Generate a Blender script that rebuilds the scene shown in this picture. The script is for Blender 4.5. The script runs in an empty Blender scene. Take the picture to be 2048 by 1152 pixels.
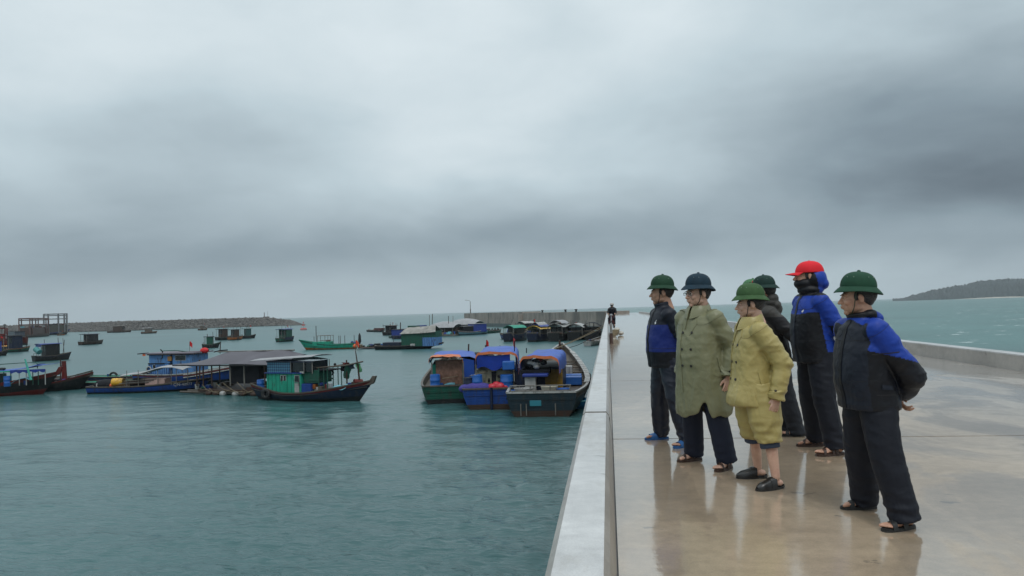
import bpy, bmesh, math, random
import numpy as np
from mathutils import Vector, Matrix, noise
from mathutils.bvhtree import BVHTree
random.seed(7); rng = np.random.default_rng(7)
scene = bpy.context.scene
C = scene.collection
PI = math.pi
R = math.radians

# ------------------------------------------------------------------ camera
F, CX, CY, CAMZ, WATER = 1480.0, 1024.0, 576.0, 1.45, -4.55
yaw, pitch, roll = R(7.32), R(1.78), R(1.78)
_f = Vector((-math.sin(yaw) * math.cos(pitch), math.cos(yaw) * math.cos(pitch), math.sin(pitch)))
_r0 = Vector((math.cos(yaw), math.sin(yaw), 0))
_u0 = _r0.cross(_f)
_r = _r0 * math.cos(roll) - _u0 * math.sin(roll)
_u = _r0 * math.sin(roll) + _u0 * math.cos(roll)
cam_d = bpy.data.cameras.new('camera')
cam = bpy.data.objects.new('camera', cam_d)
C.objects.link(cam)
M = Matrix((_r, _u, -_f)).transposed().to_4x4()
M.translation = Vector((0, 0, CAMZ))
cam.matrix_world = M
cam_d.sensor_width = 36.0
cam_d.lens = 36.0 * F / 2048.0
cam_d.clip_end = 60000
cam_d.clip_start = 0.05
scene.camera = cam

def ray(px, py):
    return (_f + _r * ((px - CX) / F) + _u * ((CY - py) / F)).normalized()
def on_z(px, py, z):
    d = ray(px, py); t = (z - CAMZ) / d.z
    return Vector((0, 0, CAMZ)) + d * t
def W(px, py): return on_z(px, py, WATER)
def D(px, py, z=0.0): return on_z(px, py, z)
def depth_of(p): return (Vector(p) - Vector((0, 0, CAMZ))).dot(_f)
def at_depth(px, py, dep):
    d = ray(px, py); return Vector((0, 0, CAMZ)) + d * (dep / d.dot(_f))
def proj(p):
    v = Vector(p) - Vector((0, 0, CAMZ)); z = v.dot(_f)
    return (CX + F * v.dot(_r) / z, CY - F * v.dot(_u) / z)

# ------------------------------------------------------------------ render settings
scene.render.engine = 'CYCLES'
scene.cycles.use_denoising = True
try: scene.cycles.denoiser = 'OPENIMAGEDENOISE'
except Exception: pass
scene.cycles.max_bounces = 6
scene.cycles.diffuse_bounces = 3
scene.cycles.glossy_bounces = 4
scene.cycles.volume_bounces = 0
scene.cycles.caustics_reflective = False
scene.cycles.caustics_refractive = False
scene.view_settings.view_transform = 'Standard'
scene.view_settings.look = 'None'
scene.view_settings.exposure = 0.0
scene.view_settings.gamma = 1.0

# ------------------------------------------------------------------ world: overcast sky
SUN_EL, SUN_AZ = R(58), R(165)      # azimuth from +Y towards +X
world = bpy.data.worlds.new('World'); scene.world = world; world.use_nodes = True
wt = world.node_tree; wt.nodes.clear()
def nd(t, kind, **kw):
    n = t.nodes.new(kind)
    for k, v in kw.items(): setattr(n, k, v)
    return n
def mth(t, op, a, b=None, c=None, clamp=False):
    n = t.nodes.new('ShaderNodeMath'); n.operation = op; n.use_clamp = clamp
    for i, x in enumerate((a, b, c)):
        if x is None: continue
        if isinstance(x, (int, float)): n.inputs[i].default_value = x
        else: t.links.new(x, n.inputs[i])
    return n.outputs[0]
def build_world():
    t = wt; L = t.links
    tc = nd(t, 'ShaderNodeTexCoord'); sep = nd(t, 'ShaderNodeSeparateXYZ')
    L.new(tc.outputs['Generated'], sep.inputs[0])
    X, Y, Z = sep.outputs
    az0 = mth(t, 'ARCTAN2', X, Y); el0 = mth(t, 'ARCSINE', Z)
    # cloud-layer coordinates: streaks compress toward the horizon
    def nz(scale, detail, rough, dist, seed, sx=1.0, sy=1.0):
        cmb = nd(t, 'ShaderNodeCombineXYZ')
        L.new(mth(t, 'MULTIPLY', az0, sx), cmb.inputs[0]); L.new(mth(t, 'MULTIPLY', el0, sy), cmb.inputs[1])
        cmb.inputs[2].default_value = seed
        n = nd(t, 'ShaderNodeTexNoise'); n.inputs['Scale'].default_value = scale
        n.inputs['Detail'].default_value = detail; n.inputs['Roughness'].default_value = rough
        n.inputs['Distortion'].default_value = dist
        L.new(cmb.outputs[0], n.inputs['Vector'])
        return mth(t, 'SUBTRACT', n.outputs[0], 0.5)
    w1 = nz(3.2, 4, .5, .3, 1.3, 1, 2.2); w2 = nz(3.2, 4, .5, .3, 7.7, 1, 2.2)
    az = mth(t, 'ADD', az0, mth(t, 'MULTIPLY', w1, 0.34))
    el = mth(t, 'ADD', el0, mth(t, 'MULTIPLY', w2, 0.14))
    # base brightness by elevation
    cr = nd(t, 'ShaderNodeValToRGB')
    L.new(mth(t, 'DIVIDE', el, 1.6), cr.inputs[0])
    cr.color_ramp.interpolation = 'EASE'
    els = cr.color_ramp.elements
    pts = SKY_RAMP
    els[0].position = pts[0][0] / 1.6; els[0].color = (pts[0][1],) * 3 + (1,)
    els[1].position = pts[-1][0] / 1.6; els[1].color = (pts[-1][1],) * 3 + (1,)
    for e, v in pts[1:-1]:
        q = els.new(e / 1.6); q.color = (v,) * 3 + (1,)
    val = nd(t, 'ShaderNodeRGBToBW'); L.new(cr.outputs[0], val.inputs[0]); val = val.outputs[0]
    for (px, py, sx, sy, amp) in SKY_BLOBS:
        a = math.atan2(*(ray(px, py).xy)); e = math.asin(ray(px, py).z)
        u = mth(t, 'DIVIDE', mth(t, 'SUBTRACT', az, a), sx / F)
        v = mth(t, 'DIVIDE', mth(t, 'SUBTRACT', el, e), sy / F)
        q = mth(t, 'ADD', mth(t, 'MULTIPLY', u, u), mth(t, 'MULTIPLY', v, v))
        g = mth(t, 'MULTIPLY', mth(t, 'EXPONENT', mth(t, 'MULTIPLY', q, -1.0)), amp)
        val = mth(t, 'ADD', val, g)
    tex = mth(t, 'ADD', mth(t, 'MULTIPLY', nz(3.0, 7, .5, .35, 3.1, 1.0, 2.6), 0.22), mth(t, 'MULTIPLY', nz(7.5, 7, .6, .3, 5.1, 1.0, 2.2), 0.12))
    # texture fades into the horizon murk
    fade = nd(t, 'ShaderNodeMapRange'); L.new(el0, fade.inputs[0]); fade.inputs[1].default_value = 0.0; fade.inputs[2].default_value = 0.09
    fade.inputs[3].default_value = 0.2
    val = mth(t, 'ADD', val, mth(t, 'MULTIPLY', tex, fade.outputs[0]))
    # tint: darker clouds are bluer
    mx = nd(t, 'ShaderNodeValToRGB'); L.new(val, mx.inputs[0])
    e = mx.color_ramp.elements
    e[0].position = 0.0; e[0].color = (0, 0, 0, 1)
    e[1].position = 1.0; e[1].color = (0.925, 1.0, 1.03, 1)
    for p, c in ((.15, (.122, .158, .192)), (.30, (.248, .318, .368)), (.45, (.390, .478, .530)), (.62, (.545, .655, .710))):
        q = e.new(p); q.color = c + (1,)
    sky = nd(t, 'ShaderNodeTexSky'); sky.sky_type = 'NISHITA'; sky.sun_disc = False
    sky.sun_elevation = SUN_EL; sky.sun_rotation = SUN_AZ
    bg1 = nd(t, 'ShaderNodeBackground'); L.new(sky.outputs[0], bg1.inputs[0]); bg1.inputs[1].default_value = 0.05
    bg2 = nd(t, 'ShaderNodeBackground'); L.new(mx.outputs[0], bg2.inputs[0])
    bg2.inputs[1].default_value = 1.0
    # unseen zenith is the brightest part of an overcast sky
    zb = nd(t, 'ShaderNodeMapRange'); L.new(el0, zb.inputs[0]); zb.inputs[1].default_value = R(30); zb.inputs[2].default_value = R(75)
    zb.inputs[3].default_value = 1.0; zb.inputs[4].default_value = ZENITH
    L.new(zb.outputs[0], bg2.inputs[1])
    mix = nd(t, 'ShaderNodeMixShader'); mix.inputs[0].default_value = 0.96
    L.new(bg1.outputs[0], mix.inputs[1]); L.new(bg2.outputs[0], mix.inputs[2])
    out = nd(t, 'ShaderNodeOutputWorld'); L.new(mix.outputs[0], out.inputs[0])
ZENITH = 1.8
SKY_RAMP = [(0.0, .51), (.03, .51), (.08, .43), (.14, .47), (.20, .59), (.28, .69), (.36, .73), (.45, .74), (1.2, .8)]
SKY_BLOBS = [
    (800, 90, 260, 150, .08), (250, 60, 300, 120, .06), (1230, 50, 150, 90, .06), (1050, 40, 120, 110, -.05),
    (2060, 200, 330, 230, -.27), (1700, 200, 260, 150, -.13), (1500, 120, 200, 160, -.06),
    (950, 320, 210, 90, .15), (760, 420, 260, 50, .05), (330, 490, 380, 55, -.10), (120, 300, 150, 160, .06), (430, 260, 200, 120, -.09),
    (1200, 480, 380, 52, -.12), (900, 560, 420, 26, -.04), (1780, 330, 260, 60, -.04), (1450, 350, 170, 50, .06), (650, 250, 220, 60, -.03),
    (1420, 560, 420, 40, .09), (1950, 440, 200, 40, .10), (1950, 500, 190, 50, -.05), (250, 600, 380, 60, -.06), (60, 520, 200, 50, -.04),
]
build_world()
world.cycles.sampling_method = 'MANUAL'; world.cycles.sample_map_resolution = 1024
# ------------------------------------------------------------------ sun behind thick cloud
sd = bpy.data.lights.new('sun', 'SUN'); sd.energy = 1.0; sd.angle = R(25); sd.color = (1, .97, .93)
so = bpy.data.objects.new('sun', sd); C.objects.link(so)
sdir = Vector((math.sin(SUN_AZ) * math.cos(SUN_EL), math.cos(SUN_AZ) * math.cos(SUN_EL), math.sin(SUN_EL)))
so.rotation_euler = sdir.to_track_quat('Z', 'Y').to_euler()
so.location = sdir * 200
# ------------------------------------------------------------------ materials
MATS = {}
def mat(name, col, rough=.6, spec=.5, metal=0.0, var=0.0, vscale=3.0, bump=0.0, bscale=20.0, dirt=None, dscale=2.0, dlo=.5, dhi=.7, coat=0.0, stretch=(1, 1, 1), coords='Object', alpha=1.0, rvar=0.0, fuzz=0.0):
    key = name
    if key in MATS: return MATS[key]
    m = bpy.data.materials.new(name); m.use_nodes = True
    t = m.node_tree; L = t.links; b = t.nodes['Principled BSDF']
    b.inputs['Roughness'].default_value = rough; b.inputs['Metallic'].default_value = metal
    b.inputs['Specular IOR Level'].default_value = spec
    b.inputs['Coat Weight'].default_value = coat; b.inputs['Coat Roughness'].default_value = .15
    tc = nd(t, 'ShaderNodeTexCoord'); mp = nd(t, 'ShaderNodeMapping'); mp.inputs['Scale'].default_value = stretch
    L.new(tc.outputs[coords], mp.inputs[0])
    base = None
    c = tuple(col) + (1,)
    if var > 0:
        n = nd(t, 'ShaderNodeTexNoise'); n.inputs['Scale'].default_value = vscale; n.inputs['Detail'].default_value = 6
        n.inputs['Roughness'].default_value = .6
        L.new(mp.outputs[0], n.inputs['Vector'])
        r = nd(t, 'ShaderNodeMapRange'); L.new(n.outputs[0], r.inputs[0])
        r.inputs[1].default_value = .3; r.inputs[2].default_value = .7; r.inputs[3].default_value = 1 - var; r.inputs[4].default_value = 1 + var
        mx = nd(t, 'ShaderNodeVectorMath', operation='SCALE'); mx.inputs[0].default_value = col; L.new(r.outputs[0], mx.inputs['Scale'])
        base = mx.outputs[0]
    if dirt is not None:
        n = nd(t, 'ShaderNodeTexNoise'); n.inputs['Scale'].default_value = dscale; n.inputs['Detail'].default_value = 8
        n.inputs['Roughness'].default_value = .65
        mp2 = nd(t, 'ShaderNodeMapping'); mp2.inputs['Location'].default_value = (5.3, 2.1, 9.7); mp2.inputs['Scale'].default_value = stretch
        L.new(tc.outputs[coords], mp2.inputs[0]); L.new(mp2.outputs[0], n.inputs['Vector'])
        r = nd(t, 'ShaderNodeMapRange'); L.new(n.outputs[0], r.inputs[0]); r.inputs[1].default_value = dlo; r.inputs[2].default_value = dhi
        mx = nd(t, 'ShaderNodeMix', data_type='RGBA')
        L.new(r.outputs[0], mx.inputs[0])
        if base: L.new(base, mx.inputs[6])
        else: mx.inputs[6].default_value = c
        mx.inputs[7].default_value = tuple(dirt) + (1,)
        base = mx.outputs[2]
    if base: L.new(base, b.inputs['Base Color'])
    else: b.inputs['Base Color'].default_value = c
    if rvar > 0:
        n = nd(t, 'ShaderNodeTexNoise'); n.inputs['Scale'].default_value = vscale * 1.7; n.inputs['Detail'].default_value = 4
        L.new(mp.outputs[0], n.inputs['Vector'])
        r = nd(t, 'ShaderNodeMapRange'); L.new(n.outputs[0], r.inputs[0]); r.inputs[1].default_value = .3; r.inputs[2].default_value = .7
        r.inputs[3].default_value = max(0.02, rough - rvar); r.inputs[4].default_value = rough + rvar
        L.new(r.outputs[0], b.inputs['Roughness'])
    if bump > 0:
        n = nd(t, 'ShaderNodeTexNoise'); n.inputs['Scale'].default_value = bscale; n.inputs['Detail'].default_value = 5
        L.new(mp.outputs[0], n.inputs['Vector'])
        bp = nd(t, 'ShaderNodeBump'); bp.inputs['Strength'].default_value = min(1, bump * 10); bp.inputs['Distance'].default_value = bump / min(1, bump * 10) * .1
        L.new(n.outputs[0], bp.inputs['Height']); L.new(bp.outputs[0], b.inputs['Normal'])
    MATS[key] = m
    return m

# ------------------------------------------------------------------ mesh collector
class MB:
    def __init__(s): s.v = []; s.f = []; s.m = []; s.mats = []; s.mi = 0
    def use(s, m):
        if m not in s.mats: s.mats.append(m)
        s.mi = s.mats.index(m); return s
    def add(s, vs, fs):
        o = len(s.v); s.v.extend([tuple(v) for v in vs]); s.f.extend([tuple(i + o for i in f) for f in fs]); s.m.extend([s.mi] * len(fs)); return s
    def box(s, x0, x1, y0, y1, z0, z1, M=None):
        vs = [Vector((x, y, z)) for x in (x0, x1) for y in (y0, y1) for z in (z0, z1)]
        if M is not None: vs = [M @ v for v in vs]
        return s.add(vs, [(0, 1, 3, 2), (4, 6, 7, 5), (0, 4, 5, 1), (2, 3, 7, 6), (0, 2, 6, 4), (1, 5, 7, 3)])
    def tube(s, pts, rad, n=8, caps=True):
        pts = [Vector(p) for p in pts]
        rads = rad if isinstance(rad, (list, tuple)) else [rad] * len(pts)
        vs = []; up = None
        for i, p in enumerate(pts):
            d = (pts[min(i + 1, len(pts) - 1)] - pts[max(i - 1, 0)]).normalized()
            if up is None: up = Vector((0, 0, 1)) if abs(d.z) < .9 else Vector((1, 0, 0))
            a = d.cross(up).normalized(); b = a.cross(d).normalized(); up = b
            for k in range(n):
                t = 2 * PI * k / n; vs.append(p + (a * math.cos(t) + b * math.sin(t)) * rads[i])
        fs = []
        for i in range(len(pts) - 1):
            for k in range(n): fs.append((i * n + k, i * n + (k + 1) % n, (i + 1) * n + (k + 1) % n, (i + 1) * n + k))
        if caps: fs.append(tuple(range(n))[::-1]); fs.append(tuple((len(pts) - 1) * n + k for k in range(n)))
        return s.add(vs, fs)
    def lathe(s, prof, n=16, c=(0, 0, 0), sx=1, sy=1, M=None):
        vs = []
        for r, z in prof:
            for k in range(n):
                t = 2 * PI * k / n; v = Vector((c[0] + r * math.cos(t) * sx, c[1] + r * math.sin(t) * sy, c[2] + z))
                vs.append(M @ v if M is not None else v)
        fs = []
        for i in range(len(prof) - 1):
            for k in range(n): fs.append((i * n + k, i * n + (k + 1) % n, (i + 1) * n + (k + 1) % n, (i + 1) * n + k))
        if prof[0][0] > 1e-4: fs.append(tuple(range(n))[::-1])
        if prof[-1][0] > 1e-4: fs.append(tuple((len(prof) - 1) * n + k for k in range(n)))
        return s.add(vs, fs)
    def ell(s, c, r, n=16, m=10, M=None):
        vs = []
        for i in range(m + 1):
            ph = -PI / 2 + PI * i / m
            for k in range(n):
                t = 2 * PI * k / n
                v = Vector((r[0] * math.cos(ph) * math.cos(t), r[1] * math.cos(ph) * math.sin(t), r[2] * math.sin(ph)))
                if M is not None: v = M @ v
                vs.append(v + Vector(c))
        fs = []
        for i in range(m):
            for k in range(n): fs.append((i * n + k, i * n + (k + 1) % n, (i + 1) * n + (k + 1) % n, (i + 1) * n + k))
        return s.add(vs, fs)
    def prism(s, poly, z0, z1, M=None, axis='z'):
        n = len(poly)
        def P(p, z): return Vector((p[0], p[1], z)) if axis == 'z' else (Vector((p[0], z, p[1])) if axis == 'y' else Vector((z, p[0], p[1])))
        vs = [P(p, z0) for p in poly] + [P(p, z1) for p in poly]
        if M is not None: vs = [M @ v for v in vs]
        fs = [tuple(range(n))[::-1], tuple(range(n, 2 * n))] + [(k, (k + 1) % n, (k + 1) % n + n, k + n) for k in range(n)]
        return s.add(vs, fs)
    def sheet(s, grid, thick=0.0):
        """grid: list of rows of points; thick > 0 gives it a back side"""
        R_, Q = len(grid), len(grid[0]); g = [[Vector(p) for p in row] for row in grid]
        vs = [p for row in g for p in row]
        fs = [(i * Q + j, i * Q + j + 1, (i + 1) * Q + j + 1, (i + 1) * Q + j) for i in range(R_ - 1) for j in range(Q - 1)]
        if thick:
            o = len(vs); nn = []
            for i in range(R_):
                for j in range(Q):
                    a = g[min(i + 1, R_ - 1)][j] - g[max(i - 1, 0)][j]; b = g[i][min(j + 1, Q - 1)] - g[i][max(j - 1, 0)]
                    nn.append(a.cross(b).normalized())
            vs = vs + [v + n * thick for v, n in zip(vs, nn)]
            fs = fs + [tuple(k + o for k in f)[::-1] for f in fs]
            for i in range(R_ - 1):
                for j in (0, Q - 1): a = i * Q + j; b = a + Q; fs.append((a, b, b + o, a + o))
            for j in range(Q - 1):
                for i in (0, R_ - 1): a = i * Q + j; b = a + 1; fs.append((a, b, b + o, a + o))
        return s.add(vs, fs)
    def mesh(s, name):
        me = bpy.data.meshes.new(name); me.from_pydata(s.v, [], s.f)
        for m in s.mats: me.materials.append(m)
        if s.mats: me.polygons.foreach_set('material_index', s.m)
        bm = bmesh.new(); bm.from_mesh(me); bmesh.ops.remove_doubles(bm, verts=bm.verts, dist=1e-5)
        bmesh.ops.recalc_face_normals(bm, faces=bm.faces); bm.to_mesh(me); bm.free()
        return me
    def build(s, name, m=None, parent=None, smooth=False, bevel=0.0, loc=None):
        if m is not None and not s.mats: s.mats = [m]
        me = s.mesh(name)
        o = bpy.data.objects.new(name, me); C.objects.link(o)
        if smooth:
            me.polygons.foreach_set('use_smooth', [True] * len(me.polygons))
            if smooth != 'all': me.set_sharp_from_angle(angle=R(40))
        if bevel:
            md = o.modifiers.new('bevel', 'BEVEL'); md.width = bevel; md.segments = 2; md.limit_method = 'ANGLE'
        if parent: o.parent = parent
        if loc is not None: o.location = loc
        return o
def tag(o, label=None, cat=None, group=None, kind=None):
    if label: o['label'] = label
    if cat: o['category'] = cat
    if group: o['group'] = group
    if kind: o['kind'] = kind
    return o
def empty(name, loc=(0, 0, 0), rz=0.0, label=None, cat=None, group=None):
    o = bpy.data.objects.new(name, None); C.objects.link(o); o.location = loc; o.rotation_euler = (0, 0, rz)
    o.empty_display_size = .3
    return tag(o, label, cat, group)
def T(x=0, y=0, z=0, rz=0, ry=0, rx=0):
    return Matrix.Translation((x, y, z)) @ Matrix.Rotation(rz, 4, 'Z') @ Matrix.Rotation(ry, 4, 'Y') @ Matrix.Rotation(rx, 4, 'X')
def lerp(a, b, t): return a + (b - a) * t
def interp(xs, ys, x): return float(np.interp(x, xs, ys))
# ------------------------------------------------------------------ water
def water_material():
    m = bpy.data.materials.new('sea_water'); m.use_nodes = True
    t = m.node_tree; L = t.links; b = t.nodes['Principled BSDF']
    geo = nd(t, 'ShaderNodeNewGeometry'); sep = nd(t, 'ShaderNodeSeparateXYZ'); L.new(geo.outputs['Position'], sep.inputs[0])
    # open sea (east of the pier) is more turquoise than the harbour
    side = nd(t, 'ShaderNodeMapRange'); L.new(sep.outputs[0], side.inputs[0]); side.inputs[1].default_value = 2; side.inputs[2].default_value = 12
    n0 = nd(t, 'ShaderNodeTexNoise'); n0.inputs['Scale'].default_value = .02; n0.inputs['Detail'].default_value = 4
    L.new(geo.outputs['Position'], n0.inputs['Vector'])
    cm = nd(t, 'ShaderNodeMix', data_type='RGBA'); L.new(side.outputs[0], cm.inputs[0])
    cm.inputs[6].default_value = (.042, .110, .114, 1); cm.inputs[7].default_value = (.068, .152, .145, 1)
    vr = nd(t, 'ShaderNodeMapRange'); L.new(n0.outputs[0], vr.inputs[0]); vr.inputs[1].default_value = .3; vr.inputs[2].default_value = .7
    vr.inputs[3].default_value = .8; vr.inputs[4].default_value = 1.2
    sc = nd(t, 'ShaderNodeVectorMath', operation='SCALE'); L.new(cm.outputs[2], sc.inputs[0]); L.new(vr.outputs[0], sc.inputs['Scale'])
    # whitecaps on the open sea
    mp = nd(t, 'ShaderNodeMapping'); mp.inputs['Scale'].default_value = (.16, .42, .1); mp.inputs['Rotation'].default_value = (0, 0, R(12)); L.new(geo.outputs['Position'], mp.inputs[0])
    nf = nd(t, 'ShaderNodeTexNoise'); nf.inputs['Scale'].default_value = 1.0; nf.inputs['Detail'].default_value = 5; nf.inputs['Roughness'].default_value = .62
    L.new(mp.outputs[0], nf.inputs['Vector'])
    fo = nd(t, 'ShaderNodeMapRange'); L.new(nf.outputs[0], fo.inputs[0]); fo.inputs[1].default_value = .650; fo.inputs[2].default_value = .685
    foam = mth(t, 'MULTIPLY', fo.outputs[0], side.outputs[0])
    fm = nd(t, 'ShaderNodeMix', data_type='RGBA'); L.new(foam, fm.inputs[0]); L.new(sc.outputs[0], fm.inputs[6]); fm.inputs[7].default_value = (.75, .8, .8, 1)
    L.new(fm.outputs[2], b.inputs['Base Color'])
    b.inputs['IOR'].default_value = 1.33
    rg = nd(t, 'ShaderNodeMapRange'); L.new(foam, rg.inputs[0]); rg.inputs[3].default_value = .17; rg.inputs[4].default_value = .9
    l0 = nd(t, 'ShaderNodeVectorMath', operation='LENGTH'); L.new(geo.outputs['Position'], l0.inputs[0])
    fr = nd(t, 'ShaderNodeMapRange'); L.new(l0.outputs['Value'], fr.inputs[0]); fr.inputs[1].default_value = 18; fr.inputs[2].default_value = 110; fr.inputs[3].default_value = -.11; fr.inputs[4].default_value = .16
    L.new(mth(t, 'ADD', rg.outputs[0], fr.outputs[0]), b.inputs['Roughness'])
    # ripples, two scales, stretched across the wind
    def rip(scale, st, rot, det):
        mp = nd(t, 'ShaderNodeMapping'); mp.inputs['Scale'].default_value = st; mp.inputs['Rotation'].default_value = (0, 0, R(rot)); L.new(geo.outputs['Position'], mp.inputs[0])
        n = nd(t, 'ShaderNodeTexNoise'); n.inputs['Scale'].default_value = scale; n.inputs['Detail'].default_value = det; n.inputs['Roughness'].default_value = .55
        n.inputs['Distortion'].default_value = .4
        L.new(mp.outputs[0], n.inputs['Vector']); return n.outputs[0]
    h = mth(t, 'ADD', mth(t, 'MULTIPLY', rip(3.2, (.55, 1.6, 1), 14, 5), .085), mth(t, 'MULTIPLY', rip(.8, (.5, 1.7, 1), -6, 4), .16))
    bp = nd(t, 'ShaderNodeBump'); bp.inputs['Strength'].default_value = .55; bp.inputs['Distance'].default_value = 1.0
    ln = nd(t, 'ShaderNodeVectorMath', operation='LENGTH'); L.new(geo.outputs['Position'], ln.inputs[0])
    L.new(mth(t, 'DIVIDE', 1.9, mth(t, 'ADD', 1.0, mth(t, 'DIVIDE', ln.outputs['Value'], 16.0))), bp.inputs['Strength'])
    L.new(h, bp.inputs['Height']); L.new(bp.outputs[0], b.inputs['Normal'])
    return m
def build_water():
    rs = [0.5, 3, 6, 9]; r = 11.0
    while r < 1500: rs.append(r); r += max(.055, r * .0058)
    while r < 60000: rs.append(r); r *= 1.35
    rs = np.array(rs + [60000.])
    a1 = np.linspace(R(-46), R(40), 560)            # azimuth from +Y to +X, the sector the photo looks at
    a2 = np.linspace(R(40), R(314), 42)[1:-1]
    az = np.concatenate([a1, a2]); na = len(az); nr = len(rs)
    RR, AA = np.meshgrid(rs, az, indexing='ij')
    X = RR * np.sin(AA); Y = RR * np.cos(AA); Z = np.zeros_like(X)
    sp = np.maximum(np.gradient(rs), .0)[:, None] * np.ones((1, na))
    fa = np.where((AA < R(40)) & (RR > 10.5), 1.0, 0.0)
    g = np.random.default_rng(3)
    for i in range(64):
        lam = .32 * (5.0 / .32) ** g.random()
        th = R(84) + g.normal() * .55 + (R(16) if lam < 2 else 0)   # wave travel direction, mostly toward the camera
        k = 2 * PI / lam; amp = .0052 * lam ** .62 * (1.5 if lam < 1.1 else 1.0)
        w = np.clip((lam / np.maximum(sp, RR * .0027) - 2.5) / 3.0, 0, 1) * fa / (1 + np.maximum(RR - 30, 0) / 45)
        ph = k * (X * math.cos(th) + Y * math.sin(th)) + g.random() * 2 * PI
        sea = 1.0 + .9 * np.clip((X - 2) / 12, 0, 1)
        sn = np.sin(ph); Z += w * amp * sea * (sn + .22 * np.cos(2 * ph + .9))
    # patches of livelier and calmer water
    P_ = .75 + .35 * np.sin(X * .11 + 1.3 * np.sin(Y * .07)) * np.sin(Y * .09 + 1.1 * np.sin(X * .05 + 1))
    Z *= P_
    V = np.stack([X, Y, Z + WATER], -1).reshape(-1, 3)
    I = np.arange(nr * na).reshape(nr, na)
    J = np.roll(I, -1, axis=1)
    q = np.stack([I[:-1], I[1:], J[1:], J[:-1]], -1).reshape(-1, 4)
    me = bpy.data.meshes.new('water')
    me.vertices.add(len(V)); me.vertices.foreach_set('co', V.ravel())
    me.loops.add(q.size); me.loops.foreach_set('vertex_index', q[:, ::-1].ravel())
    me.polygons.add(len(q)); me.polygons.foreach_set('loop_start', np.arange(0, q.size, 4)); me.polygons.foreach_set('loop_total', np.full(len(q), 4))
    me.polygons.foreach_set('use_smooth', np.ones(len(q), bool))
    me.update(calc_edges=True); me.validate()
    me.materials.append(water_material())
    o = bpy.data.objects.new('water', me); C.objects.link(o); o['kind'] = 'structure'
    # make sure normals look up
    if me.polygons[na * 20].normal.z < 0: me.flip_normals()
build_water()

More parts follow.
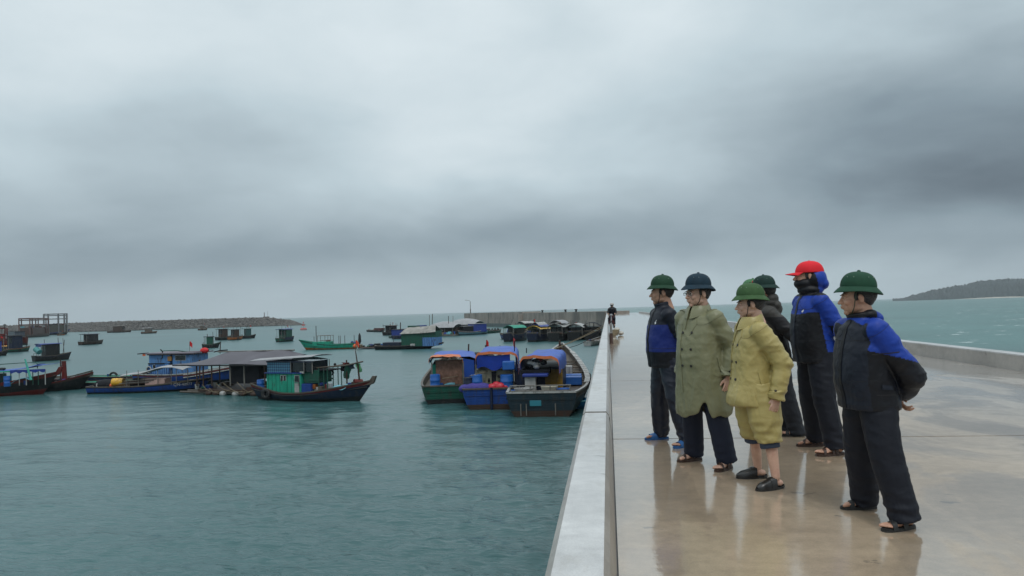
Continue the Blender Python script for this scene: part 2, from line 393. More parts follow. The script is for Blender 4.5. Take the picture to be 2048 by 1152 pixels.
# ------------------------------------------------------------------ pier
PW = 7.8; PL = 196.0; JOINTS = [8.3 + 6.55 * k for k in range(-2, 30)]
def concrete(name, col, wet, col2=(.2, .17, .13)):
    m = bpy.data.materials.new(name); m.use_nodes = True
    t = m.node_tree; L = t.links; b = t.nodes['Principled BSDF']
    geo = nd(t, 'ShaderNodeNewGeometry')
    def nz(scale, det, rough, st=(1, 1, 1), loc=(0, 0, 0), dist=0.0):
        mp = nd(t, 'ShaderNodeMapping'); mp.inputs['Scale'].default_value = st; mp.inputs['Location'].default_value = loc; L.new(geo.outputs['Position'], mp.inputs[0])
        n = nd(t, 'ShaderNodeTexNoise'); n.inputs['Scale'].default_value = scale; n.inputs['Detail'].default_value = det; n.inputs['Roughness'].default_value = rough
        n.inputs['Distortion'].default_value = dist
        L.new(mp.outputs[0], n.inputs['Vector']); return n.outputs[0]
    def mr(x, a, b_, c, d):
        r = nd(t, 'ShaderNodeMapRange'); L.new(x, r.inputs[0])
        for i, v in enumerate((a, b_, c, d)): r.inputs[i + 1].default_value = v
        return r.outputs[0]
    big = nz(.55, 6, .6, dist=.5); fine = nz(9, 8, .7); grit = nz(90, 3, .6); streak = nz(1.3, 6, .65, (.35, 1.6, 1), (3, 4, 5))
    c1 = nd(t, 'ShaderNodeMix', data_type='RGBA'); L.new(mr(big, .35, .65, 0, 1), c1.inputs[0]); c1.inputs[6].default_value = tuple(col) + (1,); c1.inputs[7].default_value = tuple(col2) + (1,)
    k = mth(t, 'MULTIPLY', mr(fine, .25, .75, .80, 1.18), mth(t, 'MULTIPLY', mr(streak, .3, .7, .86, 1.12), mr(grit, .3, .7, .9, 1.1)))
    sc = nd(t, 'ShaderNodeVectorMath', operation='SCALE'); L.new(c1.outputs[2], sc.inputs[0]); L.new(k, sc.inputs['Scale'])
    # small dark spalls and scuffs
    sp = nz(3.3, 5, .6, (1, 1.4, 1), (9, 1, 0)); spm = mr(sp, .665, .70, 0, .55)
    vo = nd(t, 'ShaderNodeTexVoronoi', feature='DISTANCE_TO_EDGE'); vo.inputs['Scale'].default_value = .42
    wv = nd(t, 'ShaderNodeVectorMath', operation='ADD'); L.new(geo.outputs['Position'], wv.inputs[0]); nn_ = nd(t, 'ShaderNodeTexNoise'); nn_.inputs['Scale'].default_value = 2.5; nn_.inputs['Detail'].default_value = 5; L.new(geo.outputs['Position'], nn_.inputs['Vector'])
    ns = nd(t, 'ShaderNodeVectorMath', operation='SCALE'); L.new(nn_.outputs['Color'], ns.inputs[0]); ns.inputs['Scale'].default_value = .6; L.new(ns.outputs[0], wv.inputs[1]); L.new(wv.outputs[0], vo.inputs['Vector'])
    crk = mth(t, 'MULTIPLY', mr(vo.outputs['Distance'], .0, .006, 1, 0), mr(nz(.5, 2, .5, (1, 1, 1), (20, 3, 1)), .56, .62, 0, .75)); spm = mth(t, 'MAXIMUM', spm, crk)
    c2 = nd(t, 'ShaderNodeMix', data_type='RGBA'); L.new(spm, c2.inputs[0]); L.new(sc.outputs[0], c2.inputs[6]); c2.inputs[7].default_value = (.07, .06, .05, 1)
    L.new(c2.outputs[2], b.inputs['Base Color'])
    if wet:
        # standing water film: thick near the parapet, thinner to the right
        sx = nd(t, 'ShaderNodeSeparateXYZ'); L.new(geo.outputs['Position'], sx.inputs[0])
        pud = nz(.8, 5, .6, (1.0, .55, 1), (1, 7, 0), .6)
        film = mth(t, 'ADD', mr(pud, .44, .56, 0, 1), mth(t, 'ADD', mr(sx.outputs[0], .3, 5.0, .45, -.35), mr(sx.outputs[1], 8.5, 22, 0, .8)), clamp=True)
        gr = nd(t, 'ShaderNodeMix', data_type='RGBA'); L.new(mr(sx.outputs[0], 2.6, 5.5, 0, .85), gr.inputs[0]); L.new(c2.outputs[2], gr.inputs[6])
        gsc = nd(t, 'ShaderNodeVectorMath', operation='SCALE'); gsc.inputs[0].default_value = (.31, .285, .26); L.new(k, gsc.inputs['Scale']); L.new(gsc.outputs[0], gr.inputs[7]); wsc = nd(t, 'ShaderNodeVectorMath', operation='SCALE'); L.new(gr.outputs[2], wsc.inputs[0]); L.new(mr(film, 0, 1, 1.12, .86), wsc.inputs['Scale']); L.new(wsc.outputs[0], b.inputs['Base Color'])
        rgh = mth(t, 'MULTIPLY', mr(film, 0, 1, .17, .018), mr(fine, .3, .7, .8, 1.25))
        L.new(mr(film, 0, .6, .62, 1.0), b.inputs['Coat Weight']); b.inputs['Coat IOR'].default_value = 3.0
        L.new(rgh, b.inputs['Coat Roughness'])
        b.inputs['Roughness'].default_value = .45; b.inputs['Specular IOR Level'].default_value = .3
        h = mth(t, 'ADD', mth(t, 'MULTIPLY', nz(5, 5, .55, (1, 1.5, 1)), .0016), mth(t, 'ADD', mth(t, 'MULTIPLY', nz(22, 4, .6), .0011), mth(t, 'MULTIPLY', big, .004)))
        bp = nd(t, 'ShaderNodeBump'); bp.inputs['Strength'].default_value = 1; bp.inputs['Distance'].default_value = .55
        L.new(h, bp.inputs['Height']); L.new(bp.outputs[0], b.inputs['Coat Normal'])
        bp2 = nd(t, 'ShaderNodeBump'); bp2.inputs['Strength'].default_value = .6; bp2.inputs['Distance'].default_value = .004
        L.new(fine, bp2.inputs['Height']); L.new(bp2.outputs[0], b.inputs['Normal'])
    else:
        st = nz(1.0, 6, .7, (.6, .6, .35) if False else (2.2, .9, 2.2), (4, 4, 4)); dm = nd(t, 'ShaderNodeMix', data_type='RGBA'); L.new(mr(st, .52, .70, 0, .75), dm.inputs[0]); L.new(c2.outputs[2], dm.inputs[6])
        dm.inputs[7].default_value = tuple(c * .52 * k2 for c, k2 in zip(col, (1.05, .97, .85))) + (1,); L.new(dm.outputs[2], b.inputs['Base Color'])
        b.inputs['Roughness'].default_value = .42; b.inputs['Specular IOR Level'].default_value = .6
        b.inputs['Coat Weight'].default_value = .6; b.inputs['Coat Roughness'].default_value = .28
        bp = nd(t, 'ShaderNodeBump'); bp.inputs['Strength'].default_value = .6; bp.inputs['Distance'].default_value = .006
        L.new(mth(t, 'ADD', fine, grit), bp.inputs['Height']); L.new(bp.outputs[0], b.inputs['Normal'])
    return m
M_DECK = concrete('wet_deck_concrete', (.40, .305, .21), True, (.30, .225, .155))
M_TOP = concrete('white_painted_concrete', (.50, .49, .48), False, (.42, .415, .41))
M_SIDE = concrete('bare_concrete', (.36, .33, .295), False, (.24, .215, .19))
M_DARK = mat('joint_filler', (.03, .03, .03), .8)
def build_pier():
    mb = MB().use(M_DECK)
    ys = [-6.0] + [y for y in JOINTS if y > -6] + [PL + 5]
    for a, b in zip(ys[:-1], ys[1:]):
        mb.box(-.02, PW + .1, a + .014, b - .014, -.35, 0)
    for y in JOINTS: mb.use(M_DARK).box(0, PW, y - .013, y + .013, -.3, -.014)
    o = mb.build('pier_deck', None); tag(o, kind='structure')
    mb = MB().use(M_SIDE); mb.box(-.30, PW + .45, -6, PL + 5, WATER - 2, -.02 - .3 + .28)
    o = mb.build('pier_base', None); tag(o, kind='structure')
    # left parapet, bays with gaps
    mb = MB()
    g = .011
    for a, b in zip(ys[:-1], ys[1:]):
        ga = .05 if abs(a - 8.3) < .1 else g; gb = .05 if abs(b - 8.3) < .1 else g
        a += ga; b -= gb; b = min(b, PL)
        if b <= a: continue
        secs = [(0.0, 0.0), (-.030, .262), (-.058, .300), (-.285, .300), (-.318, .27), (-.330, -.6)]
        vs = [(x, y, z) for y in (a, b) for x, z in secs]
        mb.use(M_SIDE); mb.add(vs, [(0, 1, 7, 6), (1, 2, 8, 7), (3, 4, 10, 9), (4, 5, 11, 10), (0, 5, 4, 3, 2, 1), (6, 7, 8, 9, 10, 11)])
        mb.use(M_TOP); mb.add([vs[2], vs[3], vs[9], vs[8]], [(0, 1, 2, 3)])
        mb.use(M_DARK); mb.box(-.30, -.02, b + .002, b + 2 * gb - .002, -.05, .24) if b < PL - 1 else None
    mb.use(M_DARK).box(.001, .009, -6, PL, -.02, .005)
    o = mb.build('parapet_wall'); tag(o, 'long low white topped concrete parapet running along the harbour edge of the pier', 'parapet')
    # right parapet with light coping
    mb = MB()
    for a, b in zip(ys[:-1], ys[1:]):
        a += g; b -= g; b = min(b, PL - 4)
        if b <= a: continue
        mb.use(M_SIDE); mb.box(PW, PW + .30, a, b, -.3, .285)
        mb.use(M_TOP); mb.box(PW - .008, PW + .31, a - .004, b + .004, .285, .312)
    o = mb.build('parapet_wall'); tag(o, 'low weathered concrete kerb wall with pale coping on the open sea side of the pier', 'parapet')
build_pier()

# far arm of the pier: a high concrete quay wall turning left
def build_far_wall():
    mt = mat('stained_quay_concrete', (.27, .235, .205), .8, var=.28, vscale=.25, stretch=(1, 1, .35), dirt=(.13, .12, .11), dscale=.16, dlo=.5, dhi=.62, bump=.05, bscale=2)
    mgreen = mat('weedy_quay_concrete', (.085, .115, .115), .7, var=.3, vscale=.3)
    p0 = at_depth(1209, 622.5, 190); p1 = at_depth(1045, 624.3, 262); p2 = at_depth(928, 625.8, 330)
    P0, P1, P2 = (Vector((p.x, p.y, 0)) for p in (p0, p1, p2))
    mb = MB()
    def seg(a, b, zt, nb, lip=.4):
        d = (b - a); n = Vector((-d.y, d.x, 0)).normalized(); 
        if n.y > 0: n = -n
        Ln = d.length
        for k in range(nb):
            q0 = a + d * (k / nb) + d.normalized() * .06; q1 = a + d * ((k + 1) / nb) - d.normalized() * .06
            def slab(z0, z1, t0, off):
                vs = [];
                for p in (q0, q1):
                    for (o_, z) in ((off, z0), (off, z1), (-t0, z1), (-t0, z0)): vs.append(p + n * o_ + Vector((0, 0, z)))
                mb.add(vs, [(0, 4, 5, 1), (1, 5, 6, 2), (2, 6, 7, 3), (0, 3, 7, 4), (0, 1, 2, 3), (4, 7, 6, 5)])
            mb.use(mt); slab(-1.6 + random.uniform(-.03, .03), zt, 7, 0 + random.uniform(0, .08)); slab(-3.2, -1.63, 7, .25 + random.uniform(0, .08))
            mb.use(mgreen); slab(WATER - 1.5, -3.22, 7, .45)
    seg(P0, P1, .62, 15); seg(P1, P2, 1.05, 9)
    o = mb.build('quay_wall'); tag(o, 'high stained concrete quay wall of vertical bays at the far end of the harbour', 'quay wall')
    # stair ramp against the wall
    st = MB().use(mt); base = P1 + Vector((-6, -9, 0)); dd = (P0 - P1).normalized()
    for k in range(12):
        z = WATER + .4 * (k + 1); q = P1 + dd * (-13 + k * 1.0)
        M_ = Matrix.Translation((q.x, q.y - 1.5, 0)) @ Matrix.Rotation(math.atan2(dd.y, dd.x), 4, 'Z')
        st.box(0, 1.02, -1.2, 1.0, WATER - 1, z, M_)
    o = st.build('stone_stair'); tag(o, 'concrete stair climbing the far quay wall from the water', 'stairs')
    return P0, P1, P2
QW = build_far_wall()

# ------------------------------------------------------------------ rubble breakwater
def build_breakwater():
    mt = mat('rubble_rock', (.07, .066, .062), .85, var=.5, vscale=.5, dirt=(.13, .12, .105), dscale=.5)
    mb = MB().use(mt)
    # spine: from beyond the left edge to the tip
    ctrl = [(0, 667.8), (145, 664.3), (250, 661.6), (450, 655), (560, 651.6), (592, 650.8)]
    pts = [W(x, y) for x, y in ctrl]
    pts = [pts[0] + (pts[0] - pts[1]) * .9] + pts
    g = np.random.default_rng(5)
    acc = [0]
    for a, b in zip(pts[:-1], pts[1:]): acc.append(acc[-1] + (b - a).length)
    Ltot = acc[-1]
    def P(s):
        xs = np.interp(s, acc, [p.x for p in pts]); ys_ = np.interp(s, acc, [p.y for p in pts]); return Vector((xs, ys_, 0))
    def top(s):
        return interp([0, Ltot * .6, Ltot - 30, Ltot - 12, Ltot], [WATER + 6.3, WATER + 7.1, WATER + 6.9, WATER + 4.0, WATER + .2], s)
    # core
    N = 150; rows = []
    for i in range(N + 1):
        s = Ltot * i / N; p = P(s); n = (P(min(s + 1, Ltot)) - P(max(s - 1, 0))).normalized(); nn = Vector((n.y, -n.x, 0)); h = top(s)
        if nn.y > 0: nn = -nn
        rows.append([p + nn * 1.5 + Vector((0, 0, WATER - 1)), p - nn * 7 + Vector((0, 0, h - .4)), p - nn * 11 + Vector((0, 0, h - .4)), p - nn * 20 + Vector((0, 0, WATER - 1))])
    mb.sheet(rows)
    ico = [Vector(v) for v in [(0, 0, 1), (.894, 0, .447), (.276, .851, .447), (-.724, .526, .447), (-.724, -.526, .447), (.276, -.851, .447), (.724, .526, -.447), (-.276, .851, -.447), (-.894, 0, -.447), (-.276, -.851, -.447), (.724, -.526, -.447), (0, 0, -1)]]
    icf = [(0, 1, 2), (0, 2, 3), (0, 3, 4), (0, 4, 5), (0, 5, 1), (1, 6, 2), (2, 7, 3), (3, 8, 4), (4, 9, 5), (5, 10, 1), (6, 7, 2), (7, 8, 3), (8, 9, 4), (9, 10, 5), (10, 6, 1), (6, 11, 7), (7, 11, 8), (8, 11, 9), (9, 11, 10), (10, 11, 6)]
    for i in range(11000):
        s = Ltot * g.random() ** .9; p = P(s); n = (P(min(s + 1, Ltot)) - P(max(s - 1, 0))).normalized(); nn = Vector((n.y, -n.x, 0))
        if nn.y > 0: nn = -nn
        h = top(s); t = g.random(); r = .8 + g.random() * .95
        q = p + nn * lerp(1.6, -6.6, t) + Vector((0, 0, lerp(WATER - .3, h - .5, t)))
        rs = [Vector((v.x * r * (.7 + .6 * g.random()), v.y * r * (.7 + .6 * g.random()), v.z * r * (.6 + .5 * g.random()))) for v in ico]
        mb.add([q + v for v in rs], icf)
    o = mb.build('breakwater'); tag(o, 'long grey rubble mound breakwater closing the harbour on the left', 'breakwater')
    # crown wall
    cw = MB().use(mat('crown_concrete', (.12, .115, .11), .8, var=.2, vscale=.2))
    rows = []
    for i in range(60):
        s = Ltot * .93 * i / 59; p = P(s); n = (P(s + 1) - P(max(s - 1, 0))).normalized(); nn = Vector((n.y, -n.x, 0))
        if nn.y > 0: nn = -nn
        h = top(s)
        rows.append([p - nn * 7.6 + Vector((0, 0, h - 1.5)), p - nn * 7.6 + Vector((0, 0, h + .25)), p - nn * 9.5 + Vector((0, 0, h + .25)), p - nn * 9.5 + Vector((0, 0, h - 1.5))])
    cw.sheet(rows); o2 = cw.build('crown_wall', parent=o)
    return P, Ltot, top
BW = build_breakwater()

# ------------------------------------------------------------------ island on the right
def build_island():
    mt = mat('wooded_island', (.008, .019, .020), .9, var=.35, vscale=.02, coords='Object')
    d0 = 2300.0
    prof = [(1770, 599), (1800, 598), (1822, 593), (1850, 585), (1880, 579), (1920, 571), (1960, 563), (2000, 559), (2048, 558), (2110, 557), (2200, 556), (2350, 562), (2500, 575), (2620, 588)]
    xs = [p[0] for p in prof]; N = 480; MR = 30
    rows = []
    for j in range(MR + 1):
        row = []
        for i in range(N + 1):
            px = lerp(1785, 2615, i / N); hy = interp(xs, [p[1] for p in prof], px)
            topp = at_depth(px, hy, d0); zt = topp.z
            zt = max(WATER - 2, zt)
            v = j / MR; sv = math.sin(v * PI)
            off = lerp(-180, 330, v)
            dirn = Vector((topp.x, topp.y, 0)).normalized()
            b = Vector((topp.x, topp.y, 0)) + dirn * off
            h = WATER - 1.5 + (zt - WATER + 1.5) * sv ** .6
            nz_ = noise.noise(Vector((b.x * .03, b.y * .03, 0))) * 4 + noise.noise(Vector((b.x * .16, b.y * .16, 3))) * 9
            h += nz_ * min(1, (h - WATER) / 12) if h > WATER + 1 else 0
            row.append((b.x, b.y, h))
        rows.append(row)
    mb = MB().use(mt).sheet(rows); o = mb.build('hills', smooth='all'); tag(o, kind='structure')
    # pale beach strip along the foot
    sb = MB().use(mat('beach_sand', (.36, .33, .28), .9, var=.2, vscale=.02)); r0 = []
    r1 = []
    for i in range(80):
        px = lerp(1900, 2600, i / 79); p = at_depth(px, 590, d0 - 185 - 30 * math.sin(i * .2)); dirn = Vector((p.x, p.y, 0)).normalized()
        r0.append((p.x, p.y, WATER - .3)); q = Vector((p.x, p.y, 0)) + dirn * 60; r1.append((q.x, q.y, WATER + 3.0 * min(1, i / 10)))
    sb.sheet([r0, r1]); o = sb.build('shore'); tag(o, kind='structure')
build_island()
# ------------------------------------------------------------------ boats
def paintm(name, col, rough=.5, k_=.52, var=.18, dirt=(.035, .03, .027), dlo=.52, dhi=.72, **k):
    col = tuple(c * k_ for c in col)
    m = mat(name, col, rough, .35, var=var, vscale=2.2, dirt=dirt, dscale=2.6, dlo=dlo, dhi=dhi, bump=.06, bscale=9, stretch=(1.6, 1.6, .5), **k)
    t = m.node_tree; L = t.links; bp = [n for n in t.nodes if n.type == 'BUMP'][0]; tc = nd(t, 'ShaderNodeTexCoord')
    wv = nd(t, 'ShaderNodeTexWave', bands_direction='Z'); wv.inputs['Scale'].default_value = 2.0; wv.inputs['Distortion'].default_value = .4; L.new(tc.outputs['Object'], wv.inputs['Vector'])
    pw = mth(t, 'POWER', wv.outputs['Fac'], .25); b2 = nd(t, 'ShaderNodeBump'); b2.inputs['Strength'].default_value = .4; b2.inputs['Distance'].default_value = .014
    L.new(pw, b2.inputs['Height']); L.new(bp.outputs[0], b2.inputs['Normal']); L.new(b2.outputs[0], t.nodes['Principled BSDF'].inputs['Normal'])
    return m
GRN = paintm('green_boat_paint', (.012, .26, .17), k_=.95); DGRN = paintm('dark_green_paint', (.008, .085, .055), k_=.8); BLU = paintm('blue_boat_paint', (.010, .055, .26), k_=.75); DBL = paintm('dark_blue_paint', (.006, .018, .062))
NAVH = paintm('navy_hull_paint', (.008, .022, .06)); SKYB = paintm('light_blue_paint', (.09, .22, .46), k_=.85); REDP = paintm('red_boat_paint', (.20, .018, .015)); BROWN = paintm('weathered_brown', (.085, .045, .03)); DARKH = paintm('tarred_hull', (.014, .016, .018))
TEALH = paintm('slate_hull_paint', (.018, .042, .060)); WOOD = paintm('grey_wood', (.17, .14, .11)); PALE = paintm('cream_paint', (.50, .48, .34)); WHT = paintm('white_boat_paint', (.62, .62, .60)); YEL = paintm('ochre_yellow_paint', (.42, .24, .02)); ORG = paintm('orange_paint', (.55, .17, .03))
TARP = mat('blue_tarpaulin', (.018, .075, .36), .45, .4, var=.15, vscale=1.2, bump=.2, bscale=1.5); TARPI = mat('tarpaulin_orange_side', (.50, .14, .05), .45, .4, var=.2, vscale=2); GTARP = mat('grey_tarpaulin', (.085, .08, .095), .6, .3, var=.15, vscale=.6, bump=.2, bscale=.8)
BTARP = mat('navy_tarpaulin', (.015, .035, .20), .45, .4, var=.2, vscale=1.5); SHADE = mat('dark_netting', (.012, .013, .017), .8, .2, var=.3, vscale=1); GLASS = mat('boat_window', (.008, .012, .014), .12, .6)
GREYM = mat('grey_sheet_roof', (.26, .26, .27), .5, .4, var=.2, vscale=1.5); POST = paintm('pale_post', (.30, .28, .25)); RUST = paintm('rusty_steel', (.11, .055, .04)); ROPE = mat('rope', (.22, .18, .12), .8, .2, var=.3, vscale=8); TYRE = mat('tyre_rubber', (.012, .012, .012), .7)
FLAG = mat('red_flag_cloth', (.50, .012, .015), .7); CYAN = mat('light_blue_sheet', (.14, .38, .46), .6, var=.15, vscale=2); BARREL = mat('blue_plastic', (.015, .10, .36), .35, .5, var=.1); YPL = mat('yellow_plastic', (.62, .34, .03), .4, .5, var=.15, vscale=3, dirt=(.25, .12, .02)); OPL = mat('orange_plastic', (.65, .12, .03), .4)
CHECK = mat('blue_lattice', (.025, .10, .17), .6)
def lattice_material():
    t = CHECK.node_tree; L = t.links; b = t.nodes['Principled BSDF']; tc = nd(t, 'ShaderNodeTexCoord'); mp = nd(t, 'ShaderNodeMapping'); mp.inputs['Rotation'].default_value = (0, R(45), 0)
    L.new(tc.outputs['Object'], mp.inputs[0]); ck = nd(t, 'ShaderNodeTexChecker'); ck.inputs['Scale'].default_value = 7; L.new(mp.outputs[0], ck.inputs['Vector'])
    ck.inputs['Color1'].default_value = (.05, .16, .24, 1); ck.inputs['Color2'].default_value = (.012, .045, .10, 1); L.new(ck.outputs[0], b.inputs['Base Color'])
lattice_material()

class Boat:
    def __init__(s, name, label, cat='boat', stern=None, bow=None, centre=None, heading=None, group=None, z=0.0):
        if stern: a, b = W(*stern), W(*bow); mid = (a + b) / 2; s.L = (b - a).length; s.rz = math.atan2((b - a).y, (b - a).x)
        else: mid = W(*centre); s.rz = R(heading); s.L = 0
        s.mid = mid; s.mid.z = WATER + z
        s.o = empty(name, s.mid, s.rz, label, cat, group); s.M = Matrix.Translation(s.mid) @ Matrix.Rotation(s.rz, 4, 'Z'); s.I = s.M.inverted()
        s.mpp = depth_of(s.mid) / F
        s.g = random.Random(hash(label) % 1000 if False else len(label) * 13)
    def _pl(s, px, py, ax, v):
        if not hasattr(s, 'cp'): s.cp = proj(s.mid)
        px = px or s.cp[0]; py = py or s.cp[1]
        o = s.I @ Vector((0, 0, CAMZ)); d = s.I.to_3x3() @ ray(px, py); t = (v - o[ax]) / d[ax]; return o + d * t
    def P(s, px, py, y=0.0): return s._pl(px, py, 1, y)       # on the lengthwise plane
    def Q(s, px, py, x=0.0): return s._pl(px, py, 0, x)       # on a crosswise plane
    def part(s, name, mb, m=None, parent=None, smooth=False, bevel=0, label=None):
        o = mb.build(name, m, parent or s.o, smooth, bevel)
        if label: o['label'] = label
        return o
    def box(s, name, m, x0, x1, y0, y1, z0, z1, bevel=.02, parent=None): return s.part(name, MB().box(x0, x1, y0, y1, z0, z1), m, parent, bevel=bevel)
    def pole(s, name, m, pts, r=.04, parent=None, n=7): return s.part(name, MB().tube(pts, r, n), m, parent, True)
    def w(s, v): return s.M @ Vector(v)
    def hull(s, L, B, Fb, bow=.8, stern=.25, tw=.75, rake=.5, mt=DBL, band=REDP, boot=BROWN, cap=WOOD, deck=WOOD, drop=.3, xoff=0, capw=.09):
        s.HL, s.HB, s.HF = L, B, Fb
        N = 26
        def w(u):
            if u < .42: return B / 2 * (tw + (1 - tw) * math.sin(PI / 2 * u / .42))
            return B / 2 * max(0.015, (1 - ((u - .42) / .58) ** 2.3)) ** .85
        def zs(u): return Fb + bow * max(0, (u - .35) / .65) ** 2.2 + stern * max(0, (.35 - u) / .35) ** 2
        def X(u, z): return xoff + L * (u - .5) + rake * (z / Fb) * max(0, (u - .72) / .28) - stern * .6 * (z / Fb) * max(0, (.15 - u) / .15)
        s.sheer = lambda u: (X(u, zs(u)), w(u), zs(u))
        prof = [(1.0, 1.0), (.985, .80), (.95, .55), (.88, .25), (.76, -.02), (.45, -.5), (0, -.75)]
        rows = []
        for i in range(N + 1):
            u = i / N; z0 = zs(u); row = []
            for sg in (1,):
                for k, (wr, zr) in enumerate(prof):
                    z = z0 * zr if zr > 0 else zr * .7; fl = 1 - (1 - wr) * (1 + .9 * max(0, (u - .6) / .4)); fl = max(fl, 0)
                    row.append((X(u, z), w(u) * fl, z))
            rows.append(row)
        mb = MB(); K = len(prof)
        for sg in (1, -1):
            vs = [(x, y * sg, z) for row in rows for (x, y, z) in row]; o = len(mb.v); mb.v.extend(vs)
            for i in range(N):
                for k in range(K - 1):
                    mb.use(band if k == 0 else (boot if k >= 3 else mt)); mb.f.append((o + i * K + k, o + (i + 1) * K + k, o + (i + 1) * K + k + 1, o + i * K + k + 1)); mb.m.append(mb.mi)
        # transom
        r0 = rows[0]; vs = [(x, y, z) for x, y, z in r0] + [(x, -y, z) for x, y, z in r0]; o = len(mb.v); mb.v.extend(vs)
        for k in range(K - 1): mb.use(boot if k >= 3 else mt); mb.f.append((o + k, o + k + 1, o + K + k + 1, o + K + k)); mb.m.append(mb.mi)
        h = s.part('hull', mb, None, smooth=True)
        # cap rail
        mb = MB().use(cap)
        for sg in (1, -1):
            g = []
            for i in range(N + 1):
                u = i / N; x, y, z = s.sheer(u); g.append([(x, sg * (y + .025), z - .06), (x, sg * (y + .03), z + .035), (x, sg * max(0, y - capw), z + .035), (x, sg * max(0, y - capw), z - .06)])
            mb.sheet(g)
        x, y, z = s.sheer(0); mb.box(x - .04, x + .07, -y, y, z - .06, z + .036)
        s.part('gunwale', mb, smooth=True)
        # inner planking and deck
        mb = MB().use(deck); g = []
        for i in range(N + 1):
            u = i / N; x, y, z = s.sheer(u); y = max(.01, y - capw); g.append([(x, y, z - .02), (x, y * .96, z - drop), (x, -y * .96, z - drop), (x, -y, z - .02)])
        mb.sheet(g); mb.sheet([[(g[0][0][0] + .16, yy * .97, zz) for yy in (-s.sheer(0)[1], s.sheer(0)[1])] for zz in (s.sheer(0)[2] - drop, s.sheer(0)[2])])
        s.part('deck', mb)
        return h
    def rub(s, m, f=.42, r=.045, u1=.97):
        for sg in (-1, 1):
            s.part('rub_rail', MB().tube([(s.sheer(u)[0] - .25 * max(0, u - .8), sg * s.sheer(u)[1] * (.985 - .25 * max(0, (u - .6) / .4)), s.sheer(u)[2] * (1 - f)) for u in np.linspace(.01, u1, 18)], r, 6), m, smooth=True)
    def stem(s, m, h=.35, t=.10):
        x, y, z = s.sheer(1.0); s.part('stem_post', MB().prism([(x - .35, z - .4), (x + .02, z - .2), (x + .22, z + h), (x - .08, z + h), (x - .30, z + .0)], -t, t, axis='y'), m, bevel=.02)
    def cabin(s, m, x0, x1, yw, z0, z1, roof=None, over=.18, win=None, name='cabin', wins=(), rz=.07, tilt=0.0):
        c = s.part(name, MB().box(x0, x1, -yw, yw, z0, z1), m, bevel=.02)
        if roof: s.part('roof', MB().add([(x, y, z + (tilt * (x - x0) / (x1 - x0 + 1e-6))) for x in (x0 - over, x1 + over) for y in (-yw - over, yw + over) for z in (z1 + .004, z1 + rz)], [(0, 1, 3, 2), (4, 6, 7, 5), (0, 4, 5, 1), (2, 3, 7, 6), (0, 2, 6, 4), (1, 5, 7, 3)]), roof)
        for (a, b, za, zb) in wins:
            for sg in (-1,):
                y = sg * yw; fr = s.part('window', MB().box(a - .04, b + .04, y - .02, y + .02, za - .04, zb + .04), WHT if m is not WHT else BLU, c)
                s.part('pane', MB().box(a, b, y - .026, y + .01, za, zb), GLASS, fr)
        return c
    def endwins(s, c, x, items, m=GLASS, name='window', dx=.03):
        for (ya, yb, za, zb) in items: s.part(name, MB().box(x - dx, x + .01, ya, yb, za, zb), m, c)
    def canopy(s, m, x0, x1, yw, z, rise=.25, sag=.05, name='canopy', nx=12, ny=10, th=.012, droop=0.0, skew=0.0):
        g = []; ph = s.g.random() * 9
        for i in range(nx + 1):
            row = []
            for j in range(ny + 1):
                u, v = i / nx, j / ny * 2 - 1; zz = z + rise * (1 - v * v) + skew * v - sag * abs(math.sin(u * PI * 3)) * (1 - .4 * v * v) + .02 * math.sin(7 * v + ph + 5 * u)
                if abs(v) > .8: zz -= droop * (abs(v) - .8) / .2
                row.append((lerp(x0, x1, u), v * yw, zz))
            g.append(row)
        return s.part(name, MB().sheet(g, th), m, smooth=True)
    def posts(s, m, xs, ys, z0, z1, r=.035, name='post'):
        for x in xs:
            for y in ys: s.pole(name, m, [(x, y, z0), (x, y, z1)], r, n=6)
    def flag(s, p, h=1.0, size=(.45, .3), pm=None, fm=None, r=.018):
        po = s.pole('flag_pole', pm or WOOD, [p, (p[0] + .04, p[1], p[2] + h)], r, n=5)
        g = []
        for i in range(7): u = i / 6; g.append([(p[0] + .04 + size[0] * u, p[1] + .06 * math.sin(u * 6), p[2] + h - size[1] * v - .18 * u * u) for v in (0, .5, 1)])
        s.part('flag', MB().sheet(g, .006), fm or FLAG, po, True)
    def clutter(s, x0, x1, y0, y1, z, n, sizes=(.15, .4), seed=0):
        g = random.Random(seed); ms = [BROWN, WOOD, BLU, WHT, DARKH, REDP, RUST, CYAN, ROPE, SHADE]
        for i in range(n):
            x, y = g.uniform(x0, x1), g.uniform(y0, y1); a = g.uniform(*sizes); m = g.choice(ms); k = g.random()
            if k < .4: s.part('fish_crate', MB().box(-a, a, -a * .7, a * .7, 0, a * 1.1, T(x, y, z, g.random() * 3)), m, bevel=.015)
            elif k < .7: s.part('net_heap', MB().ell((x, y, z + a * .25), (a * 1.1, a * .9, a * .6), 10, 6), g.choice([SHADE, DGRN, BTARP, BROWN]), smooth=True)
            else: s.part('bucket', MB().lathe([(a * .45, 0), (a * .6, a * 1.2), (a * .5, a * 1.2), (a * .4, .05)], 12, (x, y, z)), g.choice([BLU, WHT, REDP, BARREL]), smooth=True)

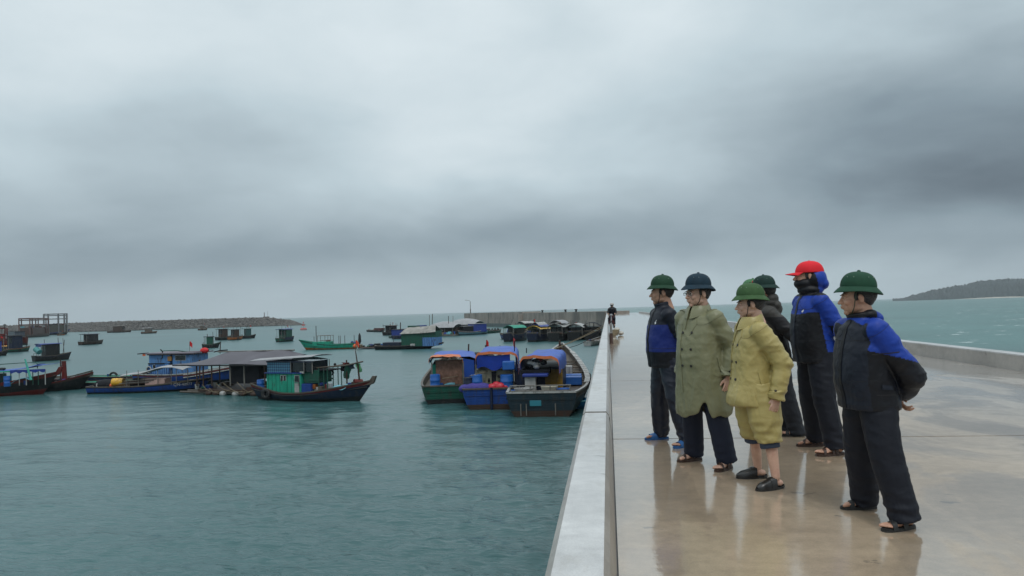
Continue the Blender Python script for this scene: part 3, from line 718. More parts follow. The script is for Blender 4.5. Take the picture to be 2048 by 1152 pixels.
def barrel(world, label, r=.29, h=.88, m=BARREL, lying=None, group=None, cat='barrel'):
    o = MB().use(m)
    prof = [(r * .86, 0), (r, .03), (r, h * .30), (r * 1.04, h * .32), (r * 1.04, h * .36), (r, h * .38), (r, h * .62), (r * 1.04, h * .64), (r * 1.04, h * .68), (r, h * .70), (r, h - .03), (r * .86, h), (r * .84, h - .03), (0, h - .03)]
    M_ = Matrix.Identity(4)
    if lying is not None: M_ = Matrix.Rotation(lying, 4, 'Z') @ T(-h / 2, 0, r, 0, PI / 2)
    o.lathe(prof, 18, M=M_); b = o.build('barrel' if cat == 'barrel' else cat.replace(' ', '_'), smooth=True, loc=world); tag(b, label, cat, group); return b
def rope(label, pts, sag=.3, r=.02, name='mooring_rope', m=None):
    P = []; pts = [Vector(p) for p in pts]
    for a, b in zip(pts[:-1], pts[1:]):
        for i in range(16): t = i / 16; P.append(a.lerp(b, t) - Vector((0, 0, sag * 4 * t * (1 - t))))
    P.append(pts[-1]); o = MB().tube(P, r, 5).build(name, m or ROPE, smooth=True); tag(o, label, 'rope', 'mooring ropes'); return o

# ============ green cabin boat in the middle foreground
def main_green():
    b = Boat('fishing_boat', 'fishing boat with bright green cabin, blue lattice wheelhouse and dark blue hull', stern=(532, 797), bow=(718, 802))
    P = b.P; k = b.mpp; L = b.L + .1; B = 2.6
    b.hull(L, B, .60, .92, .6, .62, .50, mt=NAVH, band=REDP, boot=DARKH, cap=WOOD, deck=WOOD, drop=.28, capw=.07)
    b.stem(WOOD, .26); b.rub(DARKH, .3)
    zd = .42; yw = .95
    x0, x1 = P(534, 0, -yw).x, P(603, 0, -yw).x; z1 = P(560, 747, -yw).z
    wd = lambda a, c, d, e: (P(a, 0, -yw).x, P(c, 0, -yw).x, P(0, e, -yw).z, P(0, d, -yw).z)
    c = b.cabin(GRN, x0, x1, yw, zd, z1, BLU, .10, wins=[wd(563, 566.5, 752, 762), wd(569, 572.5, 752, 762), wd(591, 599, 752, 764)])
    for i in range(9):
        x = lerp(x0, x1, (i + .5) / 9); b.part('batten', MB().box(x - .012, x + .012, -yw - .012, -yw, zd, z1), DGRN, c)
    dr = b.part('door', MB().box(P(562, 0, -yw).x, P(573, 0, -yw).x, -yw - .02, -yw, zd + .05, z1 - .35 - .15), GRN, c)
    b.part('slatted_grille', MB().box(P(590, 0, -yw).x, P(599, 0, -yw).x, -yw - .02, -yw, zd + .1, P(0, 767, -yw).z), WHT, c)
    # upper wheelhouse
    zt = P(560, 722, -yw).z; xu = P(582, 0, -yw).x
    u = b.part('wheelhouse', MB().box(x0 + .05, xu, -yw + .03, yw - .03, z1 + .07, zt), CHECK)
    xr = P(627, 0, -yw).x
    b.part('window', MB().box(xu + .02, xr - .1, -yw + .1, yw - .1, z1 + .12, zt - .02), GLASS, u)
    for x in (xu + .04, P(609, 0, -yw).x, xr - .05): b.pole('frame_post', POST, [(x, -yw, z1), (x, -yw, zt)], .035, u); b.pole('frame_post', POST, [(x, yw, z1), (x, yw, zt)], .035, u)
    xl = P(505, 0, -yw).x; zc = P(505, 723, -yw).z
    b.part('wheelhouse_roof', MB().sheet([[(lerp(xl, xr + .05, i / 8), y, lerp(zt - .02, P(627, 714, -yw).z, i / 8) + .12 * (1 - (y / 1.2) ** 2)) for y in (-1.15, -.6, 0, .6, 1.15)] for i in range(9)], .03), GREYM)
    b.box('trim_board', DBL, x0, xr, -yw - .03, -yw + .0, zt - .10, zt - .01, 0)
    # open working deck behind the wheelhouse glass
    xf = P(634, 0, -yw).x
    b.box('blue_locker', BLU, x1 + .02, P(622, 0, -yw).x, -yw, yw, zd, P(0, 768, -yw).z)
    b.box('engine_casing', DGRN, x1 + .05, xf, -.75, .75, P(0, 767, -yw).z, P(0, 741, -yw).z)
    b.posts(DGRN, [P(636, 0, -yw).x, P(646, 0, -yw).x, P(653, 0, -yw).x], (-.8, .8), zd, P(0, 737, -yw).z, .035)
    b.box('green_rack', DGRN, P(633, 0).x, P(653, 0).x, -.8, .8, P(0, 760, 0).z, P(0, 757, 0).z)
    b.box('green_bench', GRN, P(633, 0).x, P(653, 0).x, -.82, .82, zd, zd + .32)
    # long boom with clothes
    pb = [P(581, 744, -.5), P(640, 735, -.4), P(690, 731, -.2), P(726, 723, 0)]
    b.pole('boom', WOOD, pb, .055); b.pole('boom', BROWN, [P(600, 738, .3), P(650, 735, .2), P(694, 728, 0)], .045)
    b.box('awning', SHADE, P(628, 0).x, P(672, 0).x, -.7, .7, P(0, 740, 0).z, P(0, 737.5, 0).z)
    mast = b.pole('mast', BROWN, [P(719, 762, 0), P(716, 735, 0), P(711, 702, 0)], [.07, .06, .03])
    b.pole('mast', BROWN, [P(694, 776, 0), P(693, 720, 0)], .055)
    def cloth(nm, m, px, py, wpx, hpx, sd):
        g = []; r_ = random.Random(sd)
        for i in range(6):
            u = i / 5; p0 = P(px + (u - .5) * wpx, py, 0); g.append([(p0.x + .05 * math.sin(v * 5 + sd) + (.5 - u) * v * .35 * wpx * k, .09 * math.sin(u * 7 + v * 3 + sd), p0.z - hpx * k * v * (1 - .25 * abs(u - .5))) for v in (0, .25, .5, .75, 1)])
        b.part(nm, MB().sheet(g, .012), m, smooth=True)
    cloth('hung_net', DGRN, 694, 730, 17, 28, 1); cloth('hung_net', SHADE, 686, 732, 9, 11, 2); cloth('hung_shirt', NAVH, 704, 728, 12, 10, 3); cloth('hung_net', mat('light_green_net', (.08, .26, .12), .8), 718, 727, 10, 18, 4); cloth('hung_cloth', SHADE, 664, 738, 4, 13, 5); cloth('hung_cloth', REDP, 690, 725, 15, 6, 6)
    b.part('buoy_float', MB().ell(P(670, 729, 0), (.1, .1, .12), 10, 8), DARKH, smooth=True)
    b.flag(P(711, 706, 0), .9, (.3, .35), fm=mat('orange_flag_cloth', (.6, .07, .03), .7))
    # deck goods
    b.part('light_blue_tarp', MB().sheet([[(P(px, 0).x, y, lerp(.95, 1.16, (px - 664) / 45) + .10 * math.sin(px * .3) * math.cos(y * 3) - .22 * (y / .75) ** 2) for y in np.linspace(-.75, .75, 8)] for px in np.linspace(664, 704, 10)], .02), CYAN, smooth=True)
    b.part('winch', MB().tube([P(708, 764, -.25), P(724, 764, .25)], .22, 10), REDP, smooth=True); b.clutter(P(700, 0).x, P(722, 0).x, -.3, .3, 1.15, 5, (.1, .2), 4)
    for px, py, w_, h_, m, nm in ((628, 776, 7, 9, ORG, 'fish_crate'), (632, 784, 12, 12, WHT, 'white_crate'), (642, 781, 9, 10, WOOD, 'fish_crate'), (650, 780, 9, 13, REDP, 'red_crate'), (656, 778, 10, 13, GREYM, 'grey_sack'), (638, 770, 7, 5, BTARP, 'fish_crate')):
        p = P(px, py, -.7); b.part(nm, MB().box(p.x - w_ * k / 2, p.x + w_ * k / 2, -.85 + .1 * (px % 3), -.35, p.z - h_ * k * .2, p.z + h_ * k * .8), m, bevel=.03)
    for i, (px) in enumerate((532, 536)): b.part('tyre_fender', MB().tube([(P(px, 0, -1).x + .27 * math.cos(t), -1.12 - .05 * i, .50 + .27 * math.sin(t)) for t in np.linspace(0, 2 * PI, 15)], .09, 7), TYRE, smooth=True)
    b.clutter(P(508, 0).x, P(530, 0).x, -.5, .5, .8, 5, (.12, .22), 9)
    b.part('number_plate', MB().box(P(601, 0, -yw).x, P(609, 0, -yw).x, -yw - .03, -yw - .005, P(0, 747, -yw).z, P(0, 743, -yw).z), WHT)
    barrel(b.w((P(523, 0, -.4).x, -.45, .62)), 'blue plastic barrel at the stern of the green cabin boat', .27, .85)
    return b
main_green()

# ============ floating house with a grey tarpaulin roof
def floating_house():
    b = Boat('floating_house', 'floating raft house with wide grey tarpaulin roof and dark net walls', 'raft house', stern=(420, 781), bow=(535, 783)); P = b.P
    x0, x1 = P(420, 0, -1).x, P(536, 0, -1).x; zr = P(0, 727, -2.2).z; zt = P(0, 706, 0).z
    d = 3.0
    g = []
    xa, xb = P(345, 0, -d).x, P(560, 0, -d).x
    for i in range(17):
        u = i / 16; x = lerp(xa, xb, u); rid = lerp(zr, zt + .2, min(1, u * 3.0)) if u < .34 else (zt + .2 if u < .86 else lerp(zt + .2, zr + .1, (u - .86) / .3)); row = []
        for j in range(13):
            v = j / 12 * 2 - 1; z = lerp(zr - .04, rid, (1 - abs(v)) ** .85) - .07 * abs(math.sin(u * PI * 4)) * (1 - abs(v)) + .04 * math.sin(9 * u + 4 * v); row.append((x, v * d, z))
        g.append(row)
    b.part('tarpaulin_roof', MB().sheet(g, .02), GTARP, smooth=True)
    b.pole('ridge_pole', POST, [(xa + 2, 0, zt + .12), (xb - 1, 0, zt + .2)], .06)
    b.pole('eave_pole', DARKH, [(xa, -d + .05, zr - .1), (xb, -d + .05, zr - .1)], .05); b.pole('eave_pole', DARKH, [(xa, d - .05, zr - .1), (xb, d - .05, zr - .1)], .05)
    for px in (394, 407, 424, 461, 489, 530): b.pole('post', POST if px in (461, 489) else BROWN, [P(px, 772, -2.7), (P(px, 0, -2.7).x, -2.7, zr - .05)], .06)
    for px in (400, 440, 470, 500): x = P(px, 0, 2.5).x; b.pole('post', BROWN, [(x, 2.5, .2), (x, 2.5, zr)], .06)
    b.part('net_wall', MB().box(P(459, 0, -2.3).x, x1 + .3, -2.3, -2.2, P(0, 767, -2.3).z, zr - .02), SHADE); b.part('net_wall', MB().box(P(459, 0, -2.3).x, P(459, 0, -2.3).x + .08, -2.2, 2.2, P(0, 767, -2.3).z, zr), SHADE)
    b.part('raft_deck', MB().box(P(398, 0, -2.8).x, x1 + 1.4, -2.9, 2.8, .28, .42), BROWN)
    for i in range(8): y = -2.8 + .8 * i; b.part('bamboo_pole', MB().tube([(x0 - 1.4, y, .20 + .03 * (i % 3)), (x1 + 1.5, y + .1, .16)], .09, 7), WOOD, smooth=True)
    for i, px in enumerate((418, 432, 446, 471, 486, 508)): b.part('raft_float', MB().ell((P(px, 0, -2.9).x, -2.9, .12), (.33, .24, .24), 12, 8), WHT if px in (471, 446) else BROWN, smooth=True)
    for i in range(6):
        r_ = random.Random(i + 3); xx = P(404 + i * 14, 0, -3).x; ln = r_.uniform(1.6, 3.4); z_ = r_.uniform(.5, 1.1); pts = [(xx + ln * t, -2.98 - .12 * math.sin(PI * t), lerp(z_, r_.uniform(.35, .45), t) - r_.uniform(.25, .4) * math.sin(PI * t)) for t in np.linspace(0, 1, 9)]
        b.part('slack_rope', MB().tube(pts, .018, 5), ROPE, smooth=True)
    b.clutter(x0, P(456, 0).x, -2.5, 1.5, .42, 12, (.15, .35), 5)
    b.part('rusty_sill', MB().box(P(495, 0, -2.5).x, x1 + .9, -2.6, -2.3, .42, .62), RUST)
    # dog-leg antenna boom on the roof
    b.pole('roof_boom', SHADE, [P(428, 704, 0), P(440, 701, 0), P(455, 700, 0)], .05); b.pole('roof_mast', BROWN, [P(440, 707, 0), P(441, 683, 0)], .04)
    return b
floating_house()

# ============ blue open boat with a flat canopy
def blue_open():
    b = Boat('fishing_boat', 'long blue open fishing boat with thin posts, pale flat awning and a yellow drum', stern=(185, 787), bow=(404, 780)); P = b.P; k = b.mpp
    b.hull(b.L + .1, 2.5, .60, .45, .05, .7, .45, mt=BLU, band=DBL, boot=DARKH, cap=WOOD, deck=WOOD, drop=.25)
    y = -1.0; za = P(0, 745, y).z
    g = []
    for i in range(13):
        u = i / 12; px = lerp(252, 378, u); x = P(px, 0, 0).x; zc = interp([0, .3, .62, .85, 1], [P(0, 747, 0).z, P(0, 743, 0).z, P(0, 733, 0).z, P(0, 732, 0).z, P(0, 738, 0).z], u); row = [(x, v * 1.15, zc - .12 * v * v + .02 * math.sin(u * 12)) for v in np.linspace(-1, 1, 7)]; g.append(row)
    b.part('awning', MB().sheet(g, .03), GREYM, smooth=True)
    for px in (254, 277, 316, 343, 353, 376): 
        for yy in (-1.0, 1.0): x = P(px, 0, yy).x; b.pole('post', POST, [(x, yy, .6), (x, yy, za + .1)], .03)
    b.pole('side_rail', BROWN, [P(262, 757, -1), P(380, 750, -1)], .03)
    b.part('pink_tarp_bundle', MB().box(P(293, 0, -.6).x, P(333, 0, -.6).x, -.9, .3, .5, P(0, 757, -.6).z), mat('faded_pink_cloth', (.36, .24, .21), .8, var=.2), bevel=.08)
    b.part('net_heap', MB().ell((P(212, 0).x, 0, .75), (1.0, .7, .45), 16, 8), SHADE, smooth=True); b.part('net_heap', MB().ell((P(275, 0).x, 0, .75), (.6, .7, .45), 16, 8), SHADE, smooth=True)
    b.part('stern_board', MB().box(P(181, 0).x, P(187, 0).x, -.5, .5, .35, .62), WHT, bevel=.03)
    b.clutter(P(300, 0).x, P(400, 0).x, -.7, .7, .6, 12, (.12, .26), 8); b.clutter(P(195, 0).x, P(230, 0).x, -.7, .5, .6, 8, (.12, .28), 18)
    for i in range(4): x = P(262 + 5 * i, 0, -.95).x; b.pole('loose_pole', POST if i % 2 else BROWN, [(x - 1.2, -.95, .75 + .1 * i), (x + 1.5, -.9, .85 + .1 * i)], .03)
    # registration number: small white lettering on the bow
    tx = bpy.data.curves.new('reg', 'FONT'); tx.body = 'QN-40977'; tx.size = .34; tx.extrude = .004; to = bpy.data.objects.new('registration_number', tx); C.objects.link(to)
    x, yy, z = b.sheer(.80); dg = bpy.context.evaluated_depsgraph_get(); me = bpy.data.meshes.new_from_object(to.evaluated_get(dg)); bpy.data.objects.remove(to)
    x2, y2, z2 = b.sheer(.88); ang = math.atan2(-(y2 - yy), (x2 - x))
    me.materials.clear(); me.materials.append(WHT); r_ = bpy.data.objects.new('registration_number', me); C.objects.link(r_); r_.parent = b.o
    r_.matrix_local = T(x - .35, -yy * .99 - .12, z * .62, -ang * 0 + math.atan2(yy - y2, x2 - x)) @ Matrix.Rotation(PI / 2, 4, 'X')
    p = b.P(236, 764, -.5); barrel(b.w((p.x, -.45, .62)), 'yellow plastic drum lying in the blue open boat', .33, 1.0, YPL, lying=b.rz)
    q = b.P(229, 766, -.5); f = MB().ell((0, 0, 0), (.16, .16, .16), 12, 8).build('float_buoy', OPL, smooth=True, loc=b.w((q.x - .25, -.55, .70))); tag(f, 'small orange float beside the yellow drum', 'float')
    return b
blue_open()

# ============ light blue wheelhouse boat behind
def blue_house_boat():
    b = Boat('fishing_boat', 'light blue two storey wheelhouse boat behind the grey raft house', stern=(283, 768), bow=(478, 766)); P = b.P
    b.hull(b.L, 3.2, 1.0, 1.1, .1, .75, .8, mt=BLU, band=REDP, boot=DARKH, cap=WHT, deck=WOOD, drop=.2)
    y = -1.25; X = lambda px: P(px, 0, y).x; Z = lambda py: P(0, py, y).z
    c = b.cabin(SKYB, X(297), X(338), 1.25, .8, Z(727), None, wins=[(X(307), X(311), Z(740), Z(729))])
    c2 = b.cabin(SKYB, X(298), X(340), 1.2, Z(726), Z(708), None); c3 = b.cabin(SKYB, X(345), X(385), 1.2, .8, Z(709), None, wins=[(X(351), X(371), Z(720), Z(711))])
    b.part('door', MB().box(X(336), X(344), -1.28, -1.2, Z(721), Z(712)), mat('varnished_wood', (.28, .13, .03), .5))
    b.part('roof', MB().add([(x, yy, z) for x in (X(294), X(392)) for yy in (-1.5, 1.5) for z in (Z(707), Z(704.5))], [(0, 1, 3, 2), (4, 6, 7, 5), (0, 4, 5, 1), (2, 3, 7, 6), (0, 2, 6, 4), (1, 5, 7, 3)]), mat('grey_violet_roof', (.16, .14, .17), .6))
    b.box('dark_trim', BROWN, X(296), X(392), -1.34, -1.28, Z(709), Z(706.5), 0); b.box('dark_trim', DARKH, X(297), X(330), -1.3, -1.26, Z(727), Z(725), 0)
    for i in range(10): x = lerp(X(299), X(338), i / 9); b.part('batten', MB().box(x - .02, x + .02, -1.275, -1.25, .9, Z(728)), BLU, c)
    b.box('stern_gallows', DBL, X(290), X(296), -1.0, 1.0, .8, Z(733)); b.part('life_ring', MB().tube([(X(299) + .25 * math.cos(t), -1.32, Z(738) + .28 * math.sin(t)) for t in np.linspace(0, 2 * PI, 15)], .06, 6), WHT, smooth=True)
    b.pole('exhaust_pipe', DARKH, [P(322, 716, -1.2), P(325, 716, -1.2), P(325, 703, -1.2), P(321, 699, -1.2)], .06)
    b.pole('stern_boom', DARKH, [P(275, 708, 0), P(297, 706, 0)], .05); b.pole('roof_boom', DGRN, [P(323, 702, 0), P(352, 701, 0), P(383, 704, 0)], .04)
    b.pole('roof_boom', SHADE, [P(340, 705, 0), P(400, 703, 0), P(418, 700, 0)], .06)
    b.part('hung_cloth', MB().sheet([[P(285 + 6 * u, 706 + 6 * v, .03 * math.sin(4 * u)) for v in (0, .5, 1)] for u in (0, .33, .66, 1)], .01), OPL, smooth=True)
    b.flag(P(379, 706, -.5), 1.1, (.3, .45)); b.part('red_bundle', MB().ell(P(409, 701, 0), (.45, .3, .28), 12, 8), FLAG, smooth=True)
    # stripes on the flared bow
    for dz, m in ((.12, WHT), (.25, REDP), (.38, WHT)):
        pts = [(b.sheer(u)[0], -b.sheer(u)[1] - .035, b.sheer(u)[2] - dz) for u in np.linspace(.55, .97, 12)]; b.part('strake', MB().tube(pts, .05, 5), m, smooth=True)
    return b
blue_house_boat()

# ============ low green-decked rafts/boats behind the blue open boat
for (st, bw, lab, B_, fb) in (((165, 765), (395, 757), 'low dark boat with green deck and tyres, farther of the pair', 2.2, .55), ((152, 776), (300, 770), 'low dark blue boat with a green deck, nearer of the pair', 2.0, .5)):
    b = Boat('flat_boat', lab, stern=st, bow=bw); b.hull(b.L, B_, fb, .25, .15, .6, .35, mt=DBL, band=DARKH, boot=DARKH, cap=WOOD, deck=GRN, drop=.05)
    b.clutter(-b.L * .3, b.L * .35, -.6, .6, fb - .03, 6, (.1, .22), int(bw[0])); 
    if B_ > 2.1:
        for px in (174, 225): p = b.P(px, 756, .3); b.part('tyre_fender', MB().tube([(p.x + .35 * math.cos(t), .5, .55 + .32 * math.sin(t)) for t in np.linspace(0, PI, 9)], .11, 7), TYRE, smooth=True)
    else: b.pole('oar', BROWN, [(-b.L * .4, -.6, fb + .12), (b.L * .3, -.5, fb + .25)], .05)

# ============ red and dark boat at the left edge
def left_red():
    b = Boat('fishing_boat', 'dark red bowed fishing boat with a blue awning and slanting green pole at left edge', stern=(-130, 797), bow=(86, 788)); P = b.P
    b.hull(b.L, 3.0, .95, 1.0, .2, .7, .7, mt=DARKH, band=REDP, boot=REDP, cap=REDP, deck=WOOD, drop=.3); b.stem(REDP, .38, .13)
    g = []
    for i in range(12):
        u = i / 11; px = lerp(-60, 82, u); x = P(px, 0, 0).x; zc = P(0, interp([0, .4, .8, 1], [741, 741, 737, 731], u), 0).z; w_ = interp([0, .75, 1], [1.3, 1.2, .9], u)
        g.append([(x, v * w_, zc - .10 * v * v - .05 * abs(math.sin(u * 16))) for v in np.linspace(-1, 1, 7)])
    b.part('awning', MB().sheet(g, .02), TARP, smooth=True)
    b.part('awning_tail', MB().sheet([[(P(px, 0, 0).x, v, P(0, py, 0).z - .05 * abs(v)) for v in np.linspace(-w_, w_, 5)] for px, py, w_ in ((82, 733, .9), (95, 733, .6), (110, 732, .25), (122, 730, .05))], .015), TARP, smooth=True)
    b.part('navy_valance', MB().sheet([[(P(px, 0, -1.2).x, -1.22 + .05 * math.sin(px), P(0, 742 + v, -1.2).z) for v in (0, 3, 3 + 4 * abs(math.sin(px * .2)))] for px in np.linspace(20, 92, 18)], .01), BTARP, smooth=True)
    for px in (8, 22, 39, 53, 66, 77, 91): b.pole('post', WHT if px in (39, 53, 91) else DGRN, [(P(px, 0, -1.1).x, -1.1, .9), (P(px, 0, -1.1).x, -1.1, P(0, 742, -1.1).z)], .04)
    b.pole('slanting_pole', mat('sea_green_paint', (.06, .36, .28), .6, var=.2), [P(62, 760, -1.3), P(50, 718, -1.3)], [.11, .06])
    b.pole('frame_pipe', DGRN, [P(-60, 733, 0), P(40, 726, 0), P(72, 725, 0), P(75, 728, 0), P(75, 737, 0)], .035); b.pole('green_rail', GRN, [P(-60, 746, -1.2), P(20, 743, -1.2)], .06)
    b.part('light_blue_tarp', MB().sheet([[(P(px, 0, -1).x, y, P(0, py, -1).z + .1 - .1 * (y + .5) ** 2) for y in np.linspace(-1.15, .2, 6)] for px, py in ((22, 772), (30, 766), (40, 762), (52, 760), (60, 764))], .02), CYAN, smooth=True)
    b.part('navy_sheet', MB().box(P(-10, 0).x, P(9, 0).x, -.9, .4, 1.0, P(0, 748, 0).z), DGRN, bevel=.05)
    b.clutter(P(-30, 0).x, P(60, 0).x, -.9, .9, .95, 22, (.15, .32), 3); b.box('blue_locker', BLU, P(62, 0).x, P(74, 0).x, -.5, .5, 1.0, 1.45)
    for px in (8, -4): b.part('tyre', MB().tube([(P(px, 0).x + .3 * math.cos(t), -.5 + .3 * math.sin(t), P(0, 738, 0).z) for t in np.linspace(0, 2 * PI, 13)], .1, 6), TYRE, smooth=True)
    p = P(13, 769, -1.2); barrel(b.w((p.x, -1.02, .86)), 'blue plastic barrel on the dark red bowed boat at left', .30, .9)
    c = Boat('fishing_boat', 'dark hulled boat with a thick red mooring post beside the left edge boat', stern=(70, 783), bow=(160, 778)); P = c.P
    c.hull(c.L, 2.6, .8, .7, .1, .7, .6, mt=DARKH, band=BROWN, boot=DARKH, cap=REDP, deck=WOOD, drop=.25)
    c.part('mooring_post', MB().tube([P(129, 762, -.3), P(127.5, 722, -.3)], [.24, .19], 10), REDP, smooth=True); c.part('post_collar', MB().box(P(122, 0, -.3).x, P(133, 0, -.3).x, -.45, -.15, P(0, 734, -.3).z, P(0, 731, -.3).z), DARKH, bevel=.03)
    c.pole('pole', BROWN, [P(121, 764, -.2), P(121, 719, -.2)], .05); c.clutter(P(95, 0).x, P(150, 0).x, -.7, .7, .85, 12, (.12, .28), 6)
    d = Boat('fishing_boat', 'small red bowed boat beyond the red mooring post', stern=(110, 769), bow=(166, 766)); d.hull(d.L, 2.0, .7, .55, .1, .6, .5, mt=REDP, band=WHT, boot=DARKH, cap=WOOD, deck=WOOD, drop=.2); d.pole('pole', BROWN, [d.P(130, 754, 0), d.P(162, 749, 0)], .05)
left_red()

# ============ green boat with a pipe frame in the middle distance
def green_frame():
    b = Boat('fishing_boat', 'bright green fishing boat with bare pipe frame and thin masts', stern=(712, 697), bow=(612, 700)); P = b.P
    b.hull(b.L, 3.0, .9, 1.05, .1, .7, .6, mt=GRN, band=DGRN, boot=ORG, cap=GRN, deck=WOOD, drop=.25)
    y = 1.1; X = lambda px: P(px, 0, y).x; Z = lambda py: P(0, py, y).z
    x0, x1 = sorted((X(625), X(661))); b.cabin(GRN, x0, x1, 1.15, .7, Z(683), None)
    b.box('red_locker', REDP, *sorted((X(650), X(657))), -.4, .4, Z(683), Z(680))
    fr = MB()
    for yy in (-1, 1):
        for px in (635, 650, 661): fr.tube([(X(px), yy, Z(683)), (X(px), yy, Z(671))], .05, 6)
        fr.tube([(X(634), yy, Z(671)), (X(662), yy, Z(671))], .05, 6); fr.tube([(X(634), yy, Z(681)), (X(662), yy, Z(681))], .04, 6)
    b.part('pipe_frame', fr, POST, smooth=True)
    for px, py, r in ((625, 672, .05), (629.5, 651, .06), (675, 672, .05), (678, 672, .05), (687, 672, .05), (706, 672, .05), (717, 672, .06)): b.pole('mast', BROWN, [(X(px), 0, Z(694)), (X(px), 0, Z(py))], r)
    b.part('furled_cloth', MB().lathe([(.12, 0), (.3, .5), (.22, 1.6), (.05, 2.0)], 8, (X(717), 0, Z(690))), DARKH, smooth=True); b.clutter(X(716), X(702), -.6, .6, 1.0, 7, (.2, .35), 2)
    b.part('net_float', MB().ell((X(712), 1.4, .5), (.5, .3, .4), 12, 8), OPL, smooth=True)
    # raft walkway between the green boat and the green house boat
    r = Boat('bamboo_raft', 'low brown bamboo raft between the green boat and the green house boat', 'raft', stern=(722, 698), bow=(762, 697))
    for i in range(7): r.part('bamboo_pole', MB().tube([(-r.L / 2, -1.4 + .45 * i, .25), (r.L / 2, -1.3 + .45 * i, .22)], .14, 6), WOOD if i % 2 else BROWN, smooth=True)
    r.clutter(-r.L / 2, r.L / 2, -1.2, 1.2, .35, 16, (.2, .5), 12)
green_frame()
def green_house():
    b = Boat('house_boat', 'green house boat with blue end wall and weathered gable roof', stern=(756, 699), bow=(862, 697)); P = b.P
    b.hull(b.L, 3.6, .62, .35, .05, .8, .4, mt=DARKH, band=DBL, boot=DARKH, cap=WOOD, deck=WOOD, drop=.15)
    y = -1.5; X = lambda px: P(px, 0, y).x; Z = lambda py: P(0, py, y).z
    c = b.part('cabin', MB().box(X(803), X(845), -1.5, 1.8, .5, Z(668)), DGRN); e = b.part('blue_wall', MB().box(X(845), X(872), -1.45, 1.7, .5, Z(676)), SKYB); b.part('upper_wall', MB().box(X(845), X(872), -1.44, 1.69, Z(676), Z(664)), DGRN)
    for i in range(6): x = lerp(X(845), X(872), i / 6); b.part('batten', MB().box(x, x + .05, -1.48, -1.44, .55, Z(677)), BLU, e)
    mb = MB().sheet([[(x, yy, z) for x, z in ((X(801), Z(668)), (X(812), Z(667.5)), (X(845), Z(667)), (X(873), Z(665)))] for yy, dz in ((-1.8, 0),)] + [[(x, .1, z + 1.0) for x, z in ((X(806), Z(668)), (X(812), Z(667)), (X(845), Z(665.5)), (X(866), Z(664)))]] + [[(x, 2.2, z) for x, z in ((X(801), Z(668)), (X(812), Z(667.5)), (X(845), Z(667)), (X(873), Z(665)))]], .05)
    b.part('roof', mb, mat('weathered_roof', (.24, .23, .21), .7, var=.3, vscale=.8, dirt=(.06, .07, .06), dscale=.9))
    b.part('sack', MB().box(X(822), X(831), -1.9, -1.5, .55, .95), WHT, bevel=.08); b.pole('bow_boom', BROWN, [P(858, 694, 0), P(887, 685, 0)], .14); b.clutter(X(765), X(800), -1.2, 1.2, .5, 10, (.15, .4), 7); b.pole('pole', WOOD, [P(787, 688, 0), P(788, 672, 0)], .05)
    b.part('navy_cover', MB().box(X(764), X(800), -1.3, 1.2, .5, 1.25), NAVH, bevel=.1)
green_house()
# ============ the three boats moored by the pier, seen from astern
def moor_boat(lab, cx, wl, wpx, aim, L, Bk, mt, band, boot, fb, tw, stern=.15, bow=1.6, cap=WOOD):
    a = W(cx, wl); dirn = (Vector((aim[0], aim[1], 0)) - Vector((a.x, a.y, 0))).normalized(); k = depth_of(a) / F
    b = Boat('fishing_boat', lab, centre=(cx, wl), heading=0)
    b.rz = math.atan2(dirn.y, dirn.x); b.mid = Vector((a.x, a.y, WATER)) + dirn * L / 2; b.o.location = b.mid; b.o.rotation_euler = (0, 0, b.rz)
    b.cp = (cx, wl); b.M = Matrix.Translation(b.mid) @ Matrix.Rotation(b.rz, 4, 'Z'); b.I = b.M.inverted(); b.sx = -L / 2; b.k = k
    B = wpx * k / (tw * .98) / Bk
    b.hull(L, B, fb, bow, stern, tw, .9, mt=mt, band=band, boot=boot, cap=cap, deck=WOOD, drop=.45, capw=.13)
    return b
def arch_tarp(b, m, x0, x1, pl, pr, ztop, zl, zr, name='tarpaulin', nx=12, ny=18, edge=None, sq=1.0, skew=0, pw=.5):
    """arched cover: pl/pr local y of its two feet"""
    g = []
    for i in range(nx + 1):
        u = i / nx; row = []
        for j in range(ny + 1):
            v = j / ny; t = PI * v; y = lerp(pl, pr, .5 - .5 * math.copysign(abs(math.cos(t)) ** sq, math.cos(t))); base = lerp(zl, zr, v); z = base + (ztop - base) * max(0, math.sin(t)) ** pw
            z -= (.13 * abs(math.sin(u * PI * 3 + v)) + .06 * abs(math.sin(v * 14 + 2 * u))) * math.sin(t); x = lerp(x0, x1, u) + .05 * math.sin(9 * v) + skew * math.sin(t)
            row.append((x, y, z + .03 * math.sin(13 * u + 9 * v)))
        g.append(row)
    o = b.part(name, MB().sheet(g, .015), m, smooth=True)
    if edge: b.part('folded_edge', MB().sheet([[Vector(p) + Vector((-.02, 0, .03)) for p in g[0]], [Vector(p) + Vector((-.03, 0, -.13)) for p in g[0]]], .012), edge, o, True)
    return o
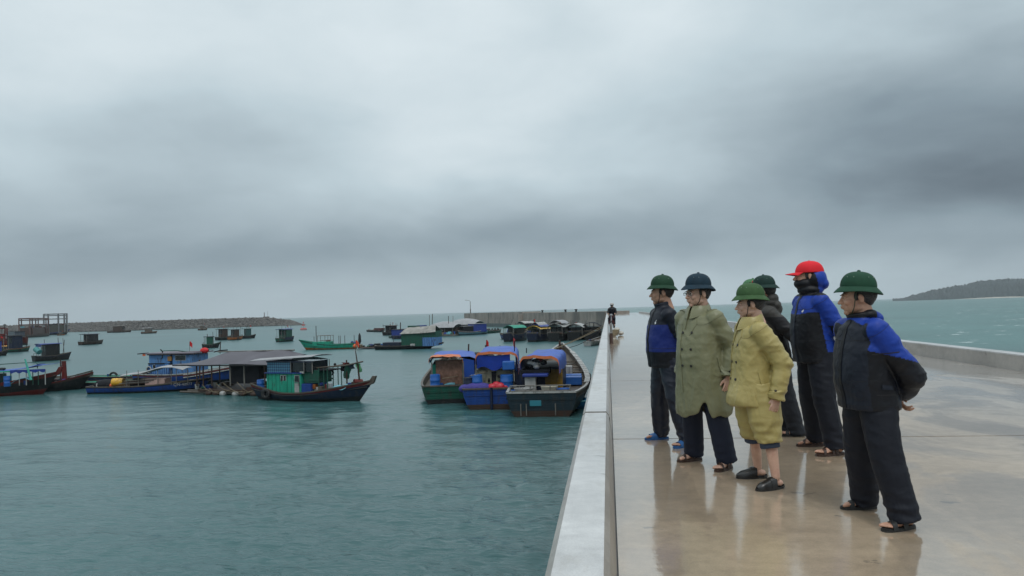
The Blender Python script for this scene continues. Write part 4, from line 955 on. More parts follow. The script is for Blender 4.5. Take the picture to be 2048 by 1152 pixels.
def trio():
    # dark green
    A = moor_boat('dark green boat with sacking screen and orange edged tarpaulin, moored near the pier', 893, 807, 92, (W(905, 740).x, W(905, 740).y), 13, 1.0, DGRN, DARKH, DARKH, 1.05, .82)
    q = lambda b, px, py, x=0.0: b.Q(px, py, b.sx + x)
    b = A; zl = q(b, 870, 790).z
    y = lambda bb, px, x=0.0: bb.Q(px, 780, bb.sx + x).y
    z = lambda bb, py, x=0.0: bb.Q(940, py, bb.sx + x).z
    b.part('cabin', MB().box(b.sx + 1.4, b.sx + 6, *sorted((y(b, 866, 1.4), y(b, 928, 1.4))), .6, z(b, 726, 1.4)), GRN, bevel=.03)
    b.part('mat_screen', MB().sheet([[(b.sx + 1.2 + .05 * math.sin(pz), lerp(y(b, 873, 1.2), y(b, 926, 1.2), u), z(b, lerp(719, 767, pz / 8), 1.2)) for pz in range(9)] for u in np.linspace(0, 1, 9)], .03), mat('brown_sacking', (.20, .115, .085), .9, .1, var=.35, vscale=4, bump=.3, bscale=7), smooth=True)
    arch_tarp(b, TARP, b.sx + 1.2, b.sx + 9, y(b, 860, 1), y(b, 962, 1), z(b, 708, 1), z(b, 726, 1), z(b, 750, 1), edge=None, sq=.8)
    b.part('tarpaulin_side', MB().sheet([[(b.sx + 1.25 + .1 * v, lerp(y(b, 928, 1.2), y(b, 950, 1.2), u), lerp(z(b, 716 + 5 * u, 1.2), z(b, 758 - 6 * u, 1.2), v)) for v in (0, .35, .7, 1)] for u in np.linspace(0, 1, 7)], .012), TARP, smooth=True)
    arch_tarp(b, TARPI, b.sx + .5, b.sx + 2.6, y(b, 859, 1), y(b, 927, 1), z(b, 708.5, 1) + .06, z(b, 722, 1), z(b, 724, 1), name='orange_tarpaulin')
    for px in (865, 928): b.pole('post', POST, [(b.sx + .9, y(b, px, .9), .8), (b.sx + .9, y(b, px, .9), z(b, 722, .9))], .05)
    b.clutter(b.sx + .4, b.sx + 1.1, *sorted((y(b, 858), y(b, 925))), 1.0, 9, (.12, .24), 2)
    p = b.Q(871, 784, b.sx + .7); barrel(b.w((b.sx + .7, p.y, .75)), 'blue barrel on the dark green boat beside the sacking screen', .34, 1.15)
    # blue
    b = Bb = moor_boat('royal blue boat with a rudder post, cream cabin and blue tarpaulin cover', 984, 819, 112, (W(1010, 740).x, W(1010, 740).y), 14, 1.0, BLU, BLU, BROWN, 1.15, .78, bow=1.3)
    b.pole('rudder_post', DBL, [(b.sx - .12, 0, -.2), (b.sx - .12, 0, 1.35)], .09)
    c = b.part('cabin', MB().box(b.sx + 1.6, b.sx + 6.5, *sorted((y(b, 951, 1.6), y(b, 1026, 1.6))), .6, z(b, 741, 1.6)), PALE, bevel=.03)
    xw = b.sx + 1.6
    b.part('door', MB().box(xw - .03, xw, *sorted((y(b, 984, 1.6), y(b, 993, 1.6))), .8, z(b, 745, 1.6)), SHADE, c)
    for px, py, w_, h_ in ((978, 760, 5, 9), (1000, 752, 12, 7), (999, 763, 9, 6)): b.part('hung_gear', MB().ell((xw - .14, b.Q(px, py, xw).y, b.Q(px, py, xw).z), (.10, w_ * b.k * .5, h_ * b.k * .5), 10, 8), random.choice([DGRN, SHADE, DARKH]), smooth=True)
    arch_tarp(b, TARP, b.sx + 1.0, b.sx + 9, y(b, 952, 1), y(b, 1038, 1), z(b, 702, 1), z(b, 740, 1), z(b, 748, 1), edge=TARPI, sq=.62, pw=.30)
    b.part('tarpaulin_front', MB().sheet([[(b.sx + 1.05 + .15 * v, lerp(y(b, 955, 1), y(b, 1022, 1), u), lerp(z(b, 710 + 3 * math.sin(u * 3), 1), z(b, 739, 1) + .15 * math.sin(u * 9), v)) for v in (0, .3, .6, 1)] for u in np.linspace(0, 1, 10)], .012), mat('inner_blue_tarp', (.012, .045, .33), .5, var=.2), smooth=True)
    b.part('tarpaulin_side', MB().sheet([[(b.sx + x, y(b, 1034, 1) + .05 * math.sin(x * 3), lerp(z(b, 712, 1), z(b, 745, 1), v)) for v in (0, .5, 1)] for x in np.linspace(1, 7, 9)], .012), TARP, smooth=True)
    b.part('blue_side_screen', MB().box(b.sx + 1.3, b.sx + 5, *sorted((y(b, 1030, 1.3), y(b, 1046, 1.3))), .8, z(b, 738, 1.3)), DBL, bevel=.04)
    for px in (953, 1024): b.pole('post', POST, [(b.sx + .9, y(b, px, .9), .9), (b.sx + .9, y(b, px, .9), z(b, 730, .9))], .05)
    b.part('violet_net_heap', MB().ell((b.sx + .7, y(b, 952, .7), 1.25), (.4, 1.1, .38), 18, 10), mat('violet_net', (.05, .04, .22), .8, var=.3, vscale=6, bump=.2, bscale=12), smooth=True)
    for i, (px, s_) in enumerate(((985, .3), (993, .28), (1000, .36), (1007, .25), (1012, .22))): b.part('red_float', MB().ell((b.sx + .6 + .1 * (i % 2), y(b, px, .6), 1.3 + .12 * (i % 2)), (s_ * .8, s_, s_ * .8), 12, 8), mat('crimson_float', (.45, .015, .03), .45), smooth=True)
    b.clutter(b.sx + .4, b.sx + 1.4, *sorted((y(b, 960), y(b, 1030))), 1.1, 10, (.12, .26), 5)
    for px, r_, h_, lb in ((938, .33, 1.15, 'dark blue barrel between the dark green boat and the royal blue boat'), (954, .36, 1.3, 'bright blue barrel at the left corner of the royal blue boat'), (1014, .40, 1.25, 'wide blue barrel before the cream cabin of the royal blue boat')):
        barrel(b.w((b.sx + .85, y(b, px, .85), .80)), lb, r_, h_, DBL if px == 938 else BARREL)
    bx = b.Q(1017, 733, b.sx + .9); t_ = MB().box(-.3, .3, -.38, .38, 0, .55).build('water_tank', BARREL, b.o, bevel=.06); t_.location = (b.sx + .95, bx.y, bx.z - .2)
    # slate grey
    b = moor_boat('slate grey boat with white wheelhouse post and a blue tarpaulin arch, nearest the pier', 1084, 834, 138, (W(1133, 755).x, W(1133, 755).y), 17, 1.0, TEALH, WOOD, BROWN, 1.25, .80, bow=2.0, cap=WHT)
    b.part('number_panel', MB().box(b.sx - .10, b.sx - .02, *sorted((y(b, 1059), y(b, 1082))), .62, .95), mat('teal_paint', (.02, .17, .22), .5), bevel=.02)
    b.rub(DARKH, .25, .05)
    for px in (1041, 1052, 1110): b.pole('draft_pole', POST, [(b.sx - .1, y(b, px), .1), (b.sx - .1, y(b, px), .75)], .035)
    X = lambda v: b.sx + v
    c = b.part('cabin', MB().box(X(3.0), X(8.5), *sorted((y(b, 1040, 3), y(b, 1122, 3))), .8, z(b, 738, 3)), DBL, bevel=.03)
    b.part('yellow_panel', MB().box(X(2.9), X(2.97), *sorted((y(b, 1091, 2.9), y(b, 1126, 2.9))), .9, z(b, 742, 2.9)), YEL, bevel=.02)
    b.part('white_post', MB().box(X(1.2), X(1.8), *sorted((y(b, 1050, 1.2), y(b, 1072, 1.2))), .9, z(b, 752, 1.2)), WHT, bevel=.03)
    b.part('navy_awning', MB().box(X(1.0), X(2.2), *sorted((y(b, 1046, 1.2), y(b, 1097, 1.2))), z(b, 756, 1.2), z(b, 750, 1.2)), BTARP, bevel=.05)
    b.part('dark_loft', MB().box(X(1.6), X(3.2), *sorted((y(b, 1042, 1.6), y(b, 1100, 1.6))), z(b, 752, 1.6), z(b, 742, 1.6)), SHADE, bevel=.05)
    arch_tarp(b, TARP, X(1.3), X(8.5), y(b, 1041, 1.3), y(b, 1120, 1.3), z(b, 711, 1.3), z(b, 742, 1.3), z(b, 751, 1.3), edge=TARPI, sq=.75, pw=.42)
    for i in range(10): r_ = random.Random(i + 40); b.part('stowed_bundle', MB().ell((X(1.7), lerp(y(b, 1060, 1.6), y(b, 1092, 1.6), r_.random()), z(b, lerp(722, 738, r_.random()), 1.6)), (.2, .22, .16), 10, 6), r_.choice([WHT, SHADE, REDP, GREYM, DARKH]), smooth=True)
    rail = MB()
    for zz in (1.75, 1.45): rail.tube([(X(.15), y(b, 1019), zz), (X(.15), y(b, 1142), zz)], .035, 6)
    for px in (1020, 1060, 1100, 1140): rail.tube([(X(.15), y(b, px), 1.2), (X(.15), y(b, px), 1.75)], .035, 6)
    b.part('stern_rail', rail, POST, smooth=True)
    for px, m, w_, h_ in ((1047, WHT, .55, .5), (1099, mat('cream_bucket', (.45, .42, .34), .6), .50, .6), (1126, BARREL, .45, .45), (1030, BARREL, .32, .4)): b.part('basket', MB().lathe([(w_ * .7, 0), (w_, h_), (w_ * .9, h_), (w_ * .6, .06)], 16, (X(.75), y(b, px, .75), 1.05)), m, smooth=True)
    b.clutter(X(.5), X(2.6), *sorted((y(b, 1026), y(b, 1140))), 1.0, 14, (.12, .28), 9)
    # forward well, thwarts, blue fish boxes
    for u in (.55, .62, .69, .76, .83): x, yy, zz = b.sheer(u); b.part('thwart', MB().box(x - .12, x + .12, -yy * .92, yy * .92, zz - .32, zz - .22), WOOD)
    for u, h_ in ((.50, .45), (.58, .35)): x, yy, zz = b.sheer(u); b.part('fish_box', MB().box(x - .45, x + .45, -yy * .8, yy * .1, zz - .4, zz + h_ - .3), BARREL, bevel=.04)
    x, yy, zz = b.sheer(.66); b.part('white_basin', MB().box(x - .4, x + .3, -yy * .55, -yy * .1, zz - .3, zz + .35), WHT, bevel=.05)
    x, yy, zz = b.sheer(.90); b.pole('bow_bitt', BROWN, [(x, 0, zz - .3), (x, 0, zz + .95)], .09); b.pole('bitt_bar', BROWN, [(x, -.35, zz + .35), (x, .35, zz + .35)], .06)
    cap = MB().use(WHT)
    for i in range(16):
        u0, u1 = .36 + i * .034, .36 + (i + .86) * .034; q0, q1 = b.sheer(u0), b.sheer(u1)
        for sg in (-1,): cap.add([(q0[0], sg * (q0[1] + .06), q0[2] + .04), (q0[0], sg * (q0[1] - .28), q0[2] + .04), (q1[0], sg * (q1[1] - .28), q1[2] + .04), (q1[0], sg * (q1[1] + .06), q1[2] + .04), (q0[0], sg * (q0[1] + .06), q0[2] + .10), (q0[0], sg * (q0[1] - .28), q0[2] + .10), (q1[0], sg * (q1[1] - .28), q1[2] + .10), (q1[0], sg * (q1[1] + .06), q1[2] + .10)], [(0, 1, 2, 3), (4, 7, 6, 5), (0, 4, 5, 1), (1, 5, 6, 2), (2, 6, 7, 3), (3, 7, 4, 0)])
    b.part('white_rail_blocks', cap)
    for u in (.40, .48, .56, .64): x, yy, zz = b.sheer(u); b.part('tyre_fender', MB().tube([(x + .33 * math.cos(t), -yy - .16, zz - .55 + .33 * math.sin(t)) for t in np.linspace(0, 2 * PI, 15)], .10, 7), TYRE, smooth=True)
    for px, py in ((1053, 697), (1000, 693)): pass
    # boat mostly hidden behind the tarpaulins: only its dark roof and flag poles show
    h = Boat('fishing_boat', 'boat with a flat dark roof and two poles rising behind the blue tarpaulins', stern=(915, 779), bow=(1010, 777)); P = h.P
    h.hull(h.L + 1, 2.8, .9, .6, .1, .7, .6, mt=DBL, band=DARKH, boot=DARKH, drop=.25); xa, xb = P(930, 0, 0).x, P(982, 0, 0).x; zt = P(0, 706, 0).z
    h.cabin(DGRN, xa + .2, xb - .2, 1.1, .7, zt - .3); h.part('roof', MB().prism([(xa - .2, zt - .3), (xb + .2, zt - .3), (xb - .1, zt), (xa + .1, zt)], -1.35, 1.35, axis='y'), SHADE)
    h.pole('pole', BROWN, [P(937, 702, 0), P(937.5, 688, 0)], .06); h.pole('pole', BROWN, [P(972, 702, 0), P(972, 690, 0)], .08); h.flag(P(972, 694, 0), .55, (.18, .5))
    h.pole('aerial', SHADE, [P(1000, 705, 0), P(1000, 691, 0)], .03); h.pole('aerial', SHADE, [P(1023, 705, 0), P(1023, 696, 0)], .025)
    for bb, px, py0, py1 in ((Bb, 1029, 703, 682), (Bb, 1053, 706, 696)):
        p0 = bb.Q(px, py0, bb.sx + 3); p1 = bb.Q(px, py1, bb.sx + 3); bb.pole('pole', SHADE, [p0, p1], .035)
        if px == 1029: bb.flag((p0.x, p0.y, p0.z + .1), .8, (.32, .55))
    # blue coracle tucked against the pier
    o = Boat('coracle', 'small round blue basket boat squeezed between the slate boat and the pier', 'coracle', centre=(1152, 815), heading=0)
    o.part('shell', MB().lathe([(0, -.15), (.6, -.05), (.98, .28), (1.05, .45), (.98, .47), (.90, .32), (.5, .1), (0, .05)], 24, (0, 0, 0), 1, .8), mat('blue_coracle', (.02, .20, .45), .45), smooth=True); o.part('rim', MB().tube([(1.05 * math.cos(t), .84 * math.sin(t), .47) for t in np.linspace(0, 2 * PI, 25)], .05, 6), CYAN, smooth=True)
    # mooring lines
    pier = Vector((-.36, W(1190, 680).y, -.15)); pr = at_depth(1188, 683, 52)
    anchor1 = Vector((-.33, 62, .05))
    rope('pale mooring rope from the dark green boat to the pier', [A.w((A.sx + .3, y(A, 885, .3), z(A, 755, .3))), anchor1], .6, .022)
    rope('pale mooring rope from the royal blue boat to the pier', [Bb.w((Bb.sx + .3, y(Bb, 940, .3), z(Bb, 752, .3))), Vector((-.33, 58, .0))], .3, .022)
    rope('dark mooring rope from the slate boat bow up to the pier', [b.w((b.sheer(.95)[0], -b.sheer(.95)[1], b.sheer(.95)[2])), Vector((-.34, 60, .0))], .3, .022, m=SHADE)
trio()

# ============ small boats riding at anchor
def small(lab, cx, wl, w, Lr, head, hullm, bandm, cabm, roofm, hpx, group='small boats at anchor', open_=True, extra=None, fb=None, roofk=.10, cap=WOOD):
    b = Boat('small_boat', lab, centre=(cx, wl), heading=head, group=group); k = b.mpp
    ww = w * k; sn, cs = abs(math.sin(R(head) - (-_r0.angle(Vector((1, 0, 0))) if False else 0))), abs(math.cos(R(head)))
    B = ww / (sn + Lr * cs) ; L = B * Lr; H = hpx * k; fb = fb or min(.85, H * .32)
    b.hull(L, B, fb, .5 * fb, .15 * fb, .72, .3, mt=hullm, band=bandm, boot=DARKH, cap=cap, deck=WOOD, drop=.2 * fb)
    x0, x1 = -L * .36, L * .18; yw = B * .465; z0 = fb * .8; z1 = H - .08
    c = b.part('cabin', MB().box(x0 + (L * .14 if open_ else 0), x1, -yw * .92, yw * .92, z0, z1), cabm, bevel=.02)
    for (ya, yb) in ((-.75, -.1), (.1, .75)): 
        b.part('window', MB().box(x1, x1 + .02, ya * yw, yb * yw, lerp(z0, z1, .5), lerp(z0, z1, .85)), GLASS, c)
        b.part('window', MB().box(x0 + (L * .14 if open_ else 0) - .02, x0 + (L * .14 if open_ else 0), ya * yw, yb * yw, lerp(z0, z1, .45), lerp(z0, z1, .85)), GLASS, c)
    if open_: b.posts(POST, (x0, ), (-yw * .9, yw * .9), z0, z1, .04)
    b.canopy(roofm, x0 - L * .05, x1 + L * .06, yw * 1.12, z1, roofk * B * .5, .02, 'roof', 6, 8, .05)
    b.clutter(x0 - L * .1, x0 + L * .08, -yw * .7, yw * .7, z0, 4, (.12, .26), int(cx)); b.clutter(x1 + L * .03, x1 + L * .2, -yw * .6, yw * .6, z0, 3, (.12, .22), int(cx) + 1)
    b.x0, b.x1, b.yw, b.z1, b.kk = x0, x1, yw, z1, k
    gg = random.Random(int(cx) * 7 + 1)
    for i in range(gg.randint(2, 4)):
        px, py = gg.uniform(x0, L * .42), gg.uniform(-yw, yw) * .8; hh = gg.uniform(.5, 1.9); b.pole('pole', gg.choice([WOOD, BROWN, POST]), [(px, py, z0), (px + gg.uniform(-.3, .3), py, z1 + hh * .6)], .045, n=5)
    b.part('rail', MB().tube([(x0 - L * .08, -yw * .9, z0 + .1), (x0 - L * .08, -yw * .9, z0 + .65), (x0 - L * .08, yw * .9, z0 + .65), (x0 - L * .08, yw * .9, z0 + .1)], .04, 5), POST, smooth=True)
    for sg in (-1, 1): b.part('tyre_fender', MB().tube([(x1 * .3 + .25 * math.cos(t), sg * (B / 2 + .06), fb * .55 + .25 * math.sin(t)) for t in np.linspace(0, 2 * PI, 11)], .08, 5), TYRE, smooth=True)
    if gg.random() < .45: b.flag((x1, yw * .3, z1), 1.0, (.4, .3))
    if extra: extra(b)
    return b
small('small dark boat with blue trimmed roof, alone left of centre', 183, 689, 29, 2.6, 78, BROWN, DARKH, DARKH, DBL, 21)
def ex_b(b):
    b.part('rolled_tarp', MB().tube([(b.x0 - .3, -b.yw * 1.1, b.z1 * .55), (b.x0 - .5, -b.yw * .1, b.z1 * .75)], .45, 12), mat('teal_cloth', (.06, .22, .22), .7), smooth=True); b.part('valance', MB().box(b.x0 - .1, b.x0, -b.yw, b.yw, b.z1 - .4, b.z1), BTARP)
small('dark boat with a blue awning and rolled teal tarpaulin on its side', 103, 721, 51, 2.7, 62, DARKH, DBL, DARKH, BTARP, 34, extra=ex_b)
small('small dark green boat, nearest of the loose group in mid harbour', 421, 696, 32, 2.3, 20, DARKH, DGRN, DGRN, SHADE, 23)
small('small black roofed boat with a dark hull, left of three side by side', 447, 680, 24, 2.6, 70, DARKH, DGRN, BROWN, SHADE, 22, extra=lambda b: b.flag((0, 0, b.z1), .8, (.3, .25)))
small('small brown boat with an orange hull, middle of three side by side', 471, 680, 24, 2.4, 66, ORG, ORG, BROWN, SHADE, 21)
small('small teal cabin boat, right of three side by side', 496, 677, 26, 2.5, 50, DARKH, DARKH, paintm('dull_teal', (.05, .14, .14)), paintm('dull_teal2', (.10, .20, .20)), 20)
small('small green hulled boat with a navy awning roof seen end on', 572, 683, 27, 2.6, 82, DGRN, DARKH, DGRN, BTARP, 25, extra=lambda b: (b.pole('rudder_post', RUST, [(-b.HL / 2 - .06, 0, .1), (-b.HL / 2 - .06, 0, .9)], .08), b.part('side_tarp', MB().box(b.x0, b.x1, -b.yw - .3, -b.yw - .1, .5, 1.2), DBL)))
small('small dark green boat with a blue fronted cabin near the left edge', 31, 704, 34, 2.6, 72, DGRN, ORG, DBL, SHADE, 33)
small('small navy and maroon boat cut by the left edge', -4, 712, 24, 2.5, 60, DARKH, BROWN, BTARP, SHADE, 30)
small('small tan boat with a pale roof lying before the breakwater', 298, 667, 30, 2.6, 15, WOOD, ORG, WOOD, GREYM, 11, group='boats along the breakwater')
small('small pale boat nearest the breakwater tip', 405, 660.5, 18, 2.4, 15, WOOD, ORG, WOOD, GREYM, 10, group='boats along the breakwater', extra=lambda b: b.pole('mast', WOOD, [(0, 0, b.z1), (0, 0, b.z1 + 3)], .1))
small('long brown boat with an orange waterline against the breakwater', 239, 665, 46, 3.6, 8, BROWN, RUST, BROWN, WOOD, 13, group='boats along the breakwater')
small('tiny orange hulled boat beside the breakwater, left of the steel frame boats', 122, 671, 14, 2.6, 10, ORG, ORG, WOOD, WOOD, 6, group='boats along the breakwater')
# red fishing boats at the left edge
def red_boats():
    b = Boat('fishing_boat', 'bright red fishing boat with upright red posts at the left edge', stern=(-60, 695), bow=(45, 690)); P = b.P
    b.hull(b.L, 5, 1.6, 1.2, .2, .7, .8, mt=paintm('bright_red_paint', (.30, .035, .02)), band=REDP, boot=REDP, drop=.3)
    b.part('cabin', MB().box(P(-40, 0).x, P(8, 0).x, -1.8, 1.8, 1.2, P(0, 668, 0).z), REDP); 
    for px in (-8, -2, 4, 10, 14): b.pole('post', REDP if px % 4 else WHT, [P(px, 686, 0), P(px, 656, 0)], .22)
    b.box('red_top', REDP, P(-20, 0).x, P(6, 0).x, -1.5, 1.5, P(0, 658, 0).z, P(0, 655.5, 0).z); b.clutter(P(0, 0).x, P(35, 0).x, -1.5, 1.5, 1.5, 10, (.4, .8), 3)
    c = Boat('fishing_boat', 'red bowed boat with a grey wheelhouse behind the small dark green boat', stern=(8, 686), bow=(55, 690)); P = c.P
    c.hull(c.L, 3.6, 1.5, 1.1, .1, .7, .8, mt=paintm('bright_red_paint2', (.22, .03, .025)), band=REDP, boot=DARKH, drop=.3); c.cabin(paintm('blue_grey_cabin', (.10, .13, .17)), P(24, 0).x, P(40, 0).x, 1.4, 1.2, P(0, 663, 0).z, SHADE); c.pole('mast', DARKH, [P(9, 680, 0), P(9.5, 648, 0)], .13); c.part('mast_head', MB().box(P(8, 0).x, P(11, 0).x, -.3, .3, P(0, 650, 0).z, P(0, 648, 0).z), DARKH)
    d = Boat('small_boat', 'low boat with a row of orange floats at the left edge', stern=(-10, 698), bow=(22, 697)); d.hull(d.L, 1.8, .5, .3, .1, .7, .3, mt=DARKH, band=ORG, boot=DARKH, drop=.1)
    for i in range(7): d.part('float', MB().ell((lerp(-d.L / 2, d.L / 2, (i + .5) / 7), -.4, .65), (.28, .3, .28), 8, 6), mat('yellow_orange', (.55, .26, .04), .5), smooth=True)
red_boats()
# steel framed squid boats by the breakwater
def frame_boats():
    b = Boat('squid_boat', 'boat carrying a rust brown box frame, left of the two frame boats', stern=(42, 676), bow=(98, 672)); P = b.P
    b.hull(b.L, 6, 1.5, .6, .1, .7, .8, mt=BROWN, band=RUST, boot=DARKH, drop=.3)
    def frame(b, m, pxs, pys, yw, r=.30, name='steel_frame'):
        mb = MB()
        for yy in (-yw, yw):
            for px in pxs: mb.tube([(P(px, 0, 0).x, yy, 1.4), (P(px, 0, 0).x, yy, P(0, pys[0], 0).z)], r, 5)
            for py in pys: mb.tube([(P(pxs[0], 0, 0).x, yy, P(0, py, 0).z), (P(pxs[-1], 0, 0).x, yy, P(0, py, 0).z)], r, 5)
        for px in pxs: mb.tube([(P(px, 0, 0).x, -yw, P(0, pys[0], 0).z), (P(px, 0, 0).x, yw, P(0, pys[0], 0).z)], r, 5)
        b.part(name, mb, m, smooth=True)
    frame(b, paintm('faded_red_steel', (.20, .085, .07)), (49, 54, 82, 87), (637, 640, 649), 2.5); b.part('deckhouse', MB().box(P(50, 0).x, P(86, 0).x, -2.2, 2.2, 1.3, P(0, 655, 0).z), RUST); b.clutter(P(50, 0).x, P(86, 0).x, -2, 2, P(0, 655, 0).z, 12, (.4, .9), 4)
    b = Boat('squid_boat', 'blue hulled boat carrying a tall pale box frame, right of the two frame boats', stern=(80, 671), bow=(133, 669)); P = b.P
    b.hull(b.L, 6, 1.6, 1.8, .1, .7, 1.0, mt=DBL, band=BLU, boot=DARKH, drop=.3)
    frame(b, paintm('pale_grey_steel', (.30, .31, .33)), (88, 97, 117, 129, 134), (628, 631, 638), 2.5); b.part('deckhouse', MB().box(P(92, 0).x, P(133, 0).x, -2.2, 2.2, 1.3, P(0, 650, 0).z), paintm('dull_olive_house', (.10, .10, .08))); b.clutter(P(92, 0).x, P(130, 0).x, -2, 2, P(0, 650, 0).z, 12, (.4, .9), 14)
    t = Boat('dinghy', 'tiny orange dinghy at the foot of the frame boats', 'dinghy', stern=(76, 673), bow=(90, 672)); t.hull(t.L, 1.6, .5, .3, 0, .6, .3, mt=ORG, band=ORG, boot=ORG, deck=ORG, drop=.1)
frame_boats()
# navigation buoy
def nav_buoy():
    b = Boat('navigation_buoy', 'red and white navigation buoy floating off the breakwater tip', 'buoy', centre=(607, 660), heading=0); k = b.mpp; h = 17 * k
    b.part('float_base', MB().lathe([(h * .28, -.3), (h * .38, 0), (h * .38, h * .16), (h * .25, h * .22), (0, h * .22)], 16), mat('buoy_red', (.45, .03, .02), .45), smooth=True)
    fr = MB()
    for a in (.3, 1.87, 3.44, 5.01): fr.tube([(h * .24 * math.cos(a), h * .24 * math.sin(a), h * .2), (h * .09 * math.cos(a), h * .09 * math.sin(a), h * .78)], h * .022, 5)
    b.part('tower_frame', fr, WHT, smooth=True); b.part('day_mark', MB().lathe([(h * .16, h * .52), (h * .16, h * .66), (0, h * .66)], 12), MATS['buoy_red'], smooth=True); b.part('lantern', MB().lathe([(h * .04, h * .78), (h * .05, h * .9), (0, h)], 10), MATS['buoy_red'], smooth=True); b.part('white_band', MB().lathe([(h * .385, h * .05), (h * .385, h * .11)], 16), WHT)
nav_buoy()
# ============ cluster right of mid
def cluster():
    b = small('small dark boat with a bare frame, left end of the distant cluster', 783, 670, 31, 2.4, 72, DARKH, NAVH, SHADE, BROWN, 19, group='boats of the distant cluster')
    b.posts(BROWN, (b.x0, b.x1), (-b.yw, b.yw), b.z1, b.z1 + .5, .06)
    c = Boat('small_boat', 'low dark boat with a small red cabin, far left of the distant cluster', stern=(737, 663.5), bow=(768, 664), group='boats of the distant cluster'); c.hull(c.L, 2.4, .6, .4, .1, .7, .4, mt=DARKH, band=DARKH, boot=DARKH, drop=.1); c.cabin(REDP, c.P(753, 0).x, c.P(765, 0).x, .9, .5, c.P(0, 656, 0).z, WHT); c.clutter(-c.L * .4, 0, -.7, .7, .5, 6, (.2, .5), 5)
    c = Boat('house_boat', 'long blue cabin boat hidden behind the green house boat', stern=(792, 678), bow=(868, 672), group='boats of the distant cluster'); P = c.P; c.hull(c.L, 3.6, .7, .4, .1, .8, .4, mt=DBL, band=DBL, boot=DARKH, drop=.2)
    c.cabin(BTARP, P(793, 0).x, P(822, 0).x, 1.5, .6, P(0, 657, 0).z, DARKH); c.cabin(DGRN, P(824, 0).x, P(832, 0).x, 1.3, .6, P(0, 651, 0).z, None); c.cabin(BTARP, P(832, 0).x, P(846, 0).x, 1.3, .6, P(0, 651, 0).z, None); c.pole('mast', BROWN, [P(801, 660, 0), P(801, 645, 0)], .12); c.pole('mast', WOOD, [P(864, 660, 0), P(865, 628, 0)], .1); c.pole('mast', POST, [P(859, 655, 0), P(859, 630, 0)], .08)
    # dinghies
    c = Boat('dinghy', 'small green dinghy lying left of the green house boat', 'dinghy', stern=(780, 676), bow=(800, 677)); c.hull(c.L, 1.4, .45, .2, 0, .6, .3, mt=DGRN, band=DGRN, boot=DARKH, deck=GRN, drop=.1)
    # raft houses with long low roofs
    for lab, st, bw, px0, px1, top, base, ridge, rm, wm in (
        ('long raft house with a pinkish grey roof and dark open front', (868, 672), (918, 671), 866, 918, 649, 655, 643, GREYM, BROWN),
        ('raft house with a domed pale roof behind the others', (908, 667), (962, 666), 906, 960, 643, 649, 637, GREYM, SHADE)):
        c = Boat('raft_house', lab, 'raft house', stern=st, bow=bw, group='boats of the distant cluster'); P = c.P
        c.part('raft_deck', MB().box(P(px0, 0).x, P(px1, 0).x, -3, 3, .1, .5), WOOD); c.part('wall', MB().box(P(px0 + 4, 0).x, P(px1 - 3, 0).x, -1.0, 2.5, .5, P(0, base, 0).z), wm); c.posts(POST, [lerp(P(px0, 0).x, P(px1, 0).x, t) for t in (.08, .35, .62, .92)], (-2.7,), .5, P(0, base, -2.7).z, .07)
        g = [[(lerp(P(px0, 0).x, P(px1, 0).x, u), v * 3.2, lerp(P(0, base, 0).z, P(0, ridge, 0).z, (1 - v * v) ** .7 * math.sin(PI * min(1, max(0, u * .8 + .1))) ** .6)) for v in np.linspace(-1, 1, 9)] for u in np.linspace(0, 1, 9)]
        c.part('roof', MB().sheet(g, .05), rm, smooth=True); c.clutter(P(px0 + 4, 0).x, P(px1 - 4, 0).x, -2.6, -1.3, .5, 12, (.2, .5), px0)
    c = Boat('fishing_boat', 'white and blue boat with a red rail and royal blue curtain cabin', stern=(915, 671), bow=(973, 668), group='boats of the distant cluster'); P = c.P
    c.hull(c.L, 3.4, .85, .7, .45, .6, .5, mt=paintm('pale_blue_hull', (.16, .34, .42)), band=REDP, boot=NAVH, cap=WHT, drop=.2); c.cabin(BTARP, P(942, 0).x, P(968, 0).x, 1.4, .7, P(0, 648, 0).z, GREYM); c.cabin(SHADE, P(922, 0).x, P(942, 0).x, 1.3, .7, P(0, 652, 0).z, GREYM)
    c.pole('mast', WHT, [P(906, 648, 0), P(906, 632, 0)], .1); c.pole('mast', RUST, [P(897, 648, 0), P(897, 632, 0)], .08)
    c = Boat('small_boat', 'low dark boat carrying tyres at the right end of the distant cluster', stern=(975, 667), bow=(1001, 664.5), group='boats of the distant cluster'); c.hull(c.L, 2.2, .6, .3, .2, .7, .4, mt=DGRN, band=DARKH, boot=DARKH, drop=.1)
    for i in range(4): c.part('tyre', MB().tube([(lerp(-c.L * .35, c.L * .3, i / 3) + .5 * math.cos(t), 0, .75 + .45 * math.sin(t)) for t in np.linspace(0, 2 * PI, 13)], .16, 6), TYRE, smooth=True)
    c = Boat('floating_dock', 'low float with tyres and white drums before the pinkish roofed raft house', 'raft', stern=(872, 672.5), bow=(912, 672), group='boats of the distant cluster'); c.part('dock', MB().box(-c.L / 2, c.L / 2, -1.2, 0, .1, .5), POST); c.clutter(-c.L * .45, c.L * .45, -1.1, 0, .5, 9, (.3, .6), 2)
cluster()
